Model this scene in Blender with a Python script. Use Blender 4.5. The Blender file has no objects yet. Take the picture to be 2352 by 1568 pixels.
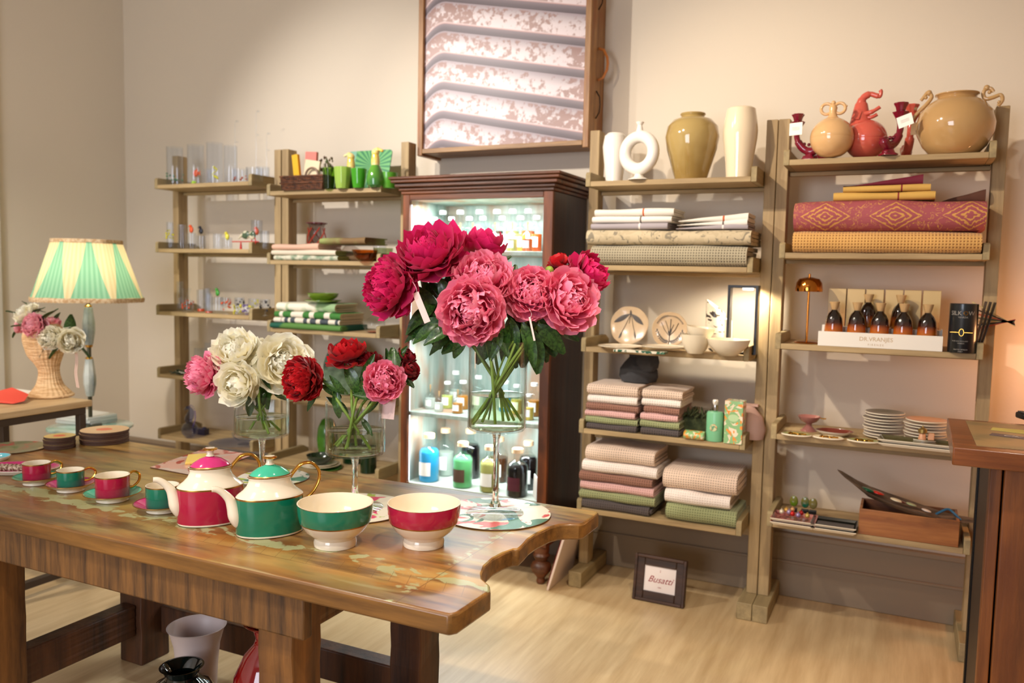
import bpy, bmesh, math, random
from math import sin, cos, pi, radians, sqrt, atan2, floor
from mathutils import Vector, Matrix
random.seed(7)
SC = bpy.context.scene
COL = SC.collection
# ---------------------------------------------------------------- camera
FPX = 1889.18
YAW, PITCH, ROLL = -0.4442, 0.0789, -0.0209
CAM = Vector((3.190, -3.761, 1.563))
_cy, _sy = cos(YAW), sin(YAW)
_fw = Vector((_sy, _cy, 0)); _rt = Vector((_cy, -_sy, 0)); _dn = Vector((0, 0, -1))
FW = _fw*cos(PITCH) + _dn*sin(PITCH); _dn2 = _dn*cos(PITCH) - _fw*sin(PITCH)
RT = _rt*cos(ROLL) + _dn2*sin(ROLL); DN = _dn2*cos(ROLL) - _rt*sin(ROLL)
cam_data = bpy.data.cameras.new('camera'); cam = bpy.data.objects.new('camera', cam_data); COL.objects.link(cam)
m3 = Matrix((RT, -DN, -FW)).transposed()
cam.matrix_world = Matrix.Translation(CAM) @ m3.to_4x4()
cam_data.sensor_width = 36; cam_data.sensor_fit = 'HORIZONTAL'; cam_data.lens = FPX/2352*36
cam_data.clip_start = 0.05
cam_data.dof.use_dof = True; cam_data.dof.focus_distance = 2.45; cam_data.dof.aperture_fstop = 2.6
SC.camera = cam
# ---------------------------------------------------------------- world, lights, exposure
W = bpy.data.worlds.new('world'); SC.world = W; W.use_nodes = True
bg = W.node_tree.nodes['Background']; bg.inputs[0].default_value = (1.0, 0.88, 0.74, 1); bg.inputs[1].default_value = 0.18
SC.view_settings.view_transform = 'Standard'; SC.view_settings.look = 'None'
SC.view_settings.gamma = 1; SC.view_settings.use_curve_mapping = False; SC.view_settings.exposure = 0.5
SC.cycles.max_bounces = 10; SC.cycles.transparent_max_bounces = 24; SC.cycles.transmission_bounces = 10
SC.cycles.sample_clamp_indirect = 6; SC.cycles.caustics_refractive = False; SC.cycles.caustics_reflective = False
SC.cycles.use_denoising = True
SC.cycles.blur_glossy = 0.5
def lamp(name, kind, loc, tgt, energy, color, **kw):
    d = bpy.data.lights.new(name, kind); o = bpy.data.objects.new(name, d); COL.objects.link(o)
    o.location = loc; d.energy = energy; d.color = color
    if tgt is not None:
        o.rotation_euler = (Vector(tgt)-Vector(loc)).to_track_quat('-Z', 'Y').to_euler()
    for k, v in kw.items(): setattr(d, k, v)
    return o
WARM = (1.0, 0.89, 0.75); WARM2 = (1.0, 0.83, 0.64)
lamp('spotlight', 'SPOT', (-0.1, -2.4, 3.35), (1.7, 0.4, 1.8), 175, (1, .92, .83), spot_size=radians(60), spot_blend=.9, shadow_soft_size=.035)
lamp('spotlight', 'SPOT', (-0.5, -2.3, 3.35), (0.3, 0.4, 1.7), 190, (1, .95, .90), spot_size=radians(66), spot_blend=.8, shadow_soft_size=.035)
lamp('spotlight', 'SPOT', (1.1, -2.2, 3.35), (2.9, 0.4, 1.9), 200, WARM2, spot_size=radians(50), spot_blend=.9, shadow_soft_size=.035)
lamp('spotlight', 'SPOT', (1.0, -3.4, 3.3), (1.6, -1.6, 1.1), 125, WARM, spot_size=radians(54), spot_blend=.8, shadow_soft_size=.05)
lamp('spotlight', 'SPOT', (2.6, -3.7, 3.3), (1.7, -1.5, .9), 90, WARM, spot_size=radians(60), spot_blend=.9, shadow_soft_size=.05)
lamp('spotlight', 'SPOT', (3.1, -2.1, 3.3), (2.4, -1.0, 0), 130, WARM2, spot_size=radians(58), spot_blend=.9, shadow_soft_size=.05)
lamp('spotlight', 'SPOT', (-0.9, -3.0, 3.3), (-1.1, -.8, .9), 170, WARM, spot_size=radians(60), spot_blend=.9, shadow_soft_size=.05)
lamp('window_daylight', 'AREA', (1.2, -7.4, 2.0), (-1.7, -0.4, 1.3), 130, (0.84, 0.88, 1.0), shape='RECTANGLE', size=2.6, size_y=2.2)
lamp('orange_lamp', 'POINT', (3.95, 0.22, 1.25), None, 7.0, (1.0, 0.42, 0.16), shadow_soft_size=.08)
# ---------------------------------------------------------------- pixel helpers (photo frame 2352x1568)
def ray(px, py): return FW + RT*((px-1176)/FPX) + DN*((py-784)/FPX)
def at_z(px, py, z): r = ray(px, py); return CAM + r*((z-CAM.z)/r.z)
def at_y(px, py, y): r = ray(px, py); return CAM + r*((y-CAM.y)/r.y)
def at_d(px, py, d): return CAM + ray(px, py)*d
def depth(P): return (Vector(P)-CAM).dot(FW)
def mpp(P): return depth(P)/FPX
def at_col(px, y, z):
    # x such that the point (x,y,z) falls in photo column px
    a, b = -6.0, 6.0
    for _ in range(50):
        m = (a+b)/2; v = Vector((m, y, z))-CAM; q = 1176+FPX*v.dot(RT)/v.dot(FW)
        if v.dot(FW) < .1 or q > px: b = m
        else: a = m
    return (a+b)/2
# ---------------------------------------------------------------- materials
def lin(c):
    f = lambda u: (u/255)/12.92 if u/255 <= .04045 else ((u/255+.055)/1.055)**2.4
    return (f(c[0]), f(c[1]), f(c[2]), 1)
MC = {}
def mat(name, c, rough=.5, metal=0, trans=0, ior=1.45, coat=0, c2=None, nscale=6, stretch=(1, 1, 1), lo=.4, hi=.6, bump=0, bscale=None, emit=0, spec=.5, detail=4, sss=0, sheen=0):
    if name in MC: return MC[name]
    m = bpy.data.materials.new(name); m.use_nodes = True; MC[name] = m
    nt = m.node_tree; b = nt.nodes['Principled BSDF']
    b.inputs['Base Color'].default_value = lin(c); b.inputs['Roughness'].default_value = rough
    b.inputs['Metallic'].default_value = metal; b.inputs['Transmission Weight'].default_value = trans
    b.inputs['IOR'].default_value = ior; b.inputs['Coat Weight'].default_value = coat
    b.inputs['Specular IOR Level'].default_value = spec
    b.inputs['Sheen Weight'].default_value = sheen
    if emit: b.inputs['Emission Color'].default_value = lin(c); b.inputs['Emission Strength'].default_value = emit
    if c2 or bump:
        tc = nt.nodes.new('ShaderNodeTexCoord'); mp = nt.nodes.new('ShaderNodeMapping'); mp.inputs['Scale'].default_value = stretch
        nt.links.new(tc.outputs['Object'], mp.inputs['Vector'])
        nz = nt.nodes.new('ShaderNodeTexNoise'); nz.inputs['Scale'].default_value = nscale; nz.inputs['Detail'].default_value = detail
        nt.links.new(mp.outputs[0], nz.inputs['Vector'])
        if c2:
            r = nt.nodes.new('ShaderNodeValToRGB'); r.color_ramp.elements[0].position = lo; r.color_ramp.elements[1].position = hi
            r.color_ramp.elements[0].color = lin(c); r.color_ramp.elements[1].color = lin(c2)
            nt.links.new(nz.outputs['Fac'], r.inputs[0]); nt.links.new(r.outputs[0], b.inputs['Base Color'])
            if emit: nt.links.new(r.outputs[0], b.inputs['Emission Color'])
        if bump:
            n2 = nz
            if bscale:
                n2 = nt.nodes.new('ShaderNodeTexNoise'); n2.inputs['Scale'].default_value = bscale; nt.links.new(mp.outputs[0], n2.inputs['Vector'])
            bp = nt.nodes.new('ShaderNodeBump'); bp.inputs['Strength'].default_value = bump; bp.inputs['Distance'].default_value = .01
            nt.links.new(n2.outputs['Fac'], bp.inputs['Height']); nt.links.new(bp.outputs[0], b.inputs['Normal'])
    return m
def nodes_of(m): return m.node_tree, m.node_tree.nodes['Principled BSDF']
def thin_glass(name, tint=(250, 252, 255), gloss=.9, rough=.02):
    if name in MC: return MC[name]
    m = bpy.data.materials.new(name); m.use_nodes = True; MC[name] = m; nt = m.node_tree
    for n in list(nt.nodes):
        if n.type == 'BSDF_PRINCIPLED': nt.nodes.remove(n)
    out = [n for n in nt.nodes if n.type == 'OUTPUT_MATERIAL'][0]
    t = nt.nodes.new('ShaderNodeBsdfTransparent'); t.inputs[0].default_value = lin(tint)
    g = nt.nodes.new('ShaderNodeBsdfGlossy'); g.inputs['Roughness'].default_value = rough
    f = nt.nodes.new('ShaderNodeLayerWeight'); f.inputs[0].default_value = .5
    pw = nt.nodes.new('ShaderNodeMath'); pw.operation = 'POWER'; pw.inputs[1].default_value = 3.2; nt.links.new(f.outputs['Facing'], pw.inputs[0])
    mu = nt.nodes.new('ShaderNodeMath'); mu.operation = 'MULTIPLY_ADD'; mu.inputs[1].default_value = .8*gloss; mu.inputs[2].default_value = .03*gloss; nt.links.new(pw.outputs[0], mu.inputs[0])
    x = nt.nodes.new('ShaderNodeMixShader'); nt.links.new(mu.outputs[0], x.inputs[0])
    nt.links.new(t.outputs[0], x.inputs[1]); nt.links.new(g.outputs[0], x.inputs[2]); nt.links.new(x.outputs[0], out.inputs[0])
    return m
def wood(name, c1, c2, axis=0, scale=3, rough=.55, bump=.15, c3=None, coat=0):
    if name in MC: return MC[name]
    m = bpy.data.materials.new(name); m.use_nodes = True; MC[name] = m; nt, b = nodes_of(m)
    tc = nt.nodes.new('ShaderNodeTexCoord'); mp = nt.nodes.new('ShaderNodeMapping')
    s = [9, 9, 9]; s[axis] = .7; mp.inputs['Scale'].default_value = s
    nt.links.new(tc.outputs['Object'], mp.inputs['Vector'])
    nz = nt.nodes.new('ShaderNodeTexNoise'); nz.inputs['Scale'].default_value = scale; nz.inputs['Detail'].default_value = 7; nz.inputs['Roughness'].default_value = .65
    nt.links.new(mp.outputs[0], nz.inputs['Vector'])
    r = nt.nodes.new('ShaderNodeValToRGB'); e = r.color_ramp.elements
    e[0].position = .33; e[1].position = .67; e[0].color = lin(c1); e[1].color = lin(c2)
    nt.links.new(nz.outputs['Fac'], r.inputs[0]); colout = r.outputs[0]
    if c3:
        n3 = nt.nodes.new('ShaderNodeTexNoise'); n3.inputs['Scale'].default_value = scale*1.3; n3.inputs['Detail'].default_value = 5
        mp3 = nt.nodes.new('ShaderNodeMapping'); s3 = [2.2, 2.2, 2.2]; s3[axis] = .8; mp3.inputs['Scale'].default_value = s3
        nt.links.new(tc.outputs['Object'], mp3.inputs['Vector']); nt.links.new(mp3.outputs[0], n3.inputs['Vector'])
        r3 = nt.nodes.new('ShaderNodeValToRGB'); r3.color_ramp.elements[0].position = .5; r3.color_ramp.elements[1].position = .62
        nt.links.new(n3.outputs['Fac'], r3.inputs[0])
        mx = nt.nodes.new('ShaderNodeMix'); mx.data_type = 'RGBA'; mx.inputs[7].default_value = lin(c3)
        nt.links.new(r3.outputs[0], mx.inputs[0]); nt.links.new(colout, mx.inputs[6]); colout = mx.outputs[2]
    nt.links.new(colout, b.inputs['Base Color'])
    b.inputs['Roughness'].default_value = rough; b.inputs['Coat Weight'].default_value = coat; b.inputs['Coat Roughness'].default_value = .15
    bp = nt.nodes.new('ShaderNodeBump'); bp.inputs['Strength'].default_value = bump; bp.inputs['Distance'].default_value = .01
    nt.links.new(nz.outputs['Fac'], bp.inputs['Height']); nt.links.new(bp.outputs[0], b.inputs['Normal'])
    return m
def waffle(name, c, dark=None, cell=.0115, bump=.6, rough=.9):
    # woven honeycomb cloth: two-tone weave, shade in the hollows also painted into the colour
    if name in MC: return MC[name]
    m = bpy.data.materials.new(name); m.use_nodes = True; MC[name] = m; nt, b = nodes_of(m)
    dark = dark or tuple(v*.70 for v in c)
    tc = nt.nodes.new('ShaderNodeTexCoord'); sp = nt.nodes.new('ShaderNodeSeparateXYZ'); nt.links.new(tc.outputs['Object'], sp.inputs[0])
    def M(op, a, bb=None):
        n = nt.nodes.new('ShaderNodeMath'); n.operation = op
        for i, v in enumerate((a, bb)):
            if v is None: continue
            if isinstance(v, (int, float)): n.inputs[i].default_value = v
            else: nt.links.new(v, n.inputs[i])
        return n.outputs[0]
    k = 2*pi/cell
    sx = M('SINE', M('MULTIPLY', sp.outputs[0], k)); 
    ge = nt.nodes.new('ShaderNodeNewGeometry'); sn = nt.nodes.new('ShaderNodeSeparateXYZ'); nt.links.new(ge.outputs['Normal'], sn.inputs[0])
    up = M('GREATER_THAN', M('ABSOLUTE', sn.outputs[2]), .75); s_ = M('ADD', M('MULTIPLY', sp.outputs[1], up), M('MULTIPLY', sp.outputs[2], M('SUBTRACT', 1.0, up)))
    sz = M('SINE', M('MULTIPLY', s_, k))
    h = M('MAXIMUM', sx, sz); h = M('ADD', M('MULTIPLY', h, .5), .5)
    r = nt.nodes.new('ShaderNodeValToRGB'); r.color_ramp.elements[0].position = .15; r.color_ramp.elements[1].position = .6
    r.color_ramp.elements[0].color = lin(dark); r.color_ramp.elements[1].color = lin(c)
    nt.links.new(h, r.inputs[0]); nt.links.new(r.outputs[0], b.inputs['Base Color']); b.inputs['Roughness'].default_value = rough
    b.inputs['Sheen Weight'].default_value = .2
    bp = nt.nodes.new('ShaderNodeBump'); bp.inputs['Strength'].default_value = bump; bp.inputs['Distance'].default_value = .004
    nt.links.new(h, bp.inputs['Height']); nt.links.new(bp.outputs[0], b.inputs['Normal'])
    return m
# ---------------------------------------------------------------- mesh builder
class B:
    def __init__(s): s.v = []; s.f = []; s.m = []; s.c = None
    def add(s, vs, fs, mi=0, T=None):
        o = len(s.v)
        for v in vs:
            v = Vector(v)
            s.v.append(T @ v if T else v)
        for f in fs: s.f.append(tuple(i+o for i in f)); s.m.append(mi)
    def box(s, x0, x1, y0, y1, z0, z1, mi=0, T=None):
        vs = [(x, y, z) for z in (z0, z1) for y in (y0, y1) for x in (x0, x1)]
        s.add(vs, [(0, 2, 3, 1), (4, 5, 7, 6), (0, 1, 5, 4), (2, 6, 7, 3), (0, 4, 6, 2), (1, 3, 7, 5)], mi, T)
    def rings(s, rs, mi=0, closed=False, cap0=True, cap1=True, mf=None, T=None):
        n = len(rs[0]); vs = [p for r in rs for p in r]; o = len(s.v); s.add(vs, [], 0, T)
        K = len(rs)
        for k in range(K if closed else K-1):
            a, b = k*n, ((k+1) % K)*n
            for i in range(n):
                j = (i+1) % n
                s.f.append((o+a+i, o+a+j, o+b+j, o+b+i)); s.m.append(mf(k) if mf else mi)
        if not closed:
            if cap0: s.f.append(tuple(o+i for i in reversed(range(n)))); s.m.append(mf(0) if mf else mi)
            if cap1: s.f.append(tuple(o+(K-1)*n+i for i in range(n))); s.m.append(mf(K-2) if mf else mi)
    def lathe(s, prof, n=24, c=(0, 0, 0), sx=1, sy=1, mi=0, mf=None, T=None, cap0=True, cap1=True, wob=None):
        rs = []
        for k, (r, z) in enumerate(prof):
            r = max(r, 1e-5)
            ring = []
            for i in range(n):
                a = 2*pi*i/n; q = r*(wob(a, z) if wob else 1)
                ring.append((c[0]+q*cos(a)*sx, c[1]+q*sin(a)*sy, c[2]+z))
            rs.append(ring)
        s.rings(rs, mi, False, cap0, cap1, mf, T)
    def tube(s, pts, rad, n=8, mi=0, closed=False, flat=1, T=None, caps=True):
        pts = [Vector(p) for p in pts]; K = len(pts)
        if not isinstance(rad, (list, tuple)): rad = [rad]*K
        rs = []; up = None
        for k in range(K):
            a = pts[(k-1) % K if closed else max(k-1, 0)]; b = pts[(k+1) % K if closed else min(k+1, K-1)]
            t = (b-a).normalized() if (b-a).length > 1e-9 else Vector((0, 0, 1))
            if up is None:
                up = Vector((0, 0, 1)) if abs(t.z) < .9 else Vector((0, 1, 0))
            u = (up - t*up.dot(t)).normalized(); w = t.cross(u); up = u
            rs.append([pts[k]+u*(rad[k]*cos(2*pi*i/n)*flat)+w*(rad[k]*sin(2*pi*i/n)) for i in range(n)])
        s.rings(rs, mi, closed, caps, caps, None, T)
    def ball(s, c, r, n=12, mi=0, sx=1, sy=1, sz=1, T=None):
        s.lathe([(r*sin(pi*k/(n//2)), -r*sz*cos(pi*k/(n//2))) for k in range(n//2+1)], n, c, sx, sy, mi, T=T)
    def prism(s, poly, z0, z1, mi=0, mi_top=None, T=None):
        n = len(poly); vs = [(x, y, z0) for x, y in poly]+[(x, y, z1) for x, y in poly]; o = len(s.v); s.add(vs, [], 0, T)
        for i in range(n): s.f.append((o+i, o+(i+1) % n, o+n+(i+1) % n, o+n+i)); s.m.append(mi)
        s.f.append(tuple(o+i for i in reversed(range(n)))); s.m.append(mi)
        s.f.append(tuple(o+n+i for i in range(n))); s.m.append(mi if mi_top is None else mi_top)
    def grid(s, fn, nu, nv, mi=0, T=None):
        vs = [fn(i/nu, j/nv) for j in range(nv+1) for i in range(nu+1)]
        fs = [(j*(nu+1)+i, j*(nu+1)+i+1, (j+1)*(nu+1)+i+1, (j+1)*(nu+1)+i) for j in range(nv) for i in range(nu)]
        s.add(vs, fs, mi, T)
    def mesh(s, name, mats, smooth=35):
        me = bpy.data.meshes.new(name); me.from_pydata([tuple(v) for v in s.v], [], s.f)
        if not isinstance(mats, (list, tuple)): mats = [mats]
        for m in mats: me.materials.append(m)
        for p, i in zip(me.polygons, s.m): p.material_index = i
        bm = bmesh.new(); bm.from_mesh(me); bmesh.ops.recalc_face_normals(bm, faces=bm.faces); bm.to_mesh(me); bm.free()
        if smooth:
            for p in me.polygons: p.use_smooth = True
            me.set_sharp_from_angle(angle=radians(smooth))
        return me
    def build(s, name, mats, parent=None, smooth=35, bevel=0, loc=None, rz=0):
        o = bpy.data.objects.new(name, s.mesh(name, mats, smooth)); COL.objects.link(o)
        if parent is not None: o.parent = parent
        if loc is not None: o.location = loc
        if rz: o.rotation_euler = (0, 0, rz)
        if bevel:
            bv = o.modifiers.new('bevel', 'BEVEL'); bv.width = bevel; bv.segments = 2; bv.limit_method = 'ANGLE'; bv.angle_limit = radians(40)
        return o
def tag(o, label, cat, group=None):
    o['label'] = label; o['category'] = cat
    if group: o['group'] = group
    return o
def thing(name, label, cat, loc=(0, 0, 0), rz=0, group=None):
    o = bpy.data.objects.new(name, None); COL.objects.link(o); o.location = loc; o.rotation_euler = (0, 0, rz); o.empty_display_size = .05
    return tag(o, label, cat, group)
def struct(o): o['kind'] = 'structure'; return o
def dup(root, loc, rz, label, group=None):
    r = root.copy(); COL.objects.link(r); r.location = loc; r.rotation_euler = (0, 0, rz); r['label'] = label
    if group: r['group'] = group
    for ch in list(root.children):
        c = ch.copy(); COL.objects.link(c); c.parent = r
        for g in ch.children:
            d = g.copy(); COL.objects.link(d); d.parent = c
    return r
def text(body, size, T, m, name='lettering', parent=None, shear=0, extrude=.0004, align='CENTER', spacing=1):
    cu = bpy.data.curves.new(name, 'FONT'); cu.body = body; cu.size = size; cu.align_x = align; cu.align_y = 'CENTER'; cu.shear = shear; cu.extrude = extrude; cu.space_character = spacing
    cu.resolution_u = 3
    t = bpy.data.objects.new(name+'_curve', cu); me = bpy.data.meshes.new_from_object(t); me.name = name
    bpy.data.objects.remove(t); me.materials.clear(); me.materials.append(m)
    o = bpy.data.objects.new(name, me); COL.objects.link(o)
    if parent is not None: o.parent = parent
    o.matrix_local = T
    return o
FRONT = Matrix.Rotation(pi/2, 4, 'X')   # text upright, facing -y
# common materials
WALL = mat('wall_plaster', (219, 207, 188), .85, bump=.06, nscale=60)
GREYWOOD = wood('shelf_wood', (150, 126, 88), (186, 160, 116), 0, 3, .65)
GREYWOODZ = wood('post_wood', (148, 124, 88), (184, 158, 114), 2, 3, .65)
GREYWOODY = wood('foot_wood', (138, 122, 88), (172, 152, 110), 1, 3, .7)
GLASS = thin_glass('clear_glass'); GOLD = mat('gold', (214, 160, 70), .18, 1)
CREAM = mat('cream_porcelain', (240, 228, 205), .12, coat=.5); WHITE = mat('white_ceramic', (240, 234, 224), .12, coat=.5)
PAPER = mat('white_paper', (240, 236, 228), .7); DARK = mat('black_plastic', (25, 24, 24), .35)
GOLDLINE = mat('gold_line', (176, 132, 72), .3, 1)
# ================================================================ ROOM
WY = 0.47
b = B(); b.box(-3.2, 6.0, -8, WY+.1, -.1, 0)
FL = wood('floor_laminate', (192, 162, 118), (218, 192, 148), 1, 2.2, .32, .03)
fl = struct(b.build('floor', FL, smooth=0))
nt, bs = nodes_of(FL); bs.inputs['Specular IOR Level'].default_value = .45
def wallbox(name, *a, m=WALL):
    b = B(); b.box(*a); return struct(b.build(name, m, smooth=0))
wallbox('wall_back', -1.95, 4.6, WY, WY+.1, 0, 3.8)
wallbox('wall_left', -2.05, -1.95, -8, WY+.1, 0, 3.8, m=mat('wall_plaster_grey', (224, 214, 198), .85))
wallbox('wall_right', 4.6, 4.7, -8, WY+.1, 0, 3.8)
wallbox('ceiling', -2.05, 4.7, -8, WY+.1, 3.8, 3.9, m=mat('ceiling_paint', (225, 220, 212), .9))
# upright strip of trim on the left wall at the frame's edge
b = B(); b.box(-1.95, -1.925, -.70, -.47, 0, 3.8); struct(b.build('trim_1', mat('trim_paint', (214, 208, 196), .5), bevel=.004))
# skirting with two raised mouldings
SK = mat('skirting_paint', (146, 128, 106), .55)
b = B(); y0 = WY
b.box(-1.95, 4.6, y0-.022, y0, 0, .30); b.box(-1.95, 4.6, y0-.034, y0, .30, .325); b.box(-1.95, 4.6, y0-.03, y0, .17, .185)
struct(b.build('baseboard_back', SK, bevel=.004))
b = B(); b.box(-1.95, -1.93, -8, WY-.03, 0, .30); struct(b.build('baseboard_left', SK, bevel=.004))
# ================================================================ SHELVING UNITS
UX = {1: -1.122, 2: -.207, 3: 1.774, 4: 2.683}; DZ = {1: .066, 2: .003, 3: 0, 4: .065}
ZB = [2.001, 1.602, 1.205, .803, .406]; TH = .024
def ST(u, j): return ZB[j]+DZ[u]+TH          # top surface of shelf j (0 = top)
def unit(u, label):
    x = UX[u]; t = thing('shelving_unit', label, 'shelves', (x+.4, .2, 0), 0, 'reclaimed wood shelving units along the wall')
    for s in (-1, 1):
        x0, x1 = sorted((s*.403, s*.453))
        b = B(); b.box(x0, x1, -.01, .07, .08, 2.30); b.build('post', GREYWOODZ, t, bevel=.003)
        x0, x1 = sorted((s*.385, s*.4535))
        b = B(); b.box(x0, x1, -.15, .245, 0, .08); b.build('foot', GREYWOODY, t, bevel=.004)
    for j in range(5):
        z = ZB[j]+DZ[u]
        b = B(); b.box(-.375, .375, -.2, .15, z, z+TH); bo = b.build('shelf_board', GREYWOOD, t, bevel=.002)
        for s in (-1, 1):
            x0, x1 = sorted((s*.3755, s*.4))
            b = B(); b.prism([(-.2, z), (.15, z), (.15, z+.045), (.1, z+.068), (-.19, z+.068), (-.2, z+.060)], x0, x1, T=Matrix(((0, 0, 1, 0), (1, 0, 0, 0), (0, 1, 0, 0), (0, 0, 0, 1))))
            b.build('end_board', GREYWOODY, t, bevel=.002)
        b = B(); b.box(-.40, .40, .03, .06, z-(.02 if j < 3 else .06), z-.002); b.build('cross_rail', GREYWOOD, t, bevel=.002)
    return t
unit(1, 'weathered wood shelving unit full of glassware, beside the corner of the room')
unit(2, 'weathered wood shelving unit with green tableware, between glassware unit and lit cabinet')
unit(3, 'weathered wood shelving unit with white vases and folded towels, beside the dark cabinet')
unit(4, 'weathered wood shelving unit with pink cloth and amber bottles, beside the counter')
# ================================================================ CABINET
CX0, CX1, CY0, CY1 = .742, 1.612, -.01, .455
ZT, ZO0, ZO1 = 1.985, .40, 1.955
CW = wood('cabinet_wood', (48, 22, 8), (146, 76, 28), 2, 1.6, .45, .25, c3=(66, 32, 12), coat=.1)
CWX = wood('cabinet_wood_cross', (44, 22, 10), (116, 62, 26), 0, 2.0, .45, .25, coat=.1)
CSIDE = wood('cabinet_side_wood', (24, 12, 7), (66, 34, 16), 2, 1.6, .4, .25, coat=.2)
TURQ = wood('turquoise_worn_paint', (122, 146, 134), (182, 188, 178), 2, 1.5, .6, .2, c3=(166, 132, 106))
cab = thing('display_cabinet', 'old dark wooden display cabinet with lit shelves of bottles, in front of the wall', 'cabinet', ((CX0+CX1)/2, .2, 0))
ox = (CX0+CX1)/2; hx = (CX1-CX0)/2
def cb(name, m, x0, x1, y0, y1, z0, z1, bevel=.003, parent=cab):
    b = B(); b.box(x0-ox, x1-ox, y0-.2, y1-.2, z0, z1); return b.build(name, m, parent, bevel=bevel)
SL, SR = CX0+.042, CX1-.052
cb('side_panel', TURQ, CX0+.003, CX0+.02, CY0+.02, CY1, .24, ZT)
cb('side_panel', CSIDE, CX1-.02, CX1, CY0+.02, CY1, .24, ZT)
cb('back_panel', TURQ, CX0+.02, CX1-.02, CY1-.015, CY1, .24, ZT)
df = thing('x', '', '')   # door frame parts hang on the cabinet itself
bpy.data.objects.remove(df)
cb('door_stile', CW, CX0, SL, CY0, CY0+.025, .24, ZT)
cb('door_stile', CW, SR, CX1, CY0, CY0+.025, .24, ZT)
cb('top_rail', CWX, SL, SR, CY0, CY0+.025, ZO1, ZT)
cb('bottom_rail', CWX, SL, SR, CY0, CY0+.025, .24, ZO0)
b = B(); b.box(SL-ox, SR-ox, CY0-.2+.010, CY0-.2+.013, ZO0, ZO1); b.build('glass_pane', thin_glass('pane_glass', (252, 254, 255), .35), cab, smooth=0)
# moulded cornice, stepping outwards
b = B()
for z0, z1, e in ((ZT, ZT+.018, .008), (ZT+.018, ZT+.036, .018), (ZT+.036, ZT+.058, .034), (ZT+.058, ZT+.075, .050), (ZT+.075, ZT+.09, .058)):
    b.box(-hx-e, hx+e, CY0-.2-e, CY1-.2, z0, z1)
b.build('cornice', CWX, cab, bevel=.005)
b = B(); b.box(-hx-.012, hx+.012, CY0-.212, CY1-.2, .20, .245); b.build('plinth', wood('plinth_wood', (70, 34, 16), (150, 84, 44), 0, 2, .4, .2), cab, bevel=.006)
for sx_ in (-1, 1):
    for yy in (CY0-.2+.03, CY1-.2-.05):
        b = B(); b.lathe([(.018, 0), (.024, .012), (.02, .03), (.03, .045), (.05, .07), (.054, .09), (.046, .108), (.028, .12), (.036, .135), (.044, .15), (.036, .162), (.04, .17), (.04, .2)], 20, (sx_*(hx-.03), yy, 0))
        b.build('turned_foot', CWX, cab)
CSH = [1.690, 1.232, .818, .425]
for i, z in enumerate(CSH):
    cb('inner_shelf', TURQ if i < 3 else mat('cabinet_floor_paint', (196, 204, 192), .35), CX0+.02, CX1-.02, CY0+.03, CY1-.015, z-.022, z)
cb('cabinet_ceiling', TURQ, CX0+.02, CX1-.02, CY0+.03, CY1-.015, ZO1+.005, ZO1+.02)
LED = mat('led_strip', (235, 245, 255), .5, emit=5)
for xx in (CX0+.024, CX1-.03):
    for a_, c_ in ((ZO1-.25, ZO1-.01),):
        cb('light_strip', LED, xx, xx+.006, CY0+.035, CY0+.045, ZO0+.03, ZO1-.02, 0)
def cablight(z, e, y=.1):
    lamp('cabinet_light', 'AREA', ((CX0+CX1)/2, y, z), ((CX0+CX1)/2, y+.12, z-1), e, (.93, .98, 1.0), shape='RECTANGLE', size=.7, size_y=.05)
cablight(ZO1-.01, 12); cablight(CSH[0]-.03, 5, .06); cablight(CSH[1]-.03, 5, .06); cablight(CSH[2]-.03, 7, .06)
# ================================================================ PICTURE BOX
pic = thing('framed_picture', 'large photo print of rusty white slats in a reclaimed wood box frame, high on wall', 'picture', (1.19, WY, 2.23))
PW0, PW1 = -.53, .496; PD = -.215
FRW = wood('frame_wood', (120, 78, 40), (186, 140, 88), 2, 2.5, .5, .2, c3=(150, 92, 44)); FRX = wood('frame_wood_cross', (110, 76, 42), (180, 140, 92), 0, 2.5, .5, .2)
for x0, x1 in ((PW0, PW0+.032), (PW1-.032, PW1)):
    b = B(); b.box(x0, x1, PD, -.002, 0, 1.25); b.build('side_board', FRW, pic, bevel=.003)
for z0, z1 in ((0.012, .038), (1.215, 1.24)):
    b = B(); b.box(PW0+.032, PW1-.032, PD, -.002, z0, z1); b.build('rail', FRX, pic, bevel=.003)
PRT = bpy.data.materials.new('rusty_slat_print'); PRT.use_nodes = True
nt, bs = nodes_of(PRT)
tc = nt.nodes.new('ShaderNodeTexCoord'); mp = nt.nodes.new('ShaderNodeMapping'); nt.links.new(tc.outputs['Object'], mp.inputs[0])
sp = nt.nodes.new('ShaderNodeSeparateXYZ'); nt.links.new(mp.outputs[0], sp.inputs[0])
def MN(op, a, c=None, d=None):
    n = nt.nodes.new('ShaderNodeMath'); n.operation = op
    for i, v in enumerate((a, c, d)):
        if v is None: continue
        if isinstance(v, (int, float)): n.inputs[i].default_value = v
        else: nt.links.new(v, n.inputs[i])
    return n.outputs[0]
def ramp(f, stops):
    r = nt.nodes.new('ShaderNodeValToRGB'); el = r.color_ramp.elements
    while len(el) < len(stops): el.new(.5)
    for e_, (p_, c_) in zip(el, stops): e_.position = p_; e_.color = lin(c_)
    nt.links.new(f, r.inputs[0]); return r.outputs[0]
def mixc(f, a, c):
    x = nt.nodes.new('ShaderNodeMix'); x.data_type = 'RGBA'; nt.links.new(f, x.inputs[0])
    for i, v in ((6, a), (7, c)):
        if isinstance(v, tuple): x.inputs[i].default_value = v if len(v) == 4 else lin(v)
        else: nt.links.new(v, x.inputs[i])
    return x.outputs[2]
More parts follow.
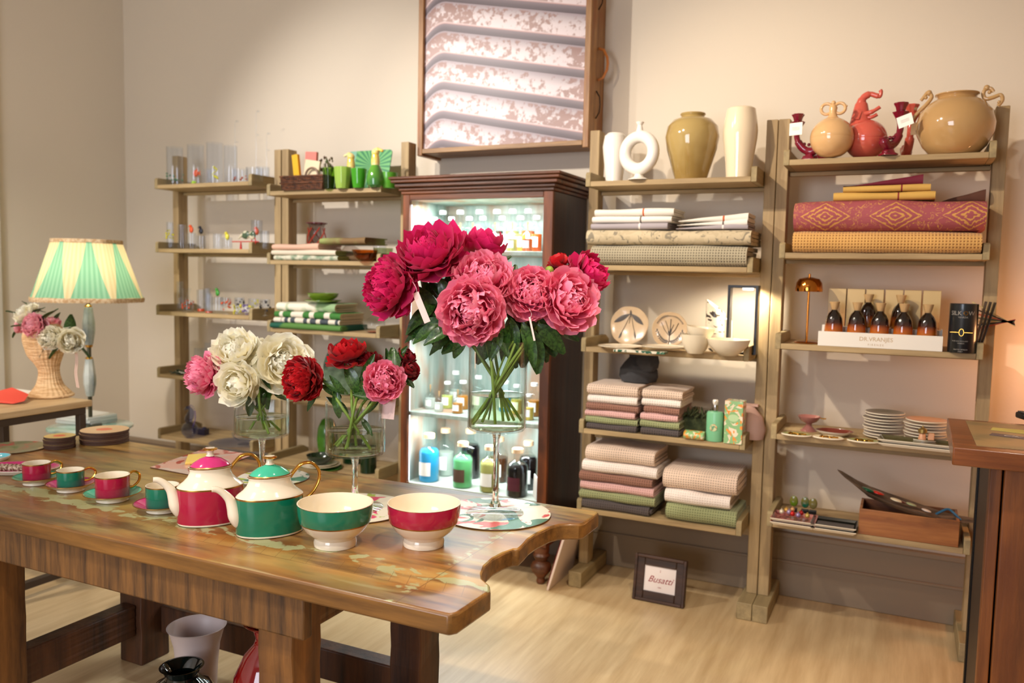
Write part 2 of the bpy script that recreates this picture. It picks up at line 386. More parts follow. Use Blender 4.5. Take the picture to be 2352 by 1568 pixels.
# slats: period .165 m, sloping down to the right, curving down at the left end
lf = MN('MAXIMUM', MN('SUBTRACT', -.36, sp.outputs[0]), 0.0)
zz = MN('ADD', MN('ADD', sp.outputs[2], MN('MULTIPLY', sp.outputs[0], .20)), MN('MULTIPLY', MN('MULTIPLY', lf, lf), 5.0))
ph = MN('FRACT', MN('DIVIDE', MN('ADD', zz, .03), .158))
slat = ramp(ph, [(0, (78, 62, 68)), (.10, (92, 78, 84)), (.24, (128, 112, 118)), (.27, (196, 156, 150)), (.31, (226, 210, 210)), (.62, (216, 202, 202)), (.9, (170, 156, 160)), (1.0, (150, 134, 140))])
nz = nt.nodes.new('ShaderNodeTexNoise'); nz.inputs['Scale'].default_value = 38; nz.inputs['Detail'].default_value = 8; nt.links.new(mp.outputs[0], nz.inputs['Vector'])
n2 = nt.nodes.new('ShaderNodeTexNoise'); n2.inputs['Scale'].default_value = 4; n2.inputs['Detail'].default_value = 4; nt.links.new(mp.outputs[0], n2.inputs['Vector'])
ru = MN('ADD', MN('MULTIPLY', nz.outputs['Fac'], .6), MN('MULTIPLY', n2.outputs['Fac'], .5))
rust = ramp(ru, [(.53, (0, 0, 0)), (.60, (220, 220, 220))])
gate = ramp(ph, [(.28, (0, 0, 0)), (.34, (255, 255, 255)), (.92, (255, 255, 255)), (.98, (0, 0, 0))])
rg = nt.nodes.new('ShaderNodeMix'); rg.data_type = 'RGBA'; rg.blend_type = 'MULTIPLY'; rg.inputs[0].default_value = 1
nt.links.new(rust, rg.inputs[6]); nt.links.new(gate, rg.inputs[7])
nt.links.new(mixc(rg.outputs[2], slat, (132, 78, 54)), bs.inputs['Base Color']); bs.inputs['Roughness'].default_value = .45
b = B(); b.box(PW0+.032, PW1-.032, PD+.02, PD+.026, .038, 1.215); b.build('print', PRT, pic, smooth=0)
b = B(); b.tube([(PW1+.002, -.10, .52), (PW1+.03, -.10, .51), (PW1+.05, -.10, .47), (PW1+.053, -.10, .44), (PW1+.05, -.10, .41), (PW1+.03, -.10, .37), (PW1+.002, -.10, .36)], .007, 8)
b.build('leather_handle', mat('tan_leather', (186, 110, 44), .5), pic)
for zz_ in (.23, .78):
    b = B(); b.tube([(PW1+.002, -.12, zz_+.07), (PW1+.02, -.12, zz_+.04), (PW1+.024, -.12, zz_), (PW1+.02, -.12, zz_-.04), (PW1+.002, -.12, zz_-.07)], .0035, 6)
    b.build('iron_ring_pull', mat('dark_iron', (50, 36, 28), .5, .8), pic)
# ================================================================ MAIN TABLE
TZ = .8
tb = thing('display_table', 'long old wooden table with worn ochre and mint painted top, carrying the teapots and vases', 'table', (1.07, -1.68, 0))
ex, ey = 1.07, -1.68
NOTCH = [(2.300, -2.19), (2.312, -2.172), (2.318, -2.02), (2.298, -1.985), (2.266, -1.959), (2.246, -1.925), (2.226, -1.87), (2.219, -1.81), (2.224, -1.755), (2.236, -1.715), (2.248, -1.708), (2.243, -1.66), (2.235, -1.61), (2.235, -1.55), (2.245, -1.475), (2.261, -1.436), (2.287, -1.416), (2.312, -1.405), (2.322, -1.385), (2.322, -1.25), (2.315, -1.238)]
poly = [(-.175, -1.238), (-.175, -2.19)]+NOTCH
poly = [(x-ex, y-ey) for x, y in poly]
TT = bpy.data.materials.new('worn_table_paint'); TT.use_nodes = True; nt, bs = nodes_of(TT)
tc = nt.nodes.new('ShaderNodeTexCoord')
def NZ(scale, st=(1, 1, 1), det=5, off=(0, 0, 0), dist=0):
    mp = nt.nodes.new('ShaderNodeMapping'); mp.inputs['Scale'].default_value = st; mp.inputs['Location'].default_value = off
    nt.links.new(tc.outputs['Object'], mp.inputs[0])
    n = nt.nodes.new('ShaderNodeTexNoise'); n.inputs['Scale'].default_value = scale; n.inputs['Detail'].default_value = det; n.inputs['Distortion'].default_value = dist
    nt.links.new(mp.outputs[0], n.inputs['Vector']); return n.outputs['Fac']
sp = nt.nodes.new('ShaderNodeSeparateXYZ'); nt.links.new(tc.outputs['Object'], sp.inputs[0])
ochre = ramp(NZ(2.6, (.6, 2.2, 1), 8), [(.36, (120, 76, 34)), (.5, (162, 114, 52)), (.62, (186, 146, 80))])
oliv = ramp(NZ(3.6, (.8, 1.6, 1), 8, (3, 1, 0), .6), [(.46, (0, 0, 0)), (.56, (200, 200, 200))])
c_ = mixc(oliv, ochre, (142, 130, 76))
red = ramp(NZ(4.5, (.5, 2, 1), 6, (9, 4, 0)), [(.53, (0, 0, 0)), (.64, (190, 190, 190))])
c_ = mixc(red, c_, (136, 74, 38))
fine = ramp(NZ(22, (.16, 1, 1), 9, (1, 2, 0)), [(.34, (140, 130, 120)), (.5, (255, 255, 255))])
mu = nt.nodes.new('ShaderNodeMix'); mu.data_type = 'RGBA'; mu.blend_type = 'MULTIPLY'; mu.inputs[0].default_value = .8
nt.links.new(c_, mu.inputs[6]); nt.links.new(fine, mu.inputs[7]); c_ = mu.outputs[2]
# mint paint left in a wandering band inside the border
ymid = MN('ADD', MN('ADD', sp.outputs[1], .315), MN('MULTIPLY', MN('SUBTRACT', NZ(3.0, (1, 0, 0), 3), .5), .22))
band = MN('SUBTRACT', 1.0, MN('MULTIPLY', MN('ABSOLUTE', ymid), 9.0))
xend = MN('SUBTRACT', 1.0, MN('MULTIPLY', MN('ABSOLUTE', MN('SUBTRACT', sp.outputs[0], 1.07)), 9.0))
band = MN('MAXIMUM', band, MN('MULTIPLY', xend, .85))
mint = MN('ADD', MN('MULTIPLY', MN('MAXIMUM', band, .12), MN('ADD', NZ(6, (.9, 1.3, 1), 12, (5, 5, 0), 1.6), .0)), MN('MULTIPLY', MN('SUBTRACT', NZ(34, (.6, 1, 1), 8, (2, 8, 0), .5), .5), .55))
c_ = mixc(ramp(mint, [(.40, (0, 0, 0)), (.445, (235, 235, 235))]), c_, (170, 174, 128))
mint2 = ramp(NZ(5, (.35, 1.8, 1), 10, (7, 3, 0), .9), [(.60, (0, 0, 0)), (.66, (150, 150, 150))])
c_ = mixc(mint2, c_, (180, 182, 138))
# breadboard joints
jx = MN('LESS_THAN', MN('ABSOLUTE', MN('SUBTRACT', MN('ADD', sp.outputs[0], MN('MULTIPLY', sp.outputs[1], 0)), 1.085)), .0016)
jy = MN('LESS_THAN', MN('ABSOLUTE', MN('ADD', sp.outputs[1], .405)), .0012)
jy2 = MN('LESS_THAN', MN('ABSOLUTE', MN('SUBTRACT', sp.outputs[1], .34)), .002)
par = MN('LESS_THAN', MN('FRACT', MN('DIVIDE', MN('ADD', sp.outputs[0], MN('MULTIPLY', sp.outputs[1], .4)), .052)), .03)
inb = MN('MULTIPLY', MN('LESS_THAN', sp.outputs[1], -.34), MN('GREATER_THAN', sp.outputs[1], -.405))
J = MN('MAXIMUM', MN('MAXIMUM', jx, jy), MN('MAXIMUM', jy2, MN('MULTIPLY', par, inb)))
c_ = mixc(MN('MULTIPLY', J, .55), c_, (90, 56, 26))
nt.links.new(c_, bs.inputs['Base Color']); bs.inputs['Roughness'].default_value = .36; bs.inputs['Coat Weight'].default_value = .18; bs.inputs['Coat Roughness'].default_value = .2
bp = nt.nodes.new('ShaderNodeBump'); bp.inputs['Strength'].default_value = .25; bp.inputs['Distance'].default_value = .004
nt.links.new(NZ(14, (.5, 1.5, 1), 6), bp.inputs['Height']); nt.links.new(bp.outputs[0], bs.inputs['Normal'])
TE = wood('table_edge_wood', (84, 54, 24), (150, 104, 48), 0, 2.2, .36, .15, coat=.2)
b = B(); b.prism(poly, TZ-.052, TZ, 0, 1); b.build('tabletop', [TE, TT], tb, bevel=.010)
# slimmer lower moulding under the top
AP = wood('apron_wood', (62, 40, 18), (130, 88, 42), 2, 4.5, .6, .3)
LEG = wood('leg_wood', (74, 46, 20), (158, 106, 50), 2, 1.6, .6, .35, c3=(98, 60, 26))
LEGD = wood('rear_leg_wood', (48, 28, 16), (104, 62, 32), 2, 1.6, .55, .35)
b = B(); b.box(-.175-ex+.02, 1.865-ex, -2.165-ey, -2.13-ey, .632, TZ-.053); b.build('apron', AP, tb, bevel=.006)
b = B(); b.box(-.12-ex, 1.865-ex, -1.33-ey, -1.30-ey, .66, TZ-.053); b.build('apron', AP, tb, bevel=.006)
XL, XR = .485, 1.785   # leg centres
def lg(x0, x1, y0, y1, m=LEG, name='leg', z0=0, z1=TZ-.053):
    b = B(); n = 12
    rs = []
    for k in range(n+1):
        z = z0+(z1-z0)*k/n; w = .002*sin(k*2.3+x0*9)
        rs.append([(x0+w-ex, y0-ey, z), (x1+w*.5-ex, y0+w-ey, z), (x1-w-ex, y1-ey, z), (x0-ex, y1+w-ey, z)])
    b.rings(rs); return b.build(name, m, tb, smooth=0, bevel=.006)
lg(1.680, 1.796, -2.128, -2.008); lg(.43, .545, -2.128, -2.008)
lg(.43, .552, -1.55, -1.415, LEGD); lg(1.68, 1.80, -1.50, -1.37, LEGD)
for x0, x1 in ((.46, .53), (1.70, 1.77)):
    lg(x0, x1, -2.006, -1.552 if x0 < 1 else -1.502, AP, 'cross_beam', .585, .745)
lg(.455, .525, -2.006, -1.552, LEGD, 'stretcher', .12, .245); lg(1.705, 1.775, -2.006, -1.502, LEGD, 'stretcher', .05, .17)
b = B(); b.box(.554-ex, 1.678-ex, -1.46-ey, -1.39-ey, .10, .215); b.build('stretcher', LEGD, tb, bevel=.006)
# ================================================================ SIDE TABLE left, back
sdt = thing('side_table', 'narrow table with pale wood top and dark metal frame, at the left edge', 'table', (-.75, -1.3, 0))
b = B(); b.box(-1.15+.75, -.47+.75, -1.62+1.3, -.965+1.3, .868, .90); b.build('tabletop', wood('pale_tabletop_wood', (180, 146, 100), (214, 186, 142), 1, 2, .4, .1), sdt, bevel=.004)
IR = mat('brown_metal', (74, 60, 48), .5, .5)
for x in (-.515+.75, -1.12+.75):
    for y in (-1.59+1.3, -1.03+1.3):
        b = B(); b.box(x, x+.035, y, y+.035, 0, .832); b.build('leg', IR, sdt, bevel=.002)
    b = B(); b.box(x, x+.035, -1.555+1.3, -1.03+1.3, .04, .075); b.build('floor_rail', IR, sdt, bevel=.002)
b = B(); b.box(-1.12+.75, -.48+.75, -1.59+1.3, -.995+1.3, .833, .867); b.build('frame', IR, sdt, bevel=.002)
b = B(); b.box(-1.0+.75, -.97+.75, -1.555+1.3, -1.03+1.3, .04, .075); b.build('floor_rail', IR, sdt, bevel=.002)
# ================================================================ COUNTER right
ct = thing('shop_counter', 'tall reddish wood counter with pale inlaid top, with a yellow note on it', 'counter', (3.9, -.8, 0))
CR = wood('counter_edge_wood', (104, 54, 24), (156, 90, 44), 0, 2.5, .3, .1, coat=.4); CP = wood('counter_panel_wood', (84, 46, 20), (160, 94, 42), 2, 1.4, .5, .2, c3=(108, 58, 26))
cx, cyy = 3.9, -.8
P0, P1 = (3.337, -1.10), (3.345, -.52)
b = B(); b.prism([(P0[0]-cx, P0[1]-cyy), (4.5-cx, -1.10-cyy), (4.5-cx, -.52-cyy), (P1[0]-cx, P1[1]-cyy)], 1.047, 1.10); b.build('top_frame', CR, ct, bevel=.004)
b = B(); b.box(3.40-cx, 4.47-cx, -1.045-cyy, -.555-cyy, 1.1002, 1.1012); b.build('inlaid_panel', mat('counter_inlay', (178, 150, 104), .35, c2=(150, 134, 96), nscale=9), ct, smooth=0)
b = B(); b.box(3.475-cx, 4.45-cx, -1.04-cyy, -.56-cyy, 0, 1.046); b.build('base_panel', CP, ct, bevel=.004)
b = B(); b.box(3.440-cx, 3.470-cx, -1.035-cyy, -.985-cyy, 0, 1.046); b.build('corner_post', CP, ct, bevel=.003)
b = B(); b.box(3.448-cx, 3.462-cx, -.98-cyy, -.60-cyy, 0, 1.04); b.build('side_panel', mat('dark_side_panel', (60, 44, 32), .5), ct, bevel=.002)
b = B(); b.box(3.442-cx, 3.472-cx, -.598-cyy, -.565-cyy, 0, 1.046); b.build('corner_post', mat('black_metal', (22, 20, 20), .4, .5), ct, bevel=.003)
# ================================================================ builders for goods
def hollow(outer, t):
    inner = [(max(r-t, .0008), max(z, outer[0][1]+t)) for r, z in reversed(outer[1:])]
    inner = [p for i, p in enumerate(inner) if i == 0 or p != inner[i-1]]
    return [(.0005, outer[0][1])]+outer+inner+[(.0005, outer[0][1]+t)]
def vessel(name, label, cat, loc, outer, m, t=.003, n=28, group=None, mf=None, sx=1, sy=1, rz=0, wob=None, parent=None):
    b = B(); b.lathe(hollow(outer, t), n, sx=sx, sy=sy, mf=mf, wob=wob, cap0=False, cap1=False)
    o = b.build(name, m, parent, loc=loc, rz=rz)
    return tag(o, label, cat, group) if label else o
def spl(pts, n=6):
    # Catmull-Rom through tuples of any length
    out = []; P = [pts[0]]+list(pts)+[pts[-1]]
    for i in range(1, len(P)-2):
        for k in range(n):
            t = k/n; a, b_, c, d = P[i-1], P[i], P[i+1], P[i+2]
            out.append(tuple(.5*((2*b_[q])+(-a[q]+c[q])*t+(2*a[q]-5*b_[q]+4*c[q]-d[q])*t*t+(-a[q]+3*b_[q]-3*c[q]+d[q])*t**3) for q in range(len(b_))))
    out.append(tuple(pts[-1])); return out
def on(u, j, px, y, dz=0):
    z = ST(u, j)+dz; return Vector((at_col(px, y, z), y, z+.0006))
# ================================================================ PORCELAIN ON THE TABLE
EPS = .0006
def tpos(px, py): p = at_z(px, py, TZ); return Vector((p.x, p.y, TZ+EPS))
GREENG = mat('green_glaze', (16, 116, 88), .12, coat=.6); PINKG = mat('raspberry_glaze', (172, 22, 62), .12, coat=.6)
TEALG = mat('jade_glaze', (64, 186, 150), .12, coat=.6); ROSEG = mat('rose_glaze', (206, 52, 122), .12, coat=.6)
def bowl(px, py, R, band, label):
    p = [(.36*R*1.55, 0), (.56*R, .001), (.57*R, .012), (.54*R, .022), (.62*R, .03), (.80*R, .046), (.92*R, .066), (.945*R, .070), (.985*R, .092), (R, .112), (R*1.005, .120), (R*1.005, .1215)]
    o = hollow(p, .0035)
    def mf(k):
        z = (o[k][1]+o[k+1][1])/2
        if k < len(p):
            if o[k][1] >= .0699 and o[k+1][1] <= .121: return 1
            if .067 < o[k+1][1] <= .0701: return 2
            if z > .1205: return 2
            if .0005 < o[k+1][1] < .002: return 0
        return 0
    t = thing('bowl', label, 'bowl', tpos(px, py), 0)
    b = B(); b.lathe(o, 56, mf=mf, cap0=False, cap1=False); b.build('bowl_body', [CREAM, band, GOLDLINE], t)
    return t
bowl(770, 1250, .105, GREENG, 'cream porcelain bowl with a wide green band and thin gold rim')
bowl(973, 1250, .103, PINKG, 'cream porcelain bowl with a wide raspberry red band')
def cup(px, py, R, H, band, sauc, SR, label, label2, ang):
    loc = tpos(px, py)
    s = thing('saucer', label2, 'saucer', loc, 0, 'saucers in a row')
    p = [(.45*SR, 0), (.56*SR, .001), (.56*SR, .008), (.72*SR, .013), (SR, .026), (SR, .028)]
    o = hollow(p, .003)
    b = B(); b.lathe(o, 44, mf=lambda k: (2 if abs(o[k][0]-SR) < .001 else (1 if k > len(p) and o[k][0] > .5*SR else 0)), cap0=False, cap1=False)
    b.build('saucer_body', [CREAM, sauc, GOLDLINE], s)
    c = thing('teacup', label, 'cup', loc+Vector((0, 0, .0125)), ang, 'teacups in a row')
    p = [(R*.75, 0), (R*.97, .001), (R, .004), (R*1.0, H-.004), (R*1.005, H-.0005), (R*1.005, H)]
    o = hollow(p, .0025); n = len(p)
    b = B(); b.lathe(o, 44, mf=lambda k: (1 if 2 <= k < 4 else (2 if 4 <= k <= 5 else 0)), cap0=False, cap1=False)
    b.build('cup_body', [CREAM, band, GOLDLINE], c)
    b = B(); b.tube(spl([(R*.98, 0, H*.93), (R+.014, 0, H*1.03), (R+.032, 0, H*.86), (R+.03, 0, H*.55), (R+.013, 0, H*.33), (R*.98, 0, H*.30)], 5), .0042, 8); b.build('handle', GOLD, c)
ha = radians(52)
cup(85, 1110, .045, .062, PINKG, TEALG, .079, 'small raspberry teacup with gold handle, leftmost of the row', 'jade green saucer under the leftmost raspberry teacup', ha)
cup(163, 1126, .043, .060, GREENG, ROSEG, .078, 'small green teacup with gold handle, second from the left', 'rose pink saucer under the second teacup from the left', ha)
cup(259, 1148, .053, .072, PINKG, TEALG, .090, 'larger raspberry teacup, third in the row', 'jade green saucer under the larger raspberry teacup', radians(68))
cup(374, 1172, .050, .070, GREENG, ROSEG, .088, 'larger green teacup tucked beside the raspberry teapot', 'rose pink saucer beside the raspberry teapot', ha)
def teapot(px, py, body, lid, label, ang, k=1):
    t = thing('teapot', label, 'teapot', tpos(px, py), ang, 'porcelain teapots')
    A, Bq = .096*k, .066*k
    p = [(.9, 0), (.98, .002), (1, .007), (1, .108), (1.0, .110), (1.0, .113), (.94, .119), (.80, .129), (.68, .142), (.62, .155), (.62, .163), (.66, .168), (.66, .171), (.6, .171)]
    p = [(r, z*k) for r, z in p]
    def mf(i): return 1 if 2 <= i < 3 else (2 if i in (0, 3, 4, 11) else 0)
    b = B(); b.lathe([(r*A, z) for r, z in p], 64, sy=Bq/A, mf=mf)
    b.build('teapot_body', [CREAM, body, GOLDLINE], t, smooth=40)
    b = B(); lp = [(.62, .1715), (.60, .174), (.50, .184), (.34, .194), (.16, .200), (.115, .202)]
    b.lathe([(r*A, z*k) for r, z in lp], 48, sy=Bq/A*1.02, mf=lambda i: 1 if i == 0 else 0); li = b.build('lid', [lid, GOLDLINE], t)
    b = B(); b.lathe([(r*k, z*k) for r, z in [(.013, .2025), (.0105, .206), (.010, .216), (.0125, .219), (.021, .222), (.0215, .225), (.014, .2275), (.0, .228)]], 24, mf=lambda i: 1 if i in (4, 5) else 0); b.build('lid_knob', [CREAM, GOLD], li)
    # spout: wide almond root on the body, rising to a lip
    rs = []
    for (x, z, w, d) in spl([(-.080, .022, .004, .006), (-.090, .036, .017, .014), (-.097, .058, .023, .020), (-.103, .085, .020, .018), (-.113, .110, .0145, .0135), (-.130, .130, .011, .0105), (-.146, .141, .0095, .009), (-.160, .143, .0085, .008)], 4):
        rs.append((x, z, w, d))
    rr = []
    for i, (x, z, w, d) in enumerate(rs):
        a_ = rs[max(i-1, 0)]; c_ = rs[min(i+1, len(rs)-1)]; tx, tz = c_[0]-a_[0], c_[1]-a_[1]; L = sqrt(tx*tx+tz*tz); tx /= L; tz /= L
        if i < 3: tx, tz = 0, 1
        rr.append([((x - tz*d*cos(q))*k, w*sin(q)*k, (z + tx*d*cos(q))*k) for q in [2*pi*j/18 for j in range(18)]])
    b = B(); b.rings(rr); b.build('spout', CREAM, t, smooth=60)
    b = B(); hp = spl([(.058, 0, .160), (.070, 0, .176), (.092, 0, .196), (.122, 0, .196), (.143, 0, .172), (.142, 0, .140), (.124, 0, .108), (.100, 0, .088), (.090, 0, .080)], 6)
    b.tube([(x*k, y, z*k) for x, y, z in hp], [.011*k]*len(hp), 10, flat=.45); b.build('handle', GOLD, t, smooth=60)
    return t
teapot(620, 1222, GREENG, TEALG, 'green and cream porcelain teapot with gold handle, in front', radians(52))
teapot(484, 1197, PINKG, ROSEG, 'raspberry and cream porcelain teapot with gold handle, behind the green one', radians(52), 1.0)
# coasters: two stacks
CO = mat('cork_brown_board', (72, 46, 32), .7); 
def disc_art(name, base, kind):
    if name in MC: return MC[name]
    m = bpy.data.materials.new(name); m.use_nodes = True; MC[name] = m; nt, bs = nodes_of(m); bs.inputs['Roughness'].default_value = .25; bs.inputs['Coat Weight'].default_value = .4
    tc = nt.nodes.new('ShaderNodeTexCoord')
    vo = nt.nodes.new('ShaderNodeTexVoronoi'); vo.inputs['Scale'].default_value = kind[0]; nt.links.new(tc.outputs['Object'], vo.inputs['Vector'])
    nz = nt.nodes.new('ShaderNodeTexNoise'); nz.inputs['Scale'].default_value = kind[0]*.6; nz.inputs['Detail'].default_value = 3; nz.inputs['Distortion'].default_value = 1.5; nt.links.new(tc.outputs['Object'], nz.inputs['Vector'])
    sx = nt.nodes.new('ShaderNodeSeparateColor'); nt.links.new(vo.outputs['Color'], sx.inputs[0])
    def rp(f, a, c): 
        r = nt.nodes.new('ShaderNodeValToRGB'); r.color_ramp.interpolation = 'EASE'; r.color_ramp.elements[0].position = a; r.color_ramp.elements[1].position = c; nt.links.new(f, r.inputs[0]); return r.outputs[0]
    def mx(f, a, c):
        x = nt.nodes.new('ShaderNodeMix'); x.data_type = 'RGBA'; nt.links.new(f, x.inputs[0])
        for i, v in ((6, a), (7, c)):
            if isinstance(v, tuple): x.inputs[i].default_value = lin(v)
            else: nt.links.new(v, x.inputs[i])
        return x.outputs[2]
    c1 = mx(rp(nz.outputs['Fac'], .52, .56), base, kind[1])
    n2 = nt.nodes.new('ShaderNodeTexNoise'); n2.inputs['Scale'].default_value = kind[0]*.5; n2.inputs['Detail'].default_value = 2; n2.inputs['Distortion'].default_value = 2
    mp = nt.nodes.new('ShaderNodeMapping'); mp.inputs['Location'].default_value = (5, 2, kind[4]); nt.links.new(tc.outputs['Object'], mp.inputs[0]); nt.links.new(mp.outputs[0], n2.inputs['Vector'])
    c2 = mx(rp(n2.outputs['Fac'], kind[3], kind[3]+.03), c1, kind[2])
    nt.links.new(c2, bs.inputs['Base Color']); return m
def ring_art(name, c0, c1, c2, r1, r2):
    if name in MC: return MC[name]
    m = bpy.data.materials.new(name); m.use_nodes = True; MC[name] = m; nt, bs = nodes_of(m); bs.inputs['Roughness'].default_value = .3
    tc = nt.nodes.new('ShaderNodeTexCoord'); g = nt.nodes.new('ShaderNodeVectorMath'); g.operation = 'LENGTH'
    mp = nt.nodes.new('ShaderNodeMapping'); mp.inputs['Scale'].default_value = (1, 1, 0); nt.links.new(tc.outputs['Object'], mp.inputs[0]); nt.links.new(mp.outputs[0], g.inputs[0])
    nz = nt.nodes.new('ShaderNodeTexNoise'); nz.inputs['Scale'].default_value = 40; nt.links.new(tc.outputs['Object'], nz.inputs['Vector'])
    ad = nt.nodes.new('ShaderNodeMath'); ad.operation = 'MULTIPLY_ADD'; ad.inputs[1].default_value = r2*.3; nt.links.new(nz.outputs['Fac'], ad.inputs[0]); nt.links.new(g.outputs['Value'], ad.inputs[2])
    dv = nt.nodes.new('ShaderNodeMath'); dv.operation = 'DIVIDE'; dv.inputs[1].default_value = r2*1.3; nt.links.new(ad.outputs[0], dv.inputs[0])
    r = nt.nodes.new('ShaderNodeValToRGB'); el = r.color_ramp.elements; el.new(.5); r.color_ramp.interpolation = 'CONSTANT'
    el[0].position = 0; el[0].color = lin(c0); el[1].position = r1/r2*.8; el[1].color = lin(c1); el[2].position = .92; el[2].color = lin(c2)
    nt.links.new(dv.outputs[0], r.inputs[0]); nt.links.new(r.outputs[0], bs.inputs['Base Color']); return m
def stack_coasters(px, py, R, n, t, art, lab):
    P = tpos(px, py)
    names = ['bottom', 'second from bottom', 'middle', 'second from top', 'top']
    for i in range(n):
        b = B(); b.lathe([(R-.001, 0), (R, .001), (R, t-.001), (R-.001, t)], 40, mf=lambda k: 0)
        b.m[-1] = 1
        o = b.build('coaster', [CO, art], loc=P+Vector((sin(i*2.1)*.0015, cos(i*3.3)*.0015, i*(t+.0006))), smooth=30)
        tag(o, f'{lab}, {names[i]} of its stack', 'coaster', lab+'s in a stack')
stack_coasters(137, 1027, .061, 5, .0095, ring_art('coaster_art_small', (226, 104, 70), (216, 190, 118), (198, 178, 96), .032, .061), 'small round brown coaster')
stack_coasters(240, 1014, .099, 5, .0105, ring_art('coaster_art_large', (232, 104, 62), (232, 190, 140), (92, 160, 160), .046, .099), 'large round brown coaster')
# round placemats
MATB = mat('placemat_edge', (92, 62, 40), .6)
def placemat(px, py, R, base, kind, label, dz=0, nm='p'):
    P = tpos(px, py)+Vector((0, 0, dz))
    b = B(); b.lathe([(R-.001, 0), (R, .001), (R, .003), (R-.001, .004)], 64); b.m[-1] = 1
    o = b.build('placemat', [MATB, disc_art('placemat_art_'+nm, base, kind)], loc=P); tag(o, label, 'placemat', 'round flowered placemats')
placemat(1137, 1180, .180, (238, 232, 212), (13, (206, 70, 66), (44, 112, 76), .54, 3), 'round flowered placemat under the tallest glass vase', nm='a')
placemat(815, 1168, .176, (236, 230, 212), (13, (166, 190, 60), (214, 40, 104), .55, 1), 'round lime and pink flowered placemat under the middle glass vase', nm='b')
placemat(628, 1098, .13, (236, 232, 220), (17, (176, 196, 60), (44, 130, 116), .56, 6), 'round flowered placemat partly hidden behind the green teapot', nm='c')
placemat(30, 1029, .13, (120, 126, 92), (15, (176, 70, 66), (66, 110, 56), .56, 9), 'round red and green flowered placemat at the table\'s far left edge', nm='d')
# rectangular pink placemat
pa, pb_, pc, pd = [at_z(x, y, TZ) for x, y in ((345, 1075), (478, 1030), (582, 1046), (455, 1096))]
cen = (pa+pb_+pc+pd)/4
b = B(); b.prism([(p.x-cen.x, p.y-cen.y) for p in (pa, pd, pc, pb_)], 0, .004, 0, 1)
g1, g2, g3, g4 = [at_z(x, y, TZ+.004) for x, y in ((425, 1068), (432, 1049), (480, 1046), (478, 1064))]
o = b.build('rectangular_placemat', [MATB, disc_art('lobster_art', (226, 176, 160), (9, (216, 196, 184), (176, 52, 52), .53, 2))], loc=(cen.x, cen.y, TZ+EPS)); tag(o, 'rectangular pink and red printed placemat behind the teapots', 'placemat')
b = B(); b.prism([(g.x-cen.x, g.y-cen.y) for g in (g1, g4, g3, g2)], 0, .010)
o = b.build('yellow_sponge', mat('butter_yellow', (238, 208, 110), .6), loc=(cen.x, cen.y, TZ+.005), bevel=.002); tag(o, 'pale yellow wedge lying on the rectangular pink placemat', 'ornament')
# oval tray with knitted bracelet pattern, cyan plate
def ovalt(px, py, A, Bq, H, m, name, label, cat, rz, mi=None):
    p = [(.70, 0), (.82, .001), (.93, H*.6), (1, H), (1, H+.002)]
    o_ = hollow([(r*A, z) for r, z in p], .003)
    b = B(); b.lathe(o_, 48, sy=Bq/A, mf=lambda k: 1 if k > len(p) else 0, cap0=False, cap1=False)
    t = thing(name, label, cat, tpos(px, py), rz); b.build('tray_body', m, t); return t
tr = ovalt(38, 1082, .155, .085, .016, [CREAM, ROSEG], 'oval_tray', 'oval rose pink tray holding two beige braided bracelets, at left', 'tray', radians(28))
BR = mat('braided_beige', (206, 186, 160), .5, c2=(120, 86, 62), nscale=120, lo=.45, hi=.55)
for k, (ox_, oy_, L) in enumerate(((0, -.008, .22), (.01, -.038, .20))):
    b = B(); pts = []; rad = []
    for i in range(60): pts.append((ox_+(-.5+i/59)*L, oy_+.006*sin(i*.08), .018)); rad.append(.0095+.0018*sin(i*1.3))
    b.tube(pts, rad, 8)
    P = tpos(38, 1082); o = b.build('braided_bracelet', BR, loc=P, rz=radians(28)); tag(o, ['beige braided bracelet on the pink tray, the back one', 'beige braided bracelet on the pink tray, the front one'][k], 'bracelet', 'braided bracelets')
ovalt(-12, 1056, .055, .055, .014, [WHITE, mat('cyan_glaze', (110, 196, 206), .15, coat=.5)], 'small_plate', 'cyan glazed plate cut off by the left edge of the photo', 'plate', 0)
# ================================================================ GLASS VASES, WATER
HG = mat('vase_glass', (255, 255, 255), .0, trans=1, ior=1.45)
FG = thin_glass('vase_clear_glass', (250, 252, 252), 1.0, .01)
WAT = mat('vase_water', (236, 244, 226), .0, trans=1, ior=1.33)
def pedestal(loc, R, z0, z1, zw, label, foot=.092):
    t = thing('pedestal_vase', label, 'vase', loc, 0, 'tall footed glass vases')
    b = B(); b.lathe([(.0, 0), (foot-.004, 0), (foot, .002), (foot-.006, .004), (.045, .010), (.020, .0218), (.002, .022)], 48, cap1=False); b.build('glass_foot', FG, t, smooth=60)
    b = B(); b.lathe([(.002, .0222), (.0198, .0222), (.0105, .045), (.009, .09), (.0085, z0*.6), (.0105, z0-.03), (.014, z0-.012), (.022, z0-.004), (.022, z0-.0006), (0, z0-.0006)], 48); b.build('stem', HG, t, smooth=60)
    p = [(R-.014, z0), (R-.005, z0+.002), (R, z0+.009), (R, z1), (R-.003, z1), (R-.003, z0+.012), (R-.010, z0+.007), (0.001, z0+.0065)]
    b = B(); b.lathe([(.001, z0)]+p, 72, cap0=False, cap1=False); b.build('glass_bowl', FG, t, smooth=40)
    b = B(); b.lathe([(.001, z0+.0068), (R-.011, z0+.0075), (R-.0034, z0+.0125), (R-.0034, zw), (R-.008, zw-.0008), (.001, zw-.0008)], 72, cap0=False, cap1=False); b.build('water', thin_glass('clear_water', (240, 246, 228), 1.5), t, smooth=40)
    return t
V3 = tpos(1137, 1181)+Vector((0, 0, .0045)); V2 = tpos(815, 1168)+Vector((0, 0, .0045)); V1 = tpos(602, 1120)
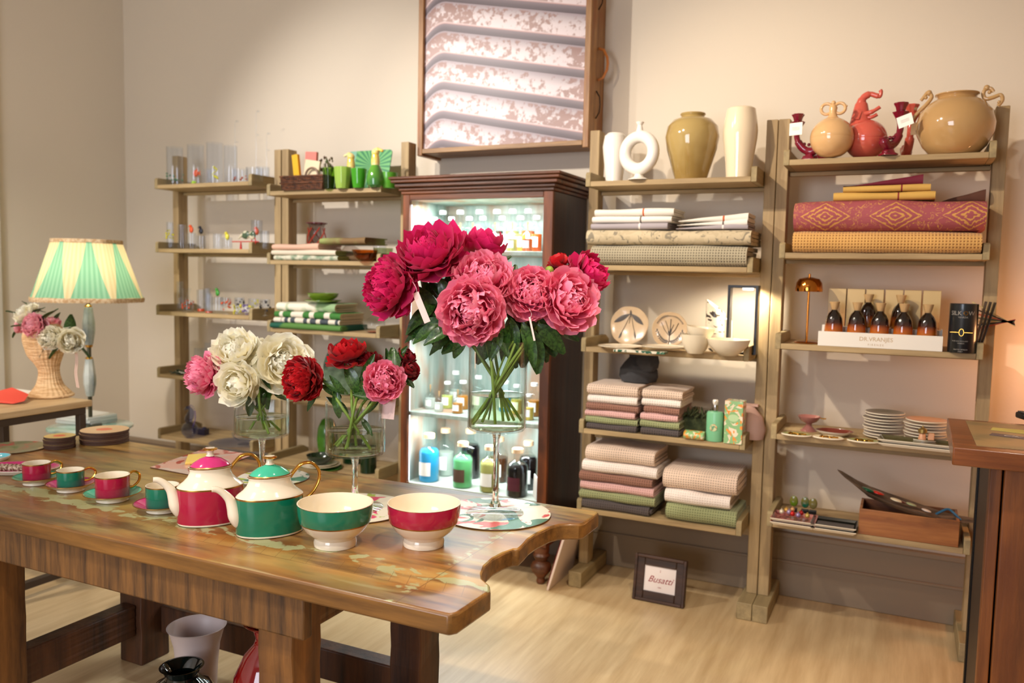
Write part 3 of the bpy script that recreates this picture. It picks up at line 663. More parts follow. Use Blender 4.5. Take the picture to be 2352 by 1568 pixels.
pedestal(V3, .093, .270, .555, .385, 'tallest glass vase on a stem, holding pink and magenta peonies')
pedestal(V2, .0955, .176, .345, .255, 'middle glass vase on a stem, holding red peonies')
pedestal(V1, .094, .186, .335, .255, 'glass vase on a stem holding cream peonies, left of the others', .085)
# ================================================================ PEONIES
def petal_mat(name, base, tip):
    m = bpy.data.materials.new(name); m.use_nodes = True; nt, bs = nodes_of(m)
    at = nt.nodes.new('ShaderNodeAttribute'); at.attribute_name = 'tint'
    r = nt.nodes.new('ShaderNodeValToRGB'); r.color_ramp.elements[0].color = lin(base); r.color_ramp.elements[1].color = lin(tip)
    r.color_ramp.elements[0].position = .15; r.color_ramp.elements[1].position = .95
    nt.links.new(at.outputs['Fac'], r.inputs[0]); nt.links.new(r.outputs[0], bs.inputs['Base Color'])
    bs.inputs['Roughness'].default_value = .45; bs.inputs['Sheen Weight'].default_value = .15; bs.inputs['Specular IOR Level'].default_value = .3
    tr = nt.nodes.new('ShaderNodeBsdfTranslucent'); nt.links.new(r.outputs[0], tr.inputs[0])
    x = nt.nodes.new('ShaderNodeMixShader'); x.inputs[0].default_value = .28
    out = [n for n in nt.nodes if n.type == 'OUTPUT_MATERIAL'][0]
    nt.links.new(bs.outputs[0], x.inputs[1]); nt.links.new(tr.outputs[0], x.inputs[2]); nt.links.new(x.outputs[0], out.inputs[0]); return m
PM = {'magenta': petal_mat('magenta_petals', (170, 0, 62), (232, 36, 116)), 'pink': petal_mat('pink_petals', (238, 66, 128), (255, 164, 192)),
      'cream': petal_mat('cream_petals', (253, 240, 196), (255, 254, 242)), 'red': petal_mat('red_petals', (120, 0, 10), (206, 12, 28)),
      'darkred': petal_mat('dark_red_petals', (84, 0, 10), (140, 6, 22)), 'blush': petal_mat('blush_petals', (236, 130, 156), (255, 196, 206))}
STEM = mat('stem_green', (110, 138, 52), .45); LEAFM = mat('leaf_green', (26, 58, 22), .35, c2=(56, 92, 36), nscale=14, coat=.15)
BUDG = mat('bud_green', (132, 160, 58), .45)
def petals(seed, R, style):
    rnd = random.Random(seed); b = B(); tint = []
    layers = {'full': [(5, 5, .74, .22), (14, 8, .80, .24), (24, 11, .86, .27), (35, 13, .92, .30), (46, 14, .95, .34), (58, 14, .98, .40), (70, 13, 1.0, .50), (84, 11, 1.02, .66), (98, 9, 1.0, .78), (114, 7, .95, .8)],
              'open': [(6, 6, .62, .2), (17, 9, .68, .22), (29, 11, .74, .26), (42, 12, .80, .32), (56, 11, .92, .50), (70, 9, 1.04, .72), (86, 8, 1.10, .86), (104, 7, 1.02, .9)],
              'bud': [(8, 3, .95, .5), (28, 4, .98, .7), (52, 5, 1.0, .8), (80, 5, 1.0, .9), (105, 5, .95, .8)],
              'cup': [(10, 5, .6, .4), (26, 6, .72, .5), (44, 7, .85, .62), (62, 6, .96, .82), (80, 6, 1.02, 1.0), (100, 5, 1.0, 1.0)]}[style]
    NU, NV = 6, 5
    for li, (pol, cnt, rr, wd) in enumerate(layers):
        off = rnd.random()*6.28
        for q in range(cnt):
            az = off+2*pi*q/cnt+rnd.uniform(-.22, .22); po = radians(pol+rnd.uniform(-8, 8)); r1 = R*rr*rnd.uniform(.86, 1.08); w = R*wd*rnd.uniform(.85, 1.15)
            d = Vector((sin(po)*cos(az), sin(po)*sin(az), cos(po))); side = Vector((-sin(az), cos(az), 0)); tw = rnd.uniform(-.9, .9) if pol < 60 else rnd.uniform(-.15, .15)
            pole = Vector((cos(po)*-cos(az), cos(po)*-sin(az), sin(po)))   # towards the top along the sphere
            side = (side*cos(tw)+pole*sin(tw)).normalized(); nn = side.cross(d).normalized()
            if nn.dot(Vector((0, 0, 1))) < 0: nn = -nn
            r0 = R*.12; curl = rnd.uniform(.10, .38)*(1 if pol < 95 else -.3); ruf = (.085 if style != 'bud' else .02)*R; f1, f2 = rnd.uniform(2.5, 5), rnd.uniform(0, 6.3); notch = rnd.uniform(0, .12)
            o = len(b.v)
            for j in range(NV+1):
                v = j/NV
                for i in range(NU+1):
                    u = -1+2*i/NU
                    ww = w*(.30+.78*sin(pi*min(v, .97)*.62))*(.5+.5*min(1, 1.6*(1.35-v)))
                    lr = r0+(r1-r0)*(v - .13*v*u*u - notch*(1-abs(u))*max(0, v-.8)*3)
                    p = d*lr + side*(u*ww*.62) + nn*(curl*R*(v*v)*.75 + .30*ww*u*u*(.4+.6*v) - .16*R*sin(pi*v))
                    p += (nn*.9+d*.35)*(ruf*v*v*sin(f1*u*2+f2)) + nn*(.02*R*sin(7*u+5*v+f2))
                    b.v.append(p); tint.append(max(0, min(1, .12+.75*v**1.6+.10*abs(u)*v+rnd.uniform(-.06, .06))))
            for j in range(NV):
                for i in range(NU):
                    a = o+j*(NU+1)+i; b.f.append((a, a+1, a+NU+2, a+NU+1)); b.m.append(0)
    o = len(b.v)
    b.ball((0, 0, 0), R*.40, 10); tint += [.05]*(len(b.v)-o)
    me = bpy.data.meshes.new('bloom'); me.from_pydata([tuple(v) for v in b.v], [], b.f)
    a = me.attributes.new('tint', 'FLOAT', 'POINT')
    for i, v in enumerate(tint): a.data[i].value = v
    for p in me.polygons: p.use_smooth = True
    return me
BL = {}
def bloom_mesh(style, seed):
    if (style, seed) not in BL: BL[(style, seed)] = petals(seed, 1.0, style)
    return BL[(style, seed)]
def leaf_mesh(L, Wd, seed):
    rnd = random.Random(seed); b = B(); dr = rnd.uniform(.25, .6); tw = rnd.uniform(-.5, .5)
    def fn(u, v):
        s = -1+2*u; w = Wd*sin(pi*min(1, v*.92+.03))**.8*(1-.25*v)
        x = v*L; y = s*w; z = -dr*L*v*v*.5+abs(s)*w*.35+s*w*tw*v+.02*L*sin(6*v+2*s)
        return (x, y, z)
    b.grid(fn, 4, 10); me = b.mesh('leaf', LEAFM, 180); return me
LEAVES = [leaf_mesh(1, .17+.04*(i % 3), i) for i in range(8)]
def orient(d, spin=0):
    return (Vector(d).normalized().to_track_quat('Z', 'Y') @ Matrix.Rotation(spin, 3, 'Z').to_quaternion())
LB = []
def place_leaf(root, P, d, L, i, name='leaf', nrm=None):
    o = bpy.data.objects.new(name, LEAVES[i % 8]); COL.objects.link(o); o.parent = root
    d = Vector(d).normalized(); up = Vector(nrm) if nrm else Vector((0, 0, 1)); z = (up-d*up.dot(d)).normalized(); y = z.cross(d)
    R_ = Matrix((d, y, z)).transposed().to_4x4()
    o.matrix_local = Matrix.Translation(Vector(P)-root.location) @ R_ @ Matrix.Scale(L*1.22, 4); return o
def peony(px, py, dia, d, color, style, seed, label, facing, foot, neck, leaves=(), group=None, stem_r=.0048, spin=0):
    """bloom centre on the ray of (px,py) at depth d; foot = stem end, neck = point where it passes the rim"""
    C = at_d(px, py, d); R = dia/2*d/FPX
    t = thing('peony', label, 'flower', C, 0, group)
    o = bpy.data.objects.new('bloom', bloom_mesh(style, seed)); COL.objects.link(o); o.parent = t
    if not o.data.materials: o.data.materials.append(PM[color])
    o.material_slots[0].link = 'OBJECT'; o.material_slots[0].material = PM[color]
    f = RT*facing[0]+(-DN)*facing[1]-FW*facing[2]
    o.rotation_mode = 'QUATERNION'; o.rotation_quaternion = orient(f, spin+seed); o.scale = (R*1.2, R*1.2, R*1.1)
    f = f.normalized(); a = C-f*R*.35; b1 = C-f*R*1.15
    pts = spl([tuple(a-C), tuple(b1-C), tuple(Vector(neck)-C), tuple(Vector(foot)-C)], 7)
    b = B(); b.tube(pts, stem_r, 7); b.build('stem', STEM, t, smooth=60)
    b = B(); b.lathe([(R*.1, -R*.62), (R*.34, -R*.52), (R*.5, -R*.36), (R*.52, -R*.3), (R*.2, -R*.3)], 10, wob=lambda a_, z: 1+.2*sin(5*a_)); s = b.build('sepals', BUDG, t); s.rotation_mode = 'QUATERNION'; s.rotation_quaternion = orient(f)
    return t, C
def inb(V, dx, dy, dz): return V+Vector((dx, dy, dz))
rl = random.Random(5)
def flower_set(V, R, zfoot, zrim, specs, leafspecs, grp):
    dV = depth(V); n = len(specs)
    for i, (px, py, dia, dd, col_, st, fc, lab) in enumerate(specs):
        sx = (px-(1176+FPX*((V-CAM).dot(RT)/dV)))/FPX*dV; s = 1 if sx > 0 else -1
        # stems cross over: lean in from the rim side of the bloom to the opposite foot
        side = max(-1, min(1, sx/.2))
        nk = V+RT*(side*R*.62+rl.uniform(-.012, .012))+Vector((0, 0, zrim))+FW*(rl.uniform(-.5, .5)*R); nk.z = V.z+zrim
        ft = V-RT*(side*R*.72+rl.uniform(-.02, .02))+FW*(rl.uniform(-.5, .5)*R); ft.z = V.z+zfoot+rl.uniform(0, .012)
        t, C = peony(px, py, dia, dV+dd, col_, st, i*3+len(specs), lab, fc, ft, nk, group=grp)
        for (lx, ly, tx, ty, ld, L) in leafspecs.get(i, []):
            P = at_d(lx, ly, dV+ld); Q = at_d(tx, ty, dV+ld+rl.uniform(-.03, .01)); d = Q-P
            place_leaf(t, P, d, d.length, rl.randrange(8), nrm=(-FW+Vector((rl.uniform(-.5, .5), rl.uniform(-.5, .5), .4+rl.uniform(-.3, .6)))))
flower_set(V3, .093, .285, .50, [
    (905, 660, 128, -.02, 'magenta', 'full', (-.75, .15, .65), 'large magenta peony, farthest left in the tallest vase'),
    (992, 592, 138, -.01, 'magenta', 'open', (-.25, .75, .6), 'magenta peony at the upper left of the tallest vase'),
    (1108, 578, 100, .09, 'magenta', 'cup', (.15, .95, -.1), 'dark magenta peony highest in the tallest vase'),
    (1108, 650, 126, -.03, 'pink', 'full', (.1, .55, .85), 'pink peony just above the frontmost pink one, tallest vase'),
    (1086, 712, 138, -.10, 'pink', 'full', (-.05, -.15, 1), 'frontmost pink peony facing forward, tallest vase'),
    (1222, 675, 112, -.03, 'pink', 'full', (.05, .25, .9), 'ruffled pink peony right of centre in the tallest vase'),
    (1303, 692, 124, -.04, 'pink', 'open', (.45, .2, .85), 'pink peony at the lower right of the tallest vase'),
    (1345, 632, 98, .05, 'magenta', 'cup', (.75, .35, .45), 'magenta peony farthest right in the tallest vase'),
    (1285, 612, 56, .06, 'red', 'bud', (.1, .9, .2), 'half closed red peony between the pink and magenta ones on the right')],
    {0: [(990, 700, 975, 640, .03, 0), (1000, 700, 940, 745, .02, 0), (1030, 700, 990, 660, .04, 0), (1000, 740, 935, 772, 0, .1), (1010, 745, 955, 775, -.04, .1), (980, 690, 1010, 780, .03, .1)],
     1: [(1020, 680, 1030, 630, .03, 0), (1040, 700, 1060, 650, .04, 0), (1010, 640, 1040, 700, .0, .1), (960, 660, 1000, 730, .02, .1), (1040, 610, 1075, 650, .0, .1), (985, 650, 1050, 690, .05, 0)],
     2: [(1130, 620, 1165, 590, .05, .1), (1090, 600, 1060, 640, .06, .1), (1120, 610, 1140, 650, .04, 0)],
     3: [(1050, 680, 1010, 640, .04, .1), (1165, 690, 1183, 622, .05, .1), (1160, 680, 1190, 720, .03, 0)],
     4: [(1070, 765, 1045, 812, -.05, 0), (1050, 755, 990, 800, -.03, 0), (1100, 770, 1110, 815, -.07, 0), (1130, 760, 1165, 805, -.05, 0), (1040, 730, 975, 735, .02, 0), (1080, 760, 1020, 800, -.04, .1), (1150, 745, 1130, 810, -.06, .1), (1040, 750, 985, 778, -.05, .1), (1135, 740, 1182, 822, -.02, 0), (1030, 740, 950, 760, .0, 0)],
     5: [(1150, 765, 1195, 812, .01, 0), (1140, 760, 1100, 822, -.02, 0), (1210, 750, 1240, 835, -.03, 0), (1195, 735, 1268, 792, .02, 0), (1180, 740, 1215, 800, -.02, 0), (1170, 745, 1150, 815, -.06, 0), (1190, 730, 1250, 765, .0, .1), (1170, 730, 1180, 800, -.04, .1), (1200, 740, 1228, 820, -.05, .1), (1160, 700, 1200, 760, .02, 0)],
     6: [(1225, 740, 1262, 812, .03, 0), (1240, 735, 1318, 770, .0, 0), (1200, 740, 1205, 825, .0, 0), (1235, 745, 1288, 798, -.02, .1), (1215, 740, 1225, 810, .0, .1), (1225, 740, 1290, 752, .03, 0)],
     7: [(1330, 640, 1290, 600, .04, .1)],
     8: [(1310, 640, 1288, 592, .05, .1), (1240, 720, 1275, 700, .05, .1)]}, 'peonies in the tallest glass vase')
flower_set(V1, .094, .20, .33, [
    (474, 862, 90, -.02, 'pink', 'full', (-.7, .1, .6), 'pink peony leaning out left beside the cream ones'),
    (543, 812, 96, 0, 'cream', 'open', (-.1, .6, .8), 'cream peony at the upper left of the left vase'),
    (603, 808, 62, .07, 'cream', 'cup', (.1, .9, .2), 'small cream peony at the back between two larger ones'),
    (650, 838, 112, 0, 'cream', 'open', (.35, .35, .85), 'largest cream peony, right side of the left vase'),
    (551, 880, 92, -.07, 'cream', 'cup', (-.2, 0, 1), 'lowest cream peony at the front of the left vase')],
    {0: [(520, 860, 495, 820, .03, 0), (530, 900, 510, 920, .02, 0)], 1: [(590, 870, 578, 800, .05, 0), (600, 860, 625, 890, .0, 0)], 2: [(600, 850, 597, 808, -.03, .1), (605, 860, 590, 830, -.02, 0)],
     3: [(612, 900, 590, 930, -.03, 0), (630, 905, 655, 915, .0, 0), (628, 800, 632, 782, .02, 0)], 4: [(570, 910, 576, 948, -.08, 0), (600, 880, 588, 925, -.05, 0), (600, 850, 610, 925, -.04, 0)]}, 'peonies in the left glass vase')
flower_set(V2, .0955, .192, .335, [
    (700, 870, 92, -.03, 'red', 'full', (-.6, .05, .7), 'ruffled crimson peony leaning left out of the middle vase'),
    (800, 822, 84, .0, 'red', 'cup', (-.1, .95, .25), 'bright red peony highest in the middle vase'),
    (848, 834, 62, .05, 'darkred', 'cup', (.3, .9, .1), 'dark red peony behind the bright red one'),
    (881, 878, 86, -.06, 'pink', 'full', (.2, .3, .9), 'pink peony at the front right of the middle vase'),
    (934, 856, 52, -.01, 'darkred', 'bud', (.6, .5, .5), 'dark red peony bud farthest right in the middle vase'),
    (930, 824, 44, .03, 'darkred', 'bud', (.5, .8, .2), 'dark red peony bud above the rightmost bud')],
    {0: [(730, 900, 705, 935, .0, 0), (740, 885, 775, 905, -.02, 0)], 1: [(800, 905, 752, 878, -.05, 0), (820, 905, 800, 845, -.03, 0), (790, 905, 765, 870, -.06, 0), (830, 880, 852, 828, .0, 0), (780, 960, 770, 905, -.04, 0)],
     2: [(820, 920, 830, 868, -.02, 0), (850, 910, 870, 860, .02, 0), (800, 950, 760, 915, .0, 0)], 3: [(830, 905, 838, 870, -.05, 0), (860, 915, 820, 905, -.06, 0), (840, 950, 870, 910, -.02, 0), (830, 960, 850, 990, -.02, 0)],
     4: [(915, 870, 900, 810, -.02, 0), (920, 868, 945, 880, -.02, 0)], 5: [(905, 845, 922, 806, .02, 0), (900, 860, 892, 815, .03, 0)]}, 'peonies in the middle glass vase')
# small green bud and gift tags tied to the tall bunch
bt = thing('peony', 'unopened green peony bud between the pink and red blooms on the right', 'flower', at_d(1262, 620, depth(V3)-.01), 0)
b = B(); b.ball((0, 0, 0), .0135, 12); b.build('bud', BUDG, bt)
b = B(); p1 = V3+Vector((0.02, 0, .50))-bt.location; p2 = V3+Vector((-.03, 0, .30))-bt.location; b.tube(spl([(0, 0, -.01), (0.0, 0, -.06), tuple(p1), tuple(p2)], 6), .003, 6); b.build('stem', STEM, bt)
def tagcard(px, py, d, w, h, tilt, label, yaw=0, c=(226, 200, 196)):
    C_ = at_d(px, py, d); t = thing('gift_tag', label, 'tag', C_)
    R_ = Matrix((RT*cos(yaw)-FW*sin(yaw), (RT*cos(yaw)-FW*sin(yaw)).cross(-FW*cos(yaw)-RT*sin(yaw))*-1, -FW*cos(yaw)-RT*sin(yaw))).transposed().to_4x4() @ Matrix.Rotation(tilt, 4, 'Z')
    b = B(); b.box(-w/2, w/2, -h/2, h/2, -.0004, .0004); o = b.build('card', mat('tag_card', c, .7), t, smooth=0); o.matrix_local = R_
    b = B(); b.tube(spl([(0, h*.44, .001), (.008, h*.6, .004), (.004, h*.85, 0)], 4), .0006, 5); o = b.build('string', mat('white_string', (230, 226, 220), .8), t); o.matrix_local = R_
tagcard(968, 706, depth(V3)-.09, .020, .10, radians(22), 'narrow pink paper tag hanging under the leftmost magenta peony')
tagcard(1222, 755, depth(V3)-.09, .006, .075, radians(12), 'thin pink paper tag seen edge-on below the ruffled pink peony')
tagcard(893, 935, depth(V2)-.05, .040, .075, radians(-6), 'white paper tag hanging at the right of the middle vase')
# ================================================================ FOLDED CLOTH
def folded(label, u, j, px0, px1, y0, y1, z, h, m, group=None, layers=2, sag=.004, seed=0, name='folded_towel', cat='towel', rz=0, cap=None, tilt=0, waves=0, zoff=None):
    """cloth folded towards the front; px0/px1 = photo columns of its front ends; z = height of its underside above shelf j"""
    zb = ST(u, j)+z+.0006
    x0, x1 = at_col(px0, y0, zb), at_col(px1, y0, zb); cx_, cy_ = (x0+x1)/2, (y0+y1)/2; L = x1-x0; D = y1-y0
    rnd = random.Random(seed*13+5); ph = [rnd.uniform(0, 6.3) for _ in range(5)]
    b = B(); t = h/2/layers; nx = 18; D2 = D/2
    def dz(x, y): 
        return sag*(sin(x/L*4.2+ph[0])+.5*sin(x/L*9+ph[1]))*.6 + tilt*(x/L) + waves*sin(y/D*5+ph[2])*.4
    for k in range(layers):
        R = h/2-k*t; r = max(R-t*.86, t*.10); back = D2-rnd.uniform(0, .03)*D*2-.004*k; cyf = -D2+h/2
        outer = [(back, h/2-R)]+[(cyf-R*sin(a)*(1.0), h/2-R*cos(a)) for a in [pi*q/9 for q in range(10)]]+[(back, h/2+R)]
        inner = [(back-.001, h/2+r)]+[(cyf-r*sin(a), h/2-r*cos(a)) for a in [pi*q/9 for q in range(9, -1, -1)]]+[(back-.001, h/2-r)]
        prof = outer+inner; rs = []; n = len(outer)
        e0 = rnd.uniform(-.004, .004); e1 = rnd.uniform(-.006, .004)
        for i in range(nx+1):
            s = i/nx; x = -L/2+e0+(L+e1-e0)*s; en = min(1, min(s, 1-s)*14+.25)**.5
            rs.append([(x, y+.004*sin(x*23+ph[3]+y*3)*(1 if y < 0 else 0), max(.0004, h/2+(z_-h/2)*(.88+.12*en)+dz(x, y)*(z_/h))) for y, z_ in prof])
        rs_ = len(rs[0]); o = len(b.v)
        for r_ in rs: b.v += [Vector(p) for p in r_]
        for i in range(nx):
            for q in range(rs_):
                q2 = (q+1) % rs_; b.f.append((o+i*rs_+q, o+i*rs_+q2, o+(i+1)*rs_+q2, o+(i+1)*rs_+q)); b.m.append(0)
        for q in range(n-1):
            i2 = rs_-1-q
            b.f.append((o+q, o+q+1, o+i2-1, o+i2)); b.m.append(1 if cap else 0)
            e = o+nx*rs_; b.f.append((e+q, e+i2, e+i2-1, e+q+1)); b.m.append(1 if cap else 0)
    o = b.build(name, [m, cap] if cap else m, loc=(cx_, cy_, zb), rz=rz, smooth=50)
    tag(o, label, cat, group); return z+h+.0012
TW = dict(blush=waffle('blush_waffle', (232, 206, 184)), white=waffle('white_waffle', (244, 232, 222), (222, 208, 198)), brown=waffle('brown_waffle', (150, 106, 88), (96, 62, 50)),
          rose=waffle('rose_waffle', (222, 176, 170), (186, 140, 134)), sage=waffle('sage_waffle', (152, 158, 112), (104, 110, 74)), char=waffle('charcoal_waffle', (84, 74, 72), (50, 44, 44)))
def stack(u, j, px0, px1, y0, y1, hs, cols, where, grp, dpx=None, seed=1):
    z = 0; n = len(cols); nm = {'blush': 'pale peach', 'white': 'white', 'brown': 'brown', 'rose': 'rose pink', 'sage': 'sage green', 'char': 'charcoal'}
    for i, (h, c) in enumerate(zip(hs, cols)):
        a, e = (dpx[i] if dpx else (0, 0))
        pos = 'bottom' if i == 0 else ('top' if i == n-1 else f'layer just above the {nm[cols[i-1]]} one')
        z = folded(f'{nm[c]} waffle towel, {pos}, {where}'.replace('layer just above the', 'above'), u, j, px0+a, px1+e, y0, y1, z, h, TW[c], grp, 2, .003 if h < .06 else .006, seed+i)
    return z
# ---- unit 3, shelf 5 (lowest) and shelf 4
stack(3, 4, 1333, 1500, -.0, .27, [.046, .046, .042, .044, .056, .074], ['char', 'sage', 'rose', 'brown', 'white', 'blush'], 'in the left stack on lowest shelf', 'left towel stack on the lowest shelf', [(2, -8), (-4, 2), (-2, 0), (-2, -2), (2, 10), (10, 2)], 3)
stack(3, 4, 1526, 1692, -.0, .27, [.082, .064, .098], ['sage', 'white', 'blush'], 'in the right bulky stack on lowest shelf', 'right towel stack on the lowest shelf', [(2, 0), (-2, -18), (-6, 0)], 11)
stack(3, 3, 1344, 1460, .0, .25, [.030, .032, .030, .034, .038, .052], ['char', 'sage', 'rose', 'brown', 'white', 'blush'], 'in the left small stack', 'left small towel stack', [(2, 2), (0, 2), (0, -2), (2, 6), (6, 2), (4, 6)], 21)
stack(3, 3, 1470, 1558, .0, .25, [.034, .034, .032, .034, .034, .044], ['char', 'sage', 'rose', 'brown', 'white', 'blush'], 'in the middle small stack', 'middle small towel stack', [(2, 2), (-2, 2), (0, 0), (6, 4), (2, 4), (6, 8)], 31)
# rolled robe belt edge on the upper bulky towel handled by the cloth itself; pouch, throw
def blob(name, label, cat, loc, rx, ry, rz_, m, seed=0, amp=.12, top=0, group=None, n=20, pinch=None):
    rnd = random.Random(seed); a1, a2, a3 = [rnd.uniform(0, 6) for _ in range(3)]
    b = B(); K = 12; rs = []
    for k in range(K+1):
        t = k/K; r = sin(pi*min(max(t, .02), .98))**.55; z = 2*rz_*t
        if pinch and t > pinch[0]: r *= pinch[1]+(1-pinch[1])*abs((t-pinch[0])/(1-pinch[0])*2-1)
        rs.append([((rx*r*(1+amp*sin(3*q+a1+t*3)+amp*.6*sin(7*q+a2)))*cos(q), ry*r*(1+amp*sin(4*q+a3))*sin(q), z) for q in [2*pi*i/n for i in range(n)]])
    b.rings(rs); o = b.build(name, m, loc=loc, smooth=60); return tag(o, label, cat, group)
GREYC = mat('slate_cloth', (66, 66, 68), .9, bump=.3, nscale=40)
p = on(3, 3, 1466, .18, .226); 
t = thing('gathered_pouch', 'dark grey cloth pouch gathered with a rosette, behind the small towel stacks', 'bag', p)
b = B(); b.lathe([(.02, 0), (.085, .003), (.096, .03), (.092, .065), (.070, .095), (.046, .125), (.055, .15), (.05, .17), (.02, .18)], 26, sy=.75, wob=lambda a, z: 1+.05*sin(7*a+z*30)); b.build('pouch_body', GREYC, t)
b = B(); b.lathe([(.03, 0), (.05, .02), (.06, .05), (.05, .085), (.02, .11)], 22, (.055, -.045, .06), sy=.6, wob=lambda a, z: 1+.12*sin(6*a+z*60)); b.build('rosette', GREYC, t)
OLIVEC = mat('olive_throw', (78, 86, 52), .9, c2=(54, 62, 36), nscale=30, bump=.3)
p = on(3, 3, 1615, .15); t = thing('fringed_throw', 'dark olive fringed throw folded behind the soap bottle', 'throw', p)
b = B(); b.box(-.115, .115, -.05, .12, 0, .085); b.build('folded_cloth', OLIVEC, t, bevel=.02)
b = B(); rnd = random.Random(3)
for i in range(46):
    x = -.11+.22*i/45; y = -.03+rnd.uniform(-.02, .05); h = rnd.uniform(.02, .05)
    b.tube([(x, y, .083), (x+rnd.uniform(-.01, .01), y-.012, .083+h), (x+rnd.uniform(-.02, .02), y-.05, .083+h*.4)], .0028, 5)
o = b.build('fringe', OLIVEC, t); o['kind'] = 'stuff'
p = on(3, 3, 1718, .16); b = B(); b.lathe([(.0, 0), (.07, .004), (.078, .05), (.06, .11), (.025, .15), (.01, .16)], 20, sy=.7, wob=lambda a, z: 1+.04*sin(5*a+z*20)); b.box(-.06, .04, -.01, .02, .155, .165)
tag(b.build('wrapped_towel', mat('dusty_pink_cloth', (196, 160, 146), .9), loc=p), 'dusty pink bundle behind the green and orange carton', 'towel')
TEALP = mat('mint_plastic', (120, 186, 142), .3); CARD = disc_art('floral_carton', (132, 178, 118), (34, (232, 214, 186), (222, 140, 40), .56, 3))
p = on(3, 3, 1640, -.12+.15, 0); k = mpp(p)
p = on(3, 3, 1640, .02); t = thing('soap_bottle', 'mint green soap bottle with chrome and white pump', 'bottle', p)
b = B(); b.lathe([(.0, 0), (.036, .001), (.038, .006), (.038, .128), (.033, .137), (.012, .139), (.012, .142)], 30, sy=.7); b.build('bottle_body', TEALP, t)
b = B(); b.lathe([(.012, .142), (.013, .166), (.0125, .168)], 18); b.build('chrome_collar', mat('chrome', (200, 196, 190), .15, 1), t)
b = B(); b.lathe([(.009, .168), (.012, .174), (.014, .186), (.011, .192), (.0, .193)], 18); b.box(-.004, .004, -.024, 0, .182, .189); b.build('pump_head', WHITE, t)
b = B(); b.lathe([(.0, 0), (.017, 0), (.017, .0006), (0, .0006)], 20, T=Matrix.Translation((0, -.0272, .066)) @ FRONT); b.build('round_emblem', disc_art('emblem_art', (90, 150, 110), (60, (220, 120, 60), (200, 200, 150), .5, 1)), t)
p = on(3, 3, 1686, .03); t = thing('carton', 'tall green and orange floral carton beside the mint bottle', 'box', p, radians(-2))
b = B(); b.box(-.041, .041, -.035, .035, 0, .195); b.build('carton_body', CARD, t, bevel=.001)
b = B(); b.lathe([(.0, 0), (.024, 0), (.024, .0006), (0, .0006)], 24, sy=.7, T=Matrix.Translation((0, -.0353, .118)) @ FRONT); b.build('oval_emblem', mat('pale_green_print', (176, 206, 156), .5), t)
p = on(3, 3, 1597, -.02+.03); b = B(); b.lathe([(.0, 0), (.03, 0), (.034, .004), (.034, .09), (.03, .094), (0, .094)], 20, sy=.62, T=Matrix.Translation((-.05, 0, .026)) @ Matrix.Rotation(pi/2, 4, 'Y') @ Matrix.Rotation(pi/2, 4, 'Z'))
tag(b.build('wrapped_soap', disc_art('soap_wrap', (140, 184, 120), (44, (236, 222, 190), (216, 148, 50), .54, 7)), loc=p+Vector((0, 0, -.005))), 'small floral wrapped soap bar left of the mint bottle', 'soap')
# ---- unit 3, shelf 2
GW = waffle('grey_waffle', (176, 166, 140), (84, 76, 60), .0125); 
DAM = disc_art('damask_cloth', (200, 184, 152), (38, (190, 174, 142), (142, 132, 112), .57, 4)); DAM.node_tree.nodes['Principled BSDF'].inputs['Roughness'].default_value = .9; DAM.node_tree.nodes['Principled BSDF'].inputs['Coat Weight'].default_value = 0
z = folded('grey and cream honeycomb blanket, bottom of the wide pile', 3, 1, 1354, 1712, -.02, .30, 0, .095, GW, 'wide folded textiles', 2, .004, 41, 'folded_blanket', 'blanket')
z = folded('cream damask patterned blanket resting on the grey honeycomb blanket', 3, 1, 1346, 1722, -.02, .30, z, .070, DAM, 'wide folded textiles', 2, .008, 42, 'folded_blanket', 'blanket')
def striped(c, s, name, at=.62, w=.004, L=.4):
    m = mat(name, c, .85)
    if name+'_n' in MC: return m
    MC[name+'_n'] = m; nt, bs = nodes_of(m); tc = nt.nodes.new('ShaderNodeTexCoord'); sp = nt.nodes.new('ShaderNodeSeparateXYZ'); nt.links.new(tc.outputs['Object'], sp.inputs[0])
    a = nt.nodes.new('ShaderNodeMath'); a.operation = 'COMPARE'; a.inputs[1].default_value = (at-.5)*L; a.inputs[2].default_value = w; nt.links.new(sp.outputs[0], a.inputs[0])
    x = nt.nodes.new('ShaderNodeMix'); x.data_type = 'RGBA'; x.inputs[6].default_value = lin(c); x.inputs[7].default_value = lin(s); nt.links.new(a.outputs[0], x.inputs[0]); nt.links.new(x.outputs[2], bs.inputs['Base Color']); return m
S1 = striped((232, 226, 214), (196, 92, 40), 'white_orange_linen'); S2 = striped((234, 228, 218), (110, 100, 92), 'white_grey_linen'); S3 = striped((168, 160, 164), (232, 226, 220), 'lilac_linen')
zz = z
zl = folded('lilac grey napkin pile, lowest of the left linen pile', 3, 1, 1358, 1535, -.02, .2, zz, .030, S3, 'left linen pile', 2, .002, 43, 'folded_linen', 'linen')
zl = folded('white linen with thin grey line, middle of the left pile', 3, 1, 1360, 1540, -.02, .2, zl, .030, S2, 'left linen pile', 2, .002, 44, 'folded_linen', 'linen')
zl = folded('white linen with orange line, top of the left pile', 3, 1, 1367, 1545, -.02, .2, zl, .034, S1, 'left linen pile', 2, .003, 45, 'folded_linen', 'linen')
zl = folded('lilac grey linen, lowest of the right sloping pile', 3, 1, 1554, 1720, -.0, .2, zz, .016, S3, 'right linen pile', 1, .002, 46, 'folded_linen', 'linen', tilt=.02)
zl = folded('thin white linen, middle of the right sloping pile', 3, 1, 1556, 1718, -.0, .2, zl, .016, S2, 'right linen pile', 1, .002, 47, 'folded_linen', 'linen', tilt=.024)
zl = folded('white linen with orange line, top of the right sloping pile', 3, 1, 1558, 1718, -.0, .2, zl, .022, S1, 'right linen pile', 1, .003, 48, 'folded_linen', 'linen', tilt=.028)
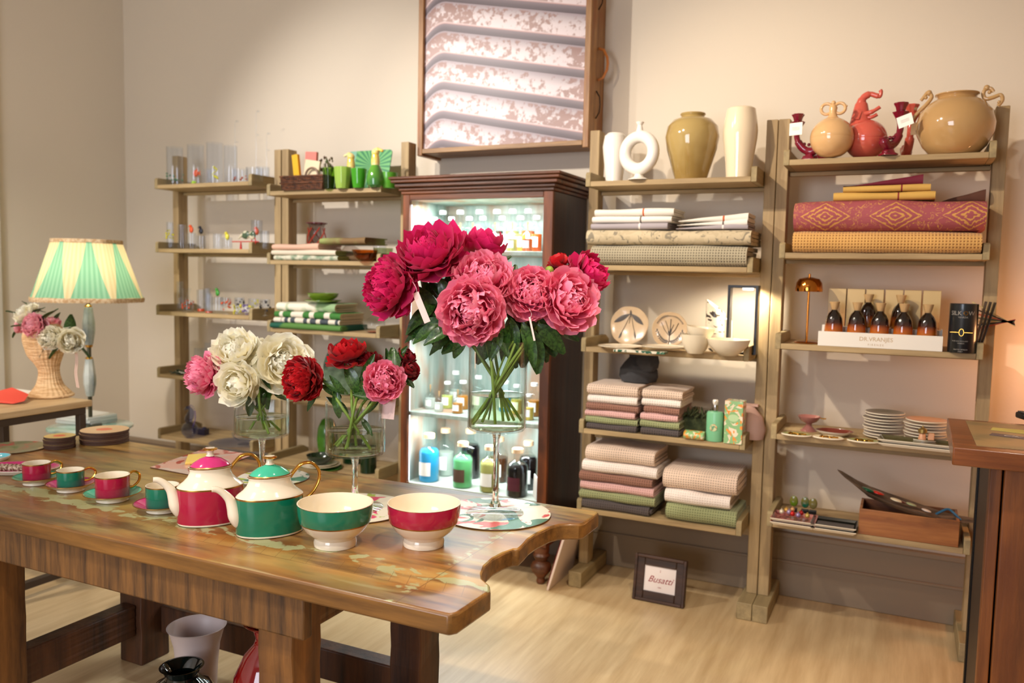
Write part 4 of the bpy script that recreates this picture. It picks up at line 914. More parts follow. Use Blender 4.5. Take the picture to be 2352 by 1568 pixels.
# ---- unit 4, shelf 2
PK = bpy.data.materials.new('pink_brocade'); PK.use_nodes = True; nt, bs = nodes_of(PK); bs.inputs['Roughness'].default_value = .8
tc = nt.nodes.new('ShaderNodeTexCoord'); mp = nt.nodes.new('ShaderNodeMapping'); nt.links.new(tc.outputs['Object'], mp.inputs[0]); mp.inputs['Scale'].default_value = (1, .15, 1)
sp = nt.nodes.new('ShaderNodeSeparateXYZ'); nt.links.new(mp.outputs[0], sp.inputs[0])
gx = MN('SUBTRACT', MN('FRACT', MN('ADD', MN('DIVIDE', sp.outputs[0], .27), .35)), .5); gz = MN('SUBTRACT', sp.outputs[2], .062)
dia = MN('ADD', MN('MULTIPLY', MN('ABSOLUTE', gx), 2.7), MN('MULTIPLY', MN('ABSOLUTE', gz), 17.0))
wv = nt.nodes.new('ShaderNodeTexVoronoi'); wv.feature = 'DISTANCE_TO_EDGE'; wv.inputs['Scale'].default_value = 44; nt.links.new(mp.outputs[0], wv.inputs['Vector'])
n1 = nt.nodes.new('ShaderNodeTexNoise'); n1.inputs['Scale'].default_value = 26; n1.inputs['Distortion'].default_value = 2.5; nt.links.new(mp.outputs[0], n1.inputs['Vector'])
med = MN('MULTIPLY', MN('LESS_THAN', dia, 1.0), MN('LESS_THAN', MN('ABSOLUTE', MN('SUBTRACT', MN('FRACT', MN('ADD', MN('MULTIPLY', dia, 3.0), MN('MULTIPLY', n1.outputs['Fac'], 1.2))), .5)), .17))
spr = MN('MULTIPLY', MN('GREATER_THAN', dia, 1.15), MN('LESS_THAN', MN('ABSOLUTE', MN('SUBTRACT', n1.outputs['Fac'], .58)), .016))
nt.links.new(mixc(MN('MAXIMUM', med, spr), (160, 78, 84), (206, 150, 78)), bs.inputs['Base Color'])
bp = nt.nodes.new('ShaderNodeBump'); bp.inputs['Strength'].default_value = .4; bp.inputs['Distance'].default_value = .01; n3 = nt.nodes.new('ShaderNodeTexNoise'); n3.inputs['Scale'].default_value = 9
mp2 = nt.nodes.new('ShaderNodeMapping'); mp2.inputs['Scale'].default_value = (1, 1, 6); nt.links.new(tc.outputs['Object'], mp2.inputs[0]); nt.links.new(mp2.outputs[0], n3.inputs['Vector']); nt.links.new(n3.outputs['Fac'], bp.inputs['Height']); nt.links.new(bp.outputs[0], bs.inputs['Normal'])
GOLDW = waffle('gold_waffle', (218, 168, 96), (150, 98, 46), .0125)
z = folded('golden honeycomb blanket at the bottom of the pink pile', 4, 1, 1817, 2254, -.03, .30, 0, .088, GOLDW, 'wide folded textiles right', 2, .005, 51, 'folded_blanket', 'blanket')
z = folded('pink blanket with golden ornament, lying on the golden one', 4, 1, 1818, 2262, -.03, .30, z, .128, PK, 'wide folded textiles right', 2, .010, 52, 'folded_blanket', 'blanket')
GL1 = striped((206, 164, 84), (132, 30, 44), 'gold_linen', .62, .003, .5); MG = mat('wine_linen', (104, 14, 40), .7)
zt = z
z2 = folded('gold linen with a wine stripe, lowest of the small pile on the pink blanket', 4, 1, 1912, 2146, .0, .2, zt, .034, GL1, 'gold linen pile', 1, .003, 53, 'folded_linen', 'linen')
z2 = folded('gold linen, middle of the small pile on the pink blanket', 4, 1, 1934, 2138, .0, .2, z2, .026, GL1, 'gold linen pile', 1, .003, 54, 'folded_linen', 'linen')
z2 = folded('wine red linen sloping up to the right on top of the gold linen', 4, 1, 1938, 2120, .02, .2, z2, .020, MG, 'gold linen pile', 1, .003, 55, 'folded_linen', 'linen', tilt=.045)
folded('dark brown folded cloth behind the pink blanket at the right', 4, 1, 2160, 2262, .16, .30, zt, .028, mat('dark_brown_cloth', (92, 58, 44), .9), None, 1, .003, 56, 'folded_cloth', 'cloth', tilt=.05)
# ================================================================ unit 3 top: vases
def von(u, j, px, y): p = on(u, j, px, y); return p, mpp(p)
p, k = von(3, 0, 1410, .14)
vessel('vase', 'white tapered vase standing behind the ring vase', 'vase', p, [(14*k, 0), (19*k, 2*k), (22*k, 30*k), (27*k, 72*k), (28*k, 84*k), (24*k, 108*k), (19*k, 113*k), (18*k, 114*k)], WHITE)
p, k = von(3, 0, 1466, .02); t = thing('ring_vase', 'glossy white ring shaped vase with small neck on a foot', 'vase', p, radians(-14))
b = B(); b.lathe([(0, 0), (24*k, .5*k), (24*k, 2*k), (12*k, 7*k), (7*k, 14*k), (8*k, 18*k)], 28); b.build('foot', WHITE, t)
b = B(); b.tube([(37*k*cos(a), 0, 62*k+36.5*k*sin(a)) for a in [2*pi*i/48 for i in range(48)]], 14*k, 18, closed=True); b.build('ring_body', WHITE, t, smooth=70)
b = B(); b.lathe([(9*k, 108*k), (7*k, 116*k), (5.5*k, 124*k), (9.5*k, 130*k), (9.5*k, 131*k), (7*k, 130.5*k), (4*k, 123*k), (.5*k, 120*k)], 24, cap0=False); b.build('neck', WHITE, t)
p, k = von(3, 0, 1586, .12)
vessel('vase', 'large mustard olive shoulder vase between the white ones', 'vase', p, [(33*k, 0), (35*k, 1*k), (44*k, 30*k), (56*k, 70*k), (61*k, 98*k), (57*k, 122*k), (44*k, 137*k), (28*k, 142*k), (26*k, 145*k), (29*k, 150*k), (28*k, 152*k)], mat('olive_glaze', (172, 148, 92), .1, coat=.6, c2=(150, 122, 66), nscale=4), n=44)
p, k = von(3, 0, 1696, .11)
vessel('vase', 'tall ivory vase with shoulders, right end of the white vases', 'vase', p, [(26*k, 0), (28*k, 1*k), (31*k, 40*k), (38*k, 90*k), (39*k, 108*k), (37*k, 130*k), (32*k, 158*k), (29*k, 160.5*k), (28*k, 161*k)], mat('ivory_glaze', (238, 220, 188), .12, coat=.6), n=40)
# ---- unit 3 shelf 3: plates, bowls, jug, lamp
def plate_mat(name, kind):
    m = bpy.data.materials.new(name); m.use_nodes = True; nt, bs = nodes_of(m); bs.inputs['Roughness'].default_value = .2; bs.inputs['Coat Weight'].default_value = .3
    global MNnt
    tc = nt.nodes.new('ShaderNodeTexCoord'); nz = nt.nodes.new('ShaderNodeTexNoise'); nz.inputs['Scale'].default_value = 30; nt.links.new(tc.outputs['Object'], nz.inputs['Vector'])
    r = nt.nodes.new('ShaderNodeValToRGB'); r.color_ramp.elements[0].color = lin((196, 166, 130)); r.color_ramp.elements[1].color = lin((208, 182, 146)); nt.links.new(nz.outputs['Fac'], r.inputs[0]); nt.links.new(r.outputs[0], bs.inputs['Base Color']); return m
PLT = plate_mat('botanical_plate', 0); INK = mat('dark_sepia_print', (62, 52, 44), .4)
def leaning_plate(px, y, R, label, kind):
    p, k = von(3, 2, px, y); t = thing('plate', label, 'plate', p, 0)
    tilt = radians(-12); T = Matrix.Translation((0, 0, .003)) @ Matrix.Rotation(tilt, 4, 'X') @ Matrix.Translation((0, 0, R)) @ Matrix.Rotation(pi/2, 4, 'X')
    wob = lambda a, z: 1+.015*sin(3*a+1)+.01*sin(7*a)
    b = B(); b.lathe([(.001, -.004), (R*.7, -.004), (R*.98, .006), (R, .011), (R*.97, .012), (R*.68, .003), (.001, .003)], 48, wob=wob, cap0=False, cap1=False, T=T); b.build('plate_body', PLT, t)
    b = B()
    def line(pts, r=.0012): b.tube([T @ Vector((x*R, y_*R, .0052+(.004 if x*x+y_*y_ > .5 else 0))) for x, y_ in pts], r, 5)
    def leafp(x0, y0, x1, y1, w):
        d = Vector((x1-x0, y1-y0)); n_ = Vector((-d.y, d.x)).normalized()*w; P = []
        for s in range(7): q = s/6; P.append((x0+d.x*q+n_.x*sin(pi*q), y0+d.y*q+n_.y*sin(pi*q)))
        for s in range(5, 0, -1): q = s/6; P.append((x0+d.x*q-n_.x*sin(pi*q), y0+d.y*q-n_.y*sin(pi*q)))
        vs = [T @ Vector((x*R, y_*R, .0046+.0045*max(0, (x*x+y_*y_)-.35)/.5)) for x, y_ in P]; b.add(vs, [tuple(range(len(vs)))])
    if kind == 0:
        leafp(0, .62, -.86, .12, .13); leafp(.02, .62, .74, .06, .13); leafp(0, .86, .02, .42, .05); line([(-.02, .5), (-.28, -.15), (-.44, -.48)]); leafp(-.36, -.3, -.52, -.78, .05); line([(.06, .5), (.22, -.1), (.34, -.42)]); leafp(.28, -.3, .4, -.72, .04); line([(0, .45), (-.03, .1)])
    else:
        line([(0, -.85), (.02, -.3), (.02, .6)], .0018); line([(.0, -.35), (-.3, 0), (-.5, .4)]); line([(.0, -.35), (.3, 0), (.46, .4)]); line([(0, -.2), (-.15, .2), (-.28, .5)]); line([(0, -.2), (.2, .3)])
        for q in range(30):
            a = radians(28+q*4.3); leafp(.74*cos(a), .74*sin(a)-.02, .93*cos(a), .93*sin(a)-.02, .022)
        for s in (-1, 1):
            for q in range(9): f = q/8; x, y_ = s*(.08+.62*f), -.72+.6*f*f; leafp(x, y_, x+s*.02, y_+.17, .035); leafp(x, y_, x+s*.14, y_-.02, .03)
        leafp(.02, -.3, .1, .1, .05); leafp(.02, -.35, -.08, 0, .05)
    b.build('botanical_print', INK, t, smooth=0)
leaning_plate(1442, .20, .098, 'larger blush plate with dragonfly print, standing against the wall side', 0)
leaning_plate(1535, .17, .088, 'smaller blush plate with tree and fern print, standing', 1)
def dish(u, j, px, y, R, H, m, label, cat='plate', name='plate', dz=0, sx=1, group=None, t_=.003):
    p = on(u, j, px, y, dz); return vessel(name, label, cat, p, [(R*.6, 0), (R*.7, .001), (R, H), (R*1.0, H+.002)], m, t_, 40, group, sx=sx, wob=lambda a, z: 1+.012*sin(3*a+px))
OFFW = mat('off_white_glaze', (236, 224, 200), .2, coat=.3)
dish(3, 2, 1425, .03, .112, .011, OFFW, 'flat off-white dish under the dragonfly plate', sx=.95)
dish(3, 2, 1522, -.03+.03, .10, .009, OFFW, 'flat off-white dish in front of the fern plate', dz=.0135)
p = on(3, 2, 1488, -.045+.02); b = B(); b.box(-.12, .12, -.03, .03, 0, .011); t = tag(b.build('rectangular_dish', [disc_art('green_tile_art', (226, 220, 200), (30, (30, 96, 66), (20, 84, 58), .48, 5))], loc=p+Vector((0, -.12, 0)), rz=0, bevel=.002), 'narrow dark green and white patterned dish at the shelf front', 'dish')
def deep(u, j, px, y, R, H, m, label, dz=0, foot=.45, name='bowl', cat='bowl', group=None, tl=0):
    p = on(u, j, px, y, dz); o = vessel(name, label, cat, p, [(R*foot, 0), (R*(foot+.05), .001), (R*(foot+.25)*1.05, H*.25), (R*.92, H*.65), (R, H)], m, .003, 36, group, wob=lambda a, z: 1+.01*sin(2*a+px)); o.rotation_euler = (0, tl, 0); return o
deep(3, 2, 1597, -.02, .068, .088, OFFW, 'lower white bowl of the stacked pair', group='white bowls')
deep(3, 2, 1606, -.015, .066, .060, OFFW, 'upper white bowl nested in the stacked pair', dz=.062, tl=radians(6), foot=.42, group='white bowls')
deep(3, 2, 1672, -.03, .094, .074, OFFW, 'wide white bowl in front of the black lamp', group='white bowls', foot=.35)
p, k = von(3, 2, 1640, .18); t = thing('jug', 'tall cream jug with slanted mouth and botanical print', 'jug', p)
R = .045; b = B(); n = 30; rs = []
prof = [(.5, 0), (.98, 0), (1, .004), (.98, .1), (1.0, .21)]
for r, z in prof: rs.append([(R*r*cos(q), R*r*sin(q), z + (z/.21)**4*.035*(-cos(q))) for q in [2*pi*i/n for i in range(n)]])
for r, z in [(.92, .209), (.9, .1), (.9, .01), (.01, .01)]: rs.append([(R*r*cos(q), R*r*sin(q), z + (z/.21)**4*.035*(-cos(q))) for q in [2*pi*i/n for i in range(n)]])
b.rings(rs, cap0=True, cap1=False); b.build('jug_body', disc_art('jug_print', (240, 226, 200), (26, (236, 222, 196), (70, 60, 52), .60, 2)), t, smooth=50)
b = B(); b.tube(spl([(R, 0, .15), (R+.024, 0, .152), (R+.030, 0, .12), (R+.027, 0, .03), (R, 0, .026)], 5), .006, 8); b.build('handle', OFFW, t)
p, k = von(3, 2, 1703, .10); t = thing('table_lamp', 'black rectangular frame lamp glowing at its top, right end of the plate shelf', 'lamp', p, 0)
b = B(); hw = .062; d_ = .03
for s in (-1, 1): b.box(s*hw-.006, s*hw+.006, -d_, d_, 0, .315)
b.box(-hw+.006, hw-.006, -d_, d_, .303, .315); b.box(-hw+.006, hw-.006, -d_, d_, 0, .010); b.build('frame', DARK, t, bevel=.001)
b = B(); b.lathe([(0, 0), (.022, 0), (.024, .004), (.024, .008), (0, .008)], 24, (.018, 0, .294)); b.build('light_disc', mat('lamp_disc', (255, 236, 205), .5, emit=22), t)
lamp('table_lamp_light', 'SPOT', (p.x+.0, p.y+.03, p.z+.292), (p.x, p.y+.12, p.z), 9.0, (1, .88, .70), spot_size=radians(160), spot_blend=.4, shadow_soft_size=.02)
# framed sign on the floor
p = at_z(1512, 1384, 0); t = thing('framed_sign', 'small dark wood frame with red script lettering, standing on the floor', 'sign', (p.x, p.y, 0), radians(-1))
T = Matrix.Rotation(radians(-9), 4, 'X'); FWd = wood('dark_frame_wood', (40, 26, 20), (78, 52, 38), 0, 3, .5, .2)
Wf, Hf = .128, .222
for (x0, x1, z0, z1) in ((-Wf, -Wf+.05, 0, Hf), (Wf-.05, Wf, 0, Hf), (-Wf+.05, Wf-.05, 0, .05), (-Wf+.05, Wf-.05, Hf-.05, Hf)):
    b = B(); b.box(x0, x1, -.012, .012, z0, z1, T=T); b.build('frame_bar', FWd, t, bevel=.004)
b = B()
for (x0, x1, z0, z1) in ((-Wf, -Wf+.014, 0, Hf), (Wf-.014, Wf, 0, Hf), (-Wf+.014, Wf-.014, 0, .014), (-Wf+.014, Wf-.014, Hf-.014, Hf)): b.box(x0, x1, -.020, -.012, z0, z1, T=T)
b.build('raised_edge', FWd, t, bevel=.003)
b = B(); b.box(-Wf+.048, Wf-.048, -.004, .004, .048, Hf-.048, T=T); b.build('card', mat('sign_card', (236, 226, 224), .4), t, smooth=0)
RED = mat('red_print', (150, 30, 40), .5)
text('Busatti', .044, T @ Matrix.Translation((0, -.0046, .108)) @ FRONT, RED, 'lettering', t, shear=.45, extrude=.0002)
text('I', .018, T @ Matrix.Translation((0, -.0046, .150)) @ FRONT, RED, 'small_emblem', t, extrude=.0002)
text('1842', .009, T @ Matrix.Translation((0, -.0046, .072)) @ FRONT, RED, 'small_lettering', t, extrude=.0002)
# boards leaning between cabinet and shelf
for nm, px, c, lab, dx, ln in (('leaning_board', 1268, (226, 206, 196), 'white board leaning on the floor between cabinet and towel shelves', 0, .13), ('leaning_board', 1268, (110, 24, 20), 'dark red board behind the white leaning board', -.02, .10)):
    b = B(); T = Matrix.Rotation(radians(16), 4, 'Y'); b.box(-.006, .006, -.16, .16, .002, .34, T=T)
    tag(b.build(nm, mat('board_%d' % c[0], c, .5), loc=(1.652+dx, .10+(.05 if dx else 0), .0), bevel=.002), lab, 'board')
# ================================================================ unit 4, shelf 1: orbs, candle holders, big vase
WINE = mat('wine_glaze', (120, 14, 40), .12, coat=.6); CORAL = mat('coral_glaze', (206, 92, 76), .12, coat=.6); SANDG = mat('sand_glaze', (222, 178, 124), .12, coat=.6); TANG = mat('tan_glaze', (190, 152, 100), .1, coat=.6)
def candle_holder(px, y, k_, m, label, rz):
    p = on(4, 0, px, y); t = thing('candle_holder', label, 'candle holder', p, rz)
    b = B(); b.lathe([(0, 0), (.036, .001), (.036, .006), (.024, .014), (.018, .03)], 18, (.045, 0, 0), wob=lambda a, z: 1+.16*sin(4*a))
    b.ball((.02, 0, .012), .012, 8); b.ball((.07, .01, .012), .012, 8)
    b.tube(spl([(.085, 0, .075), (.075, 0, .058), (.050, 0, .040), (.015, 0, .055), (-.010, 0, .085), (-.022, 0, .12), (-.02, 0, .155)], 5), [.014]*4+[.022]*9+[.019]*9+[.014]*9, 12)
    for q in range(4): b.ball((.06-.022*q, 0, .072+.004*q), .009, 8)
    b.build('curled_body', m, t, smooth=70)
    b = B(); b.lathe([(.014, .150), (.020, .165), (.034, .190), (.030, .192), (.014, .186)], 24, (-.02, 0, 0), wob=lambda a, z: 1+.07*sin(8*a)); b.build('drip_pan', m, t)
    b = B(); b.lathe([(.013, .186), (.018, .196), (.022, .212), (.030, .226), (.027, .230), (.016, .226)], 24, (-.02, 0, 0), wob=lambda a, z: 1+.07*sin(8*a)); b.build('candle_cup', m, t)
    t.scale = (k_, k_, k_); return t
candle_holder(1838, .04, .86, WINE, 'wine red candle holder at the left end, with a white price card', radians(0))
candle_holder(2056, .04, .96, WINE, 'wine red candle holder between the coral orb and the big tan vase', radians(232))
candle_holder(2085, .20, 1.02, CORAL, 'coral red candle holder behind the second wine red one', radians(100))
candle_holder(1914, .24, .80, WINE, 'wine red candle holder mostly hidden behind the sand coloured orb', radians(200))
def pricecard(u, j, px, py, y, w, h, tilt, label):
    C_ = at_y(px, py, y); t = thing('price_card', label, 'tag', C_, radians(-20))
    b = B(); b.box(-w/2, w/2, -.0005, .0005, -h/2, h/2, T=Matrix.Rotation(tilt, 4, 'Y')); b.build('card', PAPER, t, smooth=0)
    b = B()
    for q in range(3): b.box(-w*.28, w*.28, -.0009, -.0006, -h*.1+q*h*.1, -h*.1+q*h*.1+.001, T=Matrix.Rotation(tilt, 4, 'Y'))
    b.build('fine_print', mat('grey_print', (120, 116, 112), .6), t, smooth=0)
    b = B(); b.tube([(0, 0, h*.45), (.004, .004, h*.62), (0, .012, h*.7)], .0008, 5); b.build('cord', DARK, t)
pricecard(4, 0, 1828, 296, -.03, .058, .052, 0, 'square white price card on the left wine red candle holder')
pricecard(4, 0, 2079, 277, -.03, .060, .046, radians(-16), 'tilted white price card on the right wine red candle holder')
def orb(px, y, R, m, label):
    p = on(4, 0, px, y); t = thing('lidded_orb', label, 'jar', p)
    b = B(); b.lathe([(0, 0)]+[(R*sin(radians(a)), R*.97-R*.97*cos(radians(a))) for a in range(28, 89, 6)]+[(R*1.0, R*.955), (R*.985, R*.965)]+[(R*sin(radians(a)), R*.985-R*.97*cos(radians(a))) for a in range(91, 175, 7)]+[(0, R*1.96)], 40); b.build('orb_body', m, t, smooth=30); return t
t = orb(1908, .02, .088, SANDG, 'round sand coloured lidded jar with ring handles on top')
b = B(); b.lathe([(.030, 0), (.018, .012), (.014, .03), (.018, .045), (.010, .06)], 18, (0, 0, .165)); 
for s in (-1, 1): b.tube([(s*.026+.022*cos(a), .0, .208+.022*sin(a)) for a in [2*pi*i/20 for i in range(20)]], .0065, 8, closed=True)
b.ball((0, 0, .232), .010, 8); b.ball((.052, 0, .216), .005, 6); b.build('ring_handle', SANDG, t, smooth=60)
t = orb(1986, .10, .086, CORAL, 'round coral lidded jar topped by an elephant head with raised trunk')
b = B(); b.lathe([(.050, -.01), (.040, .02), (.034, .05), (.026, .085), (.012, .105)], 16, (-.025, 0, .150), sy=.8)
b.tube(spl([(-.028, 0, .235), (-.016, 0, .262), (.008, 0, .274), (.032, 0, .266), (.046, 0, .262), (.050, 0, .280), (.046, 0, .288)], 5), [.019]*4+[.015]*6+[.011]*8+[.008]*13, 10)
b.tube(spl([(-.01, -.018, .19), (.02, -.024, .196), (.044, -.024, .21), (.05, -.024, .214)], 4), [.010]*5+[.008]*8, 8)
b.tube(spl([(-.01, -.012, .175), (.02, -.014, .176), (.04, -.014, .186)], 4), .008, 8)
b.add([(-.05, -.02, .20), (-.06, -.035, .17), (-.03, -.04, .165), (-.02, -.03, .20)], [(0, 1, 2, 3)]); b.build('elephant_head', CORAL, t, smooth=60)
p, k = von(4, 0, 2190, .08); t = thing('handled_vase', 'big round tan vase with curled lizard handles, beside the coral candle holder', 'vase', p, radians(-6))
b = B(); b.lathe(hollow([(44*k, 0), (48*k, 1*k), (66*k, 20*k), (80*k, 50*k), (82*k, 70*k), (76*k, 96*k), (60*k, 116*k), (44*k, 126*k), (40*k, 130*k), (42*k, 134*k), (46*k, 136*k), (46*k, 138*k)], .005), 52, cap0=False, cap1=False); b.build('vase_body', TANG, t, smooth=60)
for s in (-1, 1):
    b = B(); pt = [(82, 100), (90, 112), (86, 124), (72, 120), (58, 118), (52, 128), (56, 140), (66, 140), (72, 132)] if s > 0 else [(92, 84), (84, 96), (78, 104), (66, 116), (56, 128), (52, 138), (60, 148), (68, 138), (74, 130)]
    pts = spl([(s*x*k, -4*k, z*k+(4*k if s > 0 else 0)) for x, z in pt], 4); b.tube(pts, [4.6*k-(1.5*k*abs(i/len(pts)-.4)) for i in range(len(pts))], 8)
    b.ball((s*58*k, -4*k, 146*k), 7*k, 8); b.ball((s*64*k, -4*k, 136*k), 4.5*k, 8); b.ball((s*84*k, -6*k, 112*k), 4*k, 8)
    b.build('lizard_handle', TANG, t, smooth=70)
b = B(); b.box(-90*k, -78*k, -20*k, -19.4*k, 50*k, 78*k); b.build('price_label', mat('kraft_card', (150, 122, 90), .7), t, smooth=0)
# ---- shelf 3: brass lamp, boxes, bottles, tray
BRASS = mat('polished_brass', (190, 120, 48), .08, 1)
p, k = von(4, 2, 1852, .10); t = thing('table_lamp', 'small polished copper mushroom lamp, left end of the perfume shelf', 'lamp', p)
b = B(); b.lathe([(0, 0), (27*k, .2*k), (28*k, 2*k), (24*k, 4*k), (5*k, 5.5*k), (0, 6*k)], 30); b.build('lamp_base', BRASS, t)
b = B(); b.lathe([(2.6*k, 5*k), (2.6*k, 124*k)], 14); b.build('lamp_stem', BRASS, t)
b = B(); b.lathe([(29.5*k, 118*k), (30*k, 124*k), (28*k, 138*k), (22*k, 147*k), (10*k, 150*k), (3*k, 151*k), (2.6*k, 158*k), (0, 159*k), (.0, 149*k), (20*k, 145*k), (27*k, 136*k), (29*k, 118*k)], 36, cap0=False, cap1=False); b.build('lamp_shade', BRASS, t)
def grad(name, stops, z0, z1, rough=.3, coat=0, metal=0):
    m = bpy.data.materials.new(name); m.use_nodes = True; nt, bs = nodes_of(m); tc = nt.nodes.new('ShaderNodeTexCoord'); sp = nt.nodes.new('ShaderNodeSeparateXYZ'); nt.links.new(tc.outputs['Object'], sp.inputs[0])
    mr = nt.nodes.new('ShaderNodeMapRange'); mr.inputs[1].default_value = z0; mr.inputs[2].default_value = z1; nt.links.new(sp.outputs[2], mr.inputs[0])
    r = nt.nodes.new('ShaderNodeValToRGB'); el = r.color_ramp.elements
    while len(el) < len(stops): el.new(.5)
    for e_, (p_, c_) in zip(el, stops): e_.position = p_; e_.color = lin(c_)
    nt.links.new(mr.outputs[0], r.inputs[0]); nt.links.new(r.outputs[0], bs.inputs['Base Color']); bs.inputs['Roughness'].default_value = rough; bs.inputs['Coat Weight'].default_value = coat; bs.inputs['Metallic'].default_value = metal; return m
BX = [grad('box_print_%d' % i, [(0, a), (.45, c), (1, (206, 176, 118))], 0, .19, .4) for i, (a, c) in enumerate([((176, 90, 92), (204, 150, 104)), ((60, 62, 52), (160, 142, 100)), ((64, 54, 46), (196, 168, 112)), ((190, 96, 60), (204, 156, 100)), ((76, 78, 66), (176, 160, 112)), ((150, 44, 40), (206, 140, 84))])]
for i, (a, c) in enumerate(((1897, 1938), (1940, 1981), (1983, 2024), (2027, 2068), (2070, 2110), (2113, 2155))):
    y = .17; z = ST(4, 2); x0, x1 = at_col(a, y, z), at_col(c, y, z)
    b = B(); b.box(-(x1-x0)/2+.001, (x1-x0)/2-.001, 0, .07, 0, .245); nmn = ['leftmost', 'second from left', 'third from left', 'fourth from left', 'fifth from left', 'rightmost'][i]
    tag(b.build('perfume_box', BX[i], loc=((x0+x1)/2, y, z+.0006), bevel=.001), f'{nmn} of the six golden boxes behind the amber bottles', 'box', 'golden perfume boxes in a row')
a, c = at_col(1878, -.05+.05, ST(4, 2)), at_col(2164, 0, ST(4, 2))
p = Vector(((a+c)/2, .0, ST(4, 2)+.0006)); t = thing('display_tray', 'long white card tray with gold serif lettering, holding amber bottles', 'tray', p); w = (c-a)/2; WC = mat('white_card', (238, 232, 220), .5)
b = B(); b.box(-w, w, 0, .003, 0, .062); b.build('front_wall', WC, t, smooth=0)
b = B(); b.box(-w, w, .0035, .095, 0, .045); b.build('step', WC, t, smooth=0)
b = B(); b.box(-w+.02, w-.004, .0955, .150, 0, .080); b.build('rear_step', WC, t, smooth=0)
b = B(); b.box(-w+.006, -w+.02, .0955, .150, 0, .085); b.box(w-.003, w, .0955, .150, 0, .085); b.build('end_wall', WC, t, smooth=0)
GP = mat('gold_print', (196, 168, 128), .5)
text('DR.VRANJES', .024, Matrix.Translation((-.01, -.0004, .036)) @ FRONT, GP, 'lettering', t, extrude=.0002)
text('FIRENZE', .011, Matrix.Translation((-.01, -.0004, .013)) @ FRONT, GP, 'small_lettering', t, extrude=.0002, spacing=1.6)
AMB = grad('amber_dark_glass', [(0, (200, 120, 30)), (.28, (170, 80, 22)), (.45, (60, 22, 12)), (.6, (20, 10, 8)), (1, (16, 9, 8))], 0, .118, .08, .8); WDC = wood('stopper_wood', (176, 140, 92), (208, 172, 122), 2, 4, .6)
def amber(px, y, dz, label, grp):
    p = on(4, 2, px, y, dz); t = thing('amber_bottle', label, 'bottle', p, 0, grp)
    b = B(); b.lathe([(0, 0), (.038, .001), (.039, .004), (.037, .04), (.033, .072), (.024, .092), (.014, .103), (.012, .108), (0, .108)], 30); b.build('bottle_body', AMB, t)
    b = B(); b.lathe([(.011, .1085), (.013, .112), (.021, .142), (.020, .143), (0, .143)], 18); b.build('wooden_stopper', WDC, t)
for i, px in enumerate((1914, 1966, 2019, 2073, 2128)): amber(px, .048, .046, f'{["leftmost","second from left","middle","second from right","rightmost"][i]} amber bottle in the front row of the white tray', 'amber bottles on the tray')
amber(1992, .123, .081, 'left amber bottle of the raised back row', 'amber bottles on the tray'); amber(2066, .123, .081, 'right amber bottle of the raised back row', 'amber bottles on the tray')
p, k = von(4, 2, 2208, .02); t = thing('scarf_box', 'black cylinder box with silver and gold lettering, right end of perfume shelf', 'box', p, radians(-8))
b = B(); b.lathe([(0, 0), (29*k, 0), (29.5*k, 1*k), (29.5*k, 111*k), (28.5*k, 112*k), (0, 112*k)], 40); b.build('box_body', mat('black_card', (22, 26, 30), .3, coat=.3), t)
SIL = mat('silver_print', (206, 200, 190), .4)
def curved(body, size, z, m, R, nm='lettering', dx=0):
    o = text(body, size, Matrix.Identity(4), m, nm, t, extrude=.0001)
    for v in o.data.vertices:
        a = (v.co.x+dx)/R; v.co = Vector((R*sin(a), -R*cos(a)-.0008, v.co.y+z))
R_ = 29.5*k
curved('SILK', .024, 90*k, SIL, R_, dx=-.024); curved('O', .024, 90*k, GOLD, R_, dx=.012); curved('W', .024, 90*k, SIL, R_, dx=.034); curved('VENEZIA', .009, 81*k, SIL, R_, dx=.003)
curved('PURE SILK FOULARD', .0065, 27*k, SIL, R_, dx=-.004); curved('VENEZIA', .0065, 22*k, SIL, R_); curved('SILKOW VENEZIA', .0065, 8*k, SIL, R_); curved('ITALY', .0065, 3.5*k, SIL, R_)
b = B(); b.tube([(R_*sin((.014*cos(a)*.6)/R_)*1.0, -R_-.001, 47*k+.014*sin(a)) for a in [2*pi*i/20 for i in range(20)]], .0012, 5, closed=True)
b.box(-.04, -.01, -R_-.0002, -R_+.006, 46.6*k, 47.4*k); b.box(.01, .04, -R_-.0002, -R_+.006, 46.6*k, 47.4*k); b.build('gold_ring_emblem', GOLD, t)
p = on(4, 2, 2243, .02); 
for q in range(3):
    b = B(); b.box(-.001, .001, 0, .10, 0, .21, T=Matrix.Rotation(radians(9+q*2), 4, 'Y')); tag(b.build('brochure', [mat('black_brochure', (30, 28, 28), .4)], loc=p+Vector((-.008+q*.009, 0, .0))), ['inner black brochure leaning by the black cylinder box', 'middle black brochure leaning by the right post', 'outer black brochure touching the right post'][q], 'brochure', 'black brochures')
b = B(); rnd = random.Random(4)
t = thing('scarf_fan', 'fan of folded colourful silk ribbons sticking out behind the right post', 'scarf', at_y(2262, 735, .16))
for q in range(7):
    b = B(); z = -.03+q*.011; b.box(-.08, .105, -.004, .004, z, z+.005, T=Matrix.Rotation(radians(-18+q*8), 4, 'Y')); b.build('ribbon', mat('ribbon_%d' % (q % 4), [(200, 90, 60), (30, 30, 34), (214, 190, 130), (70, 90, 60)][q % 4], .5), t, smooth=0)
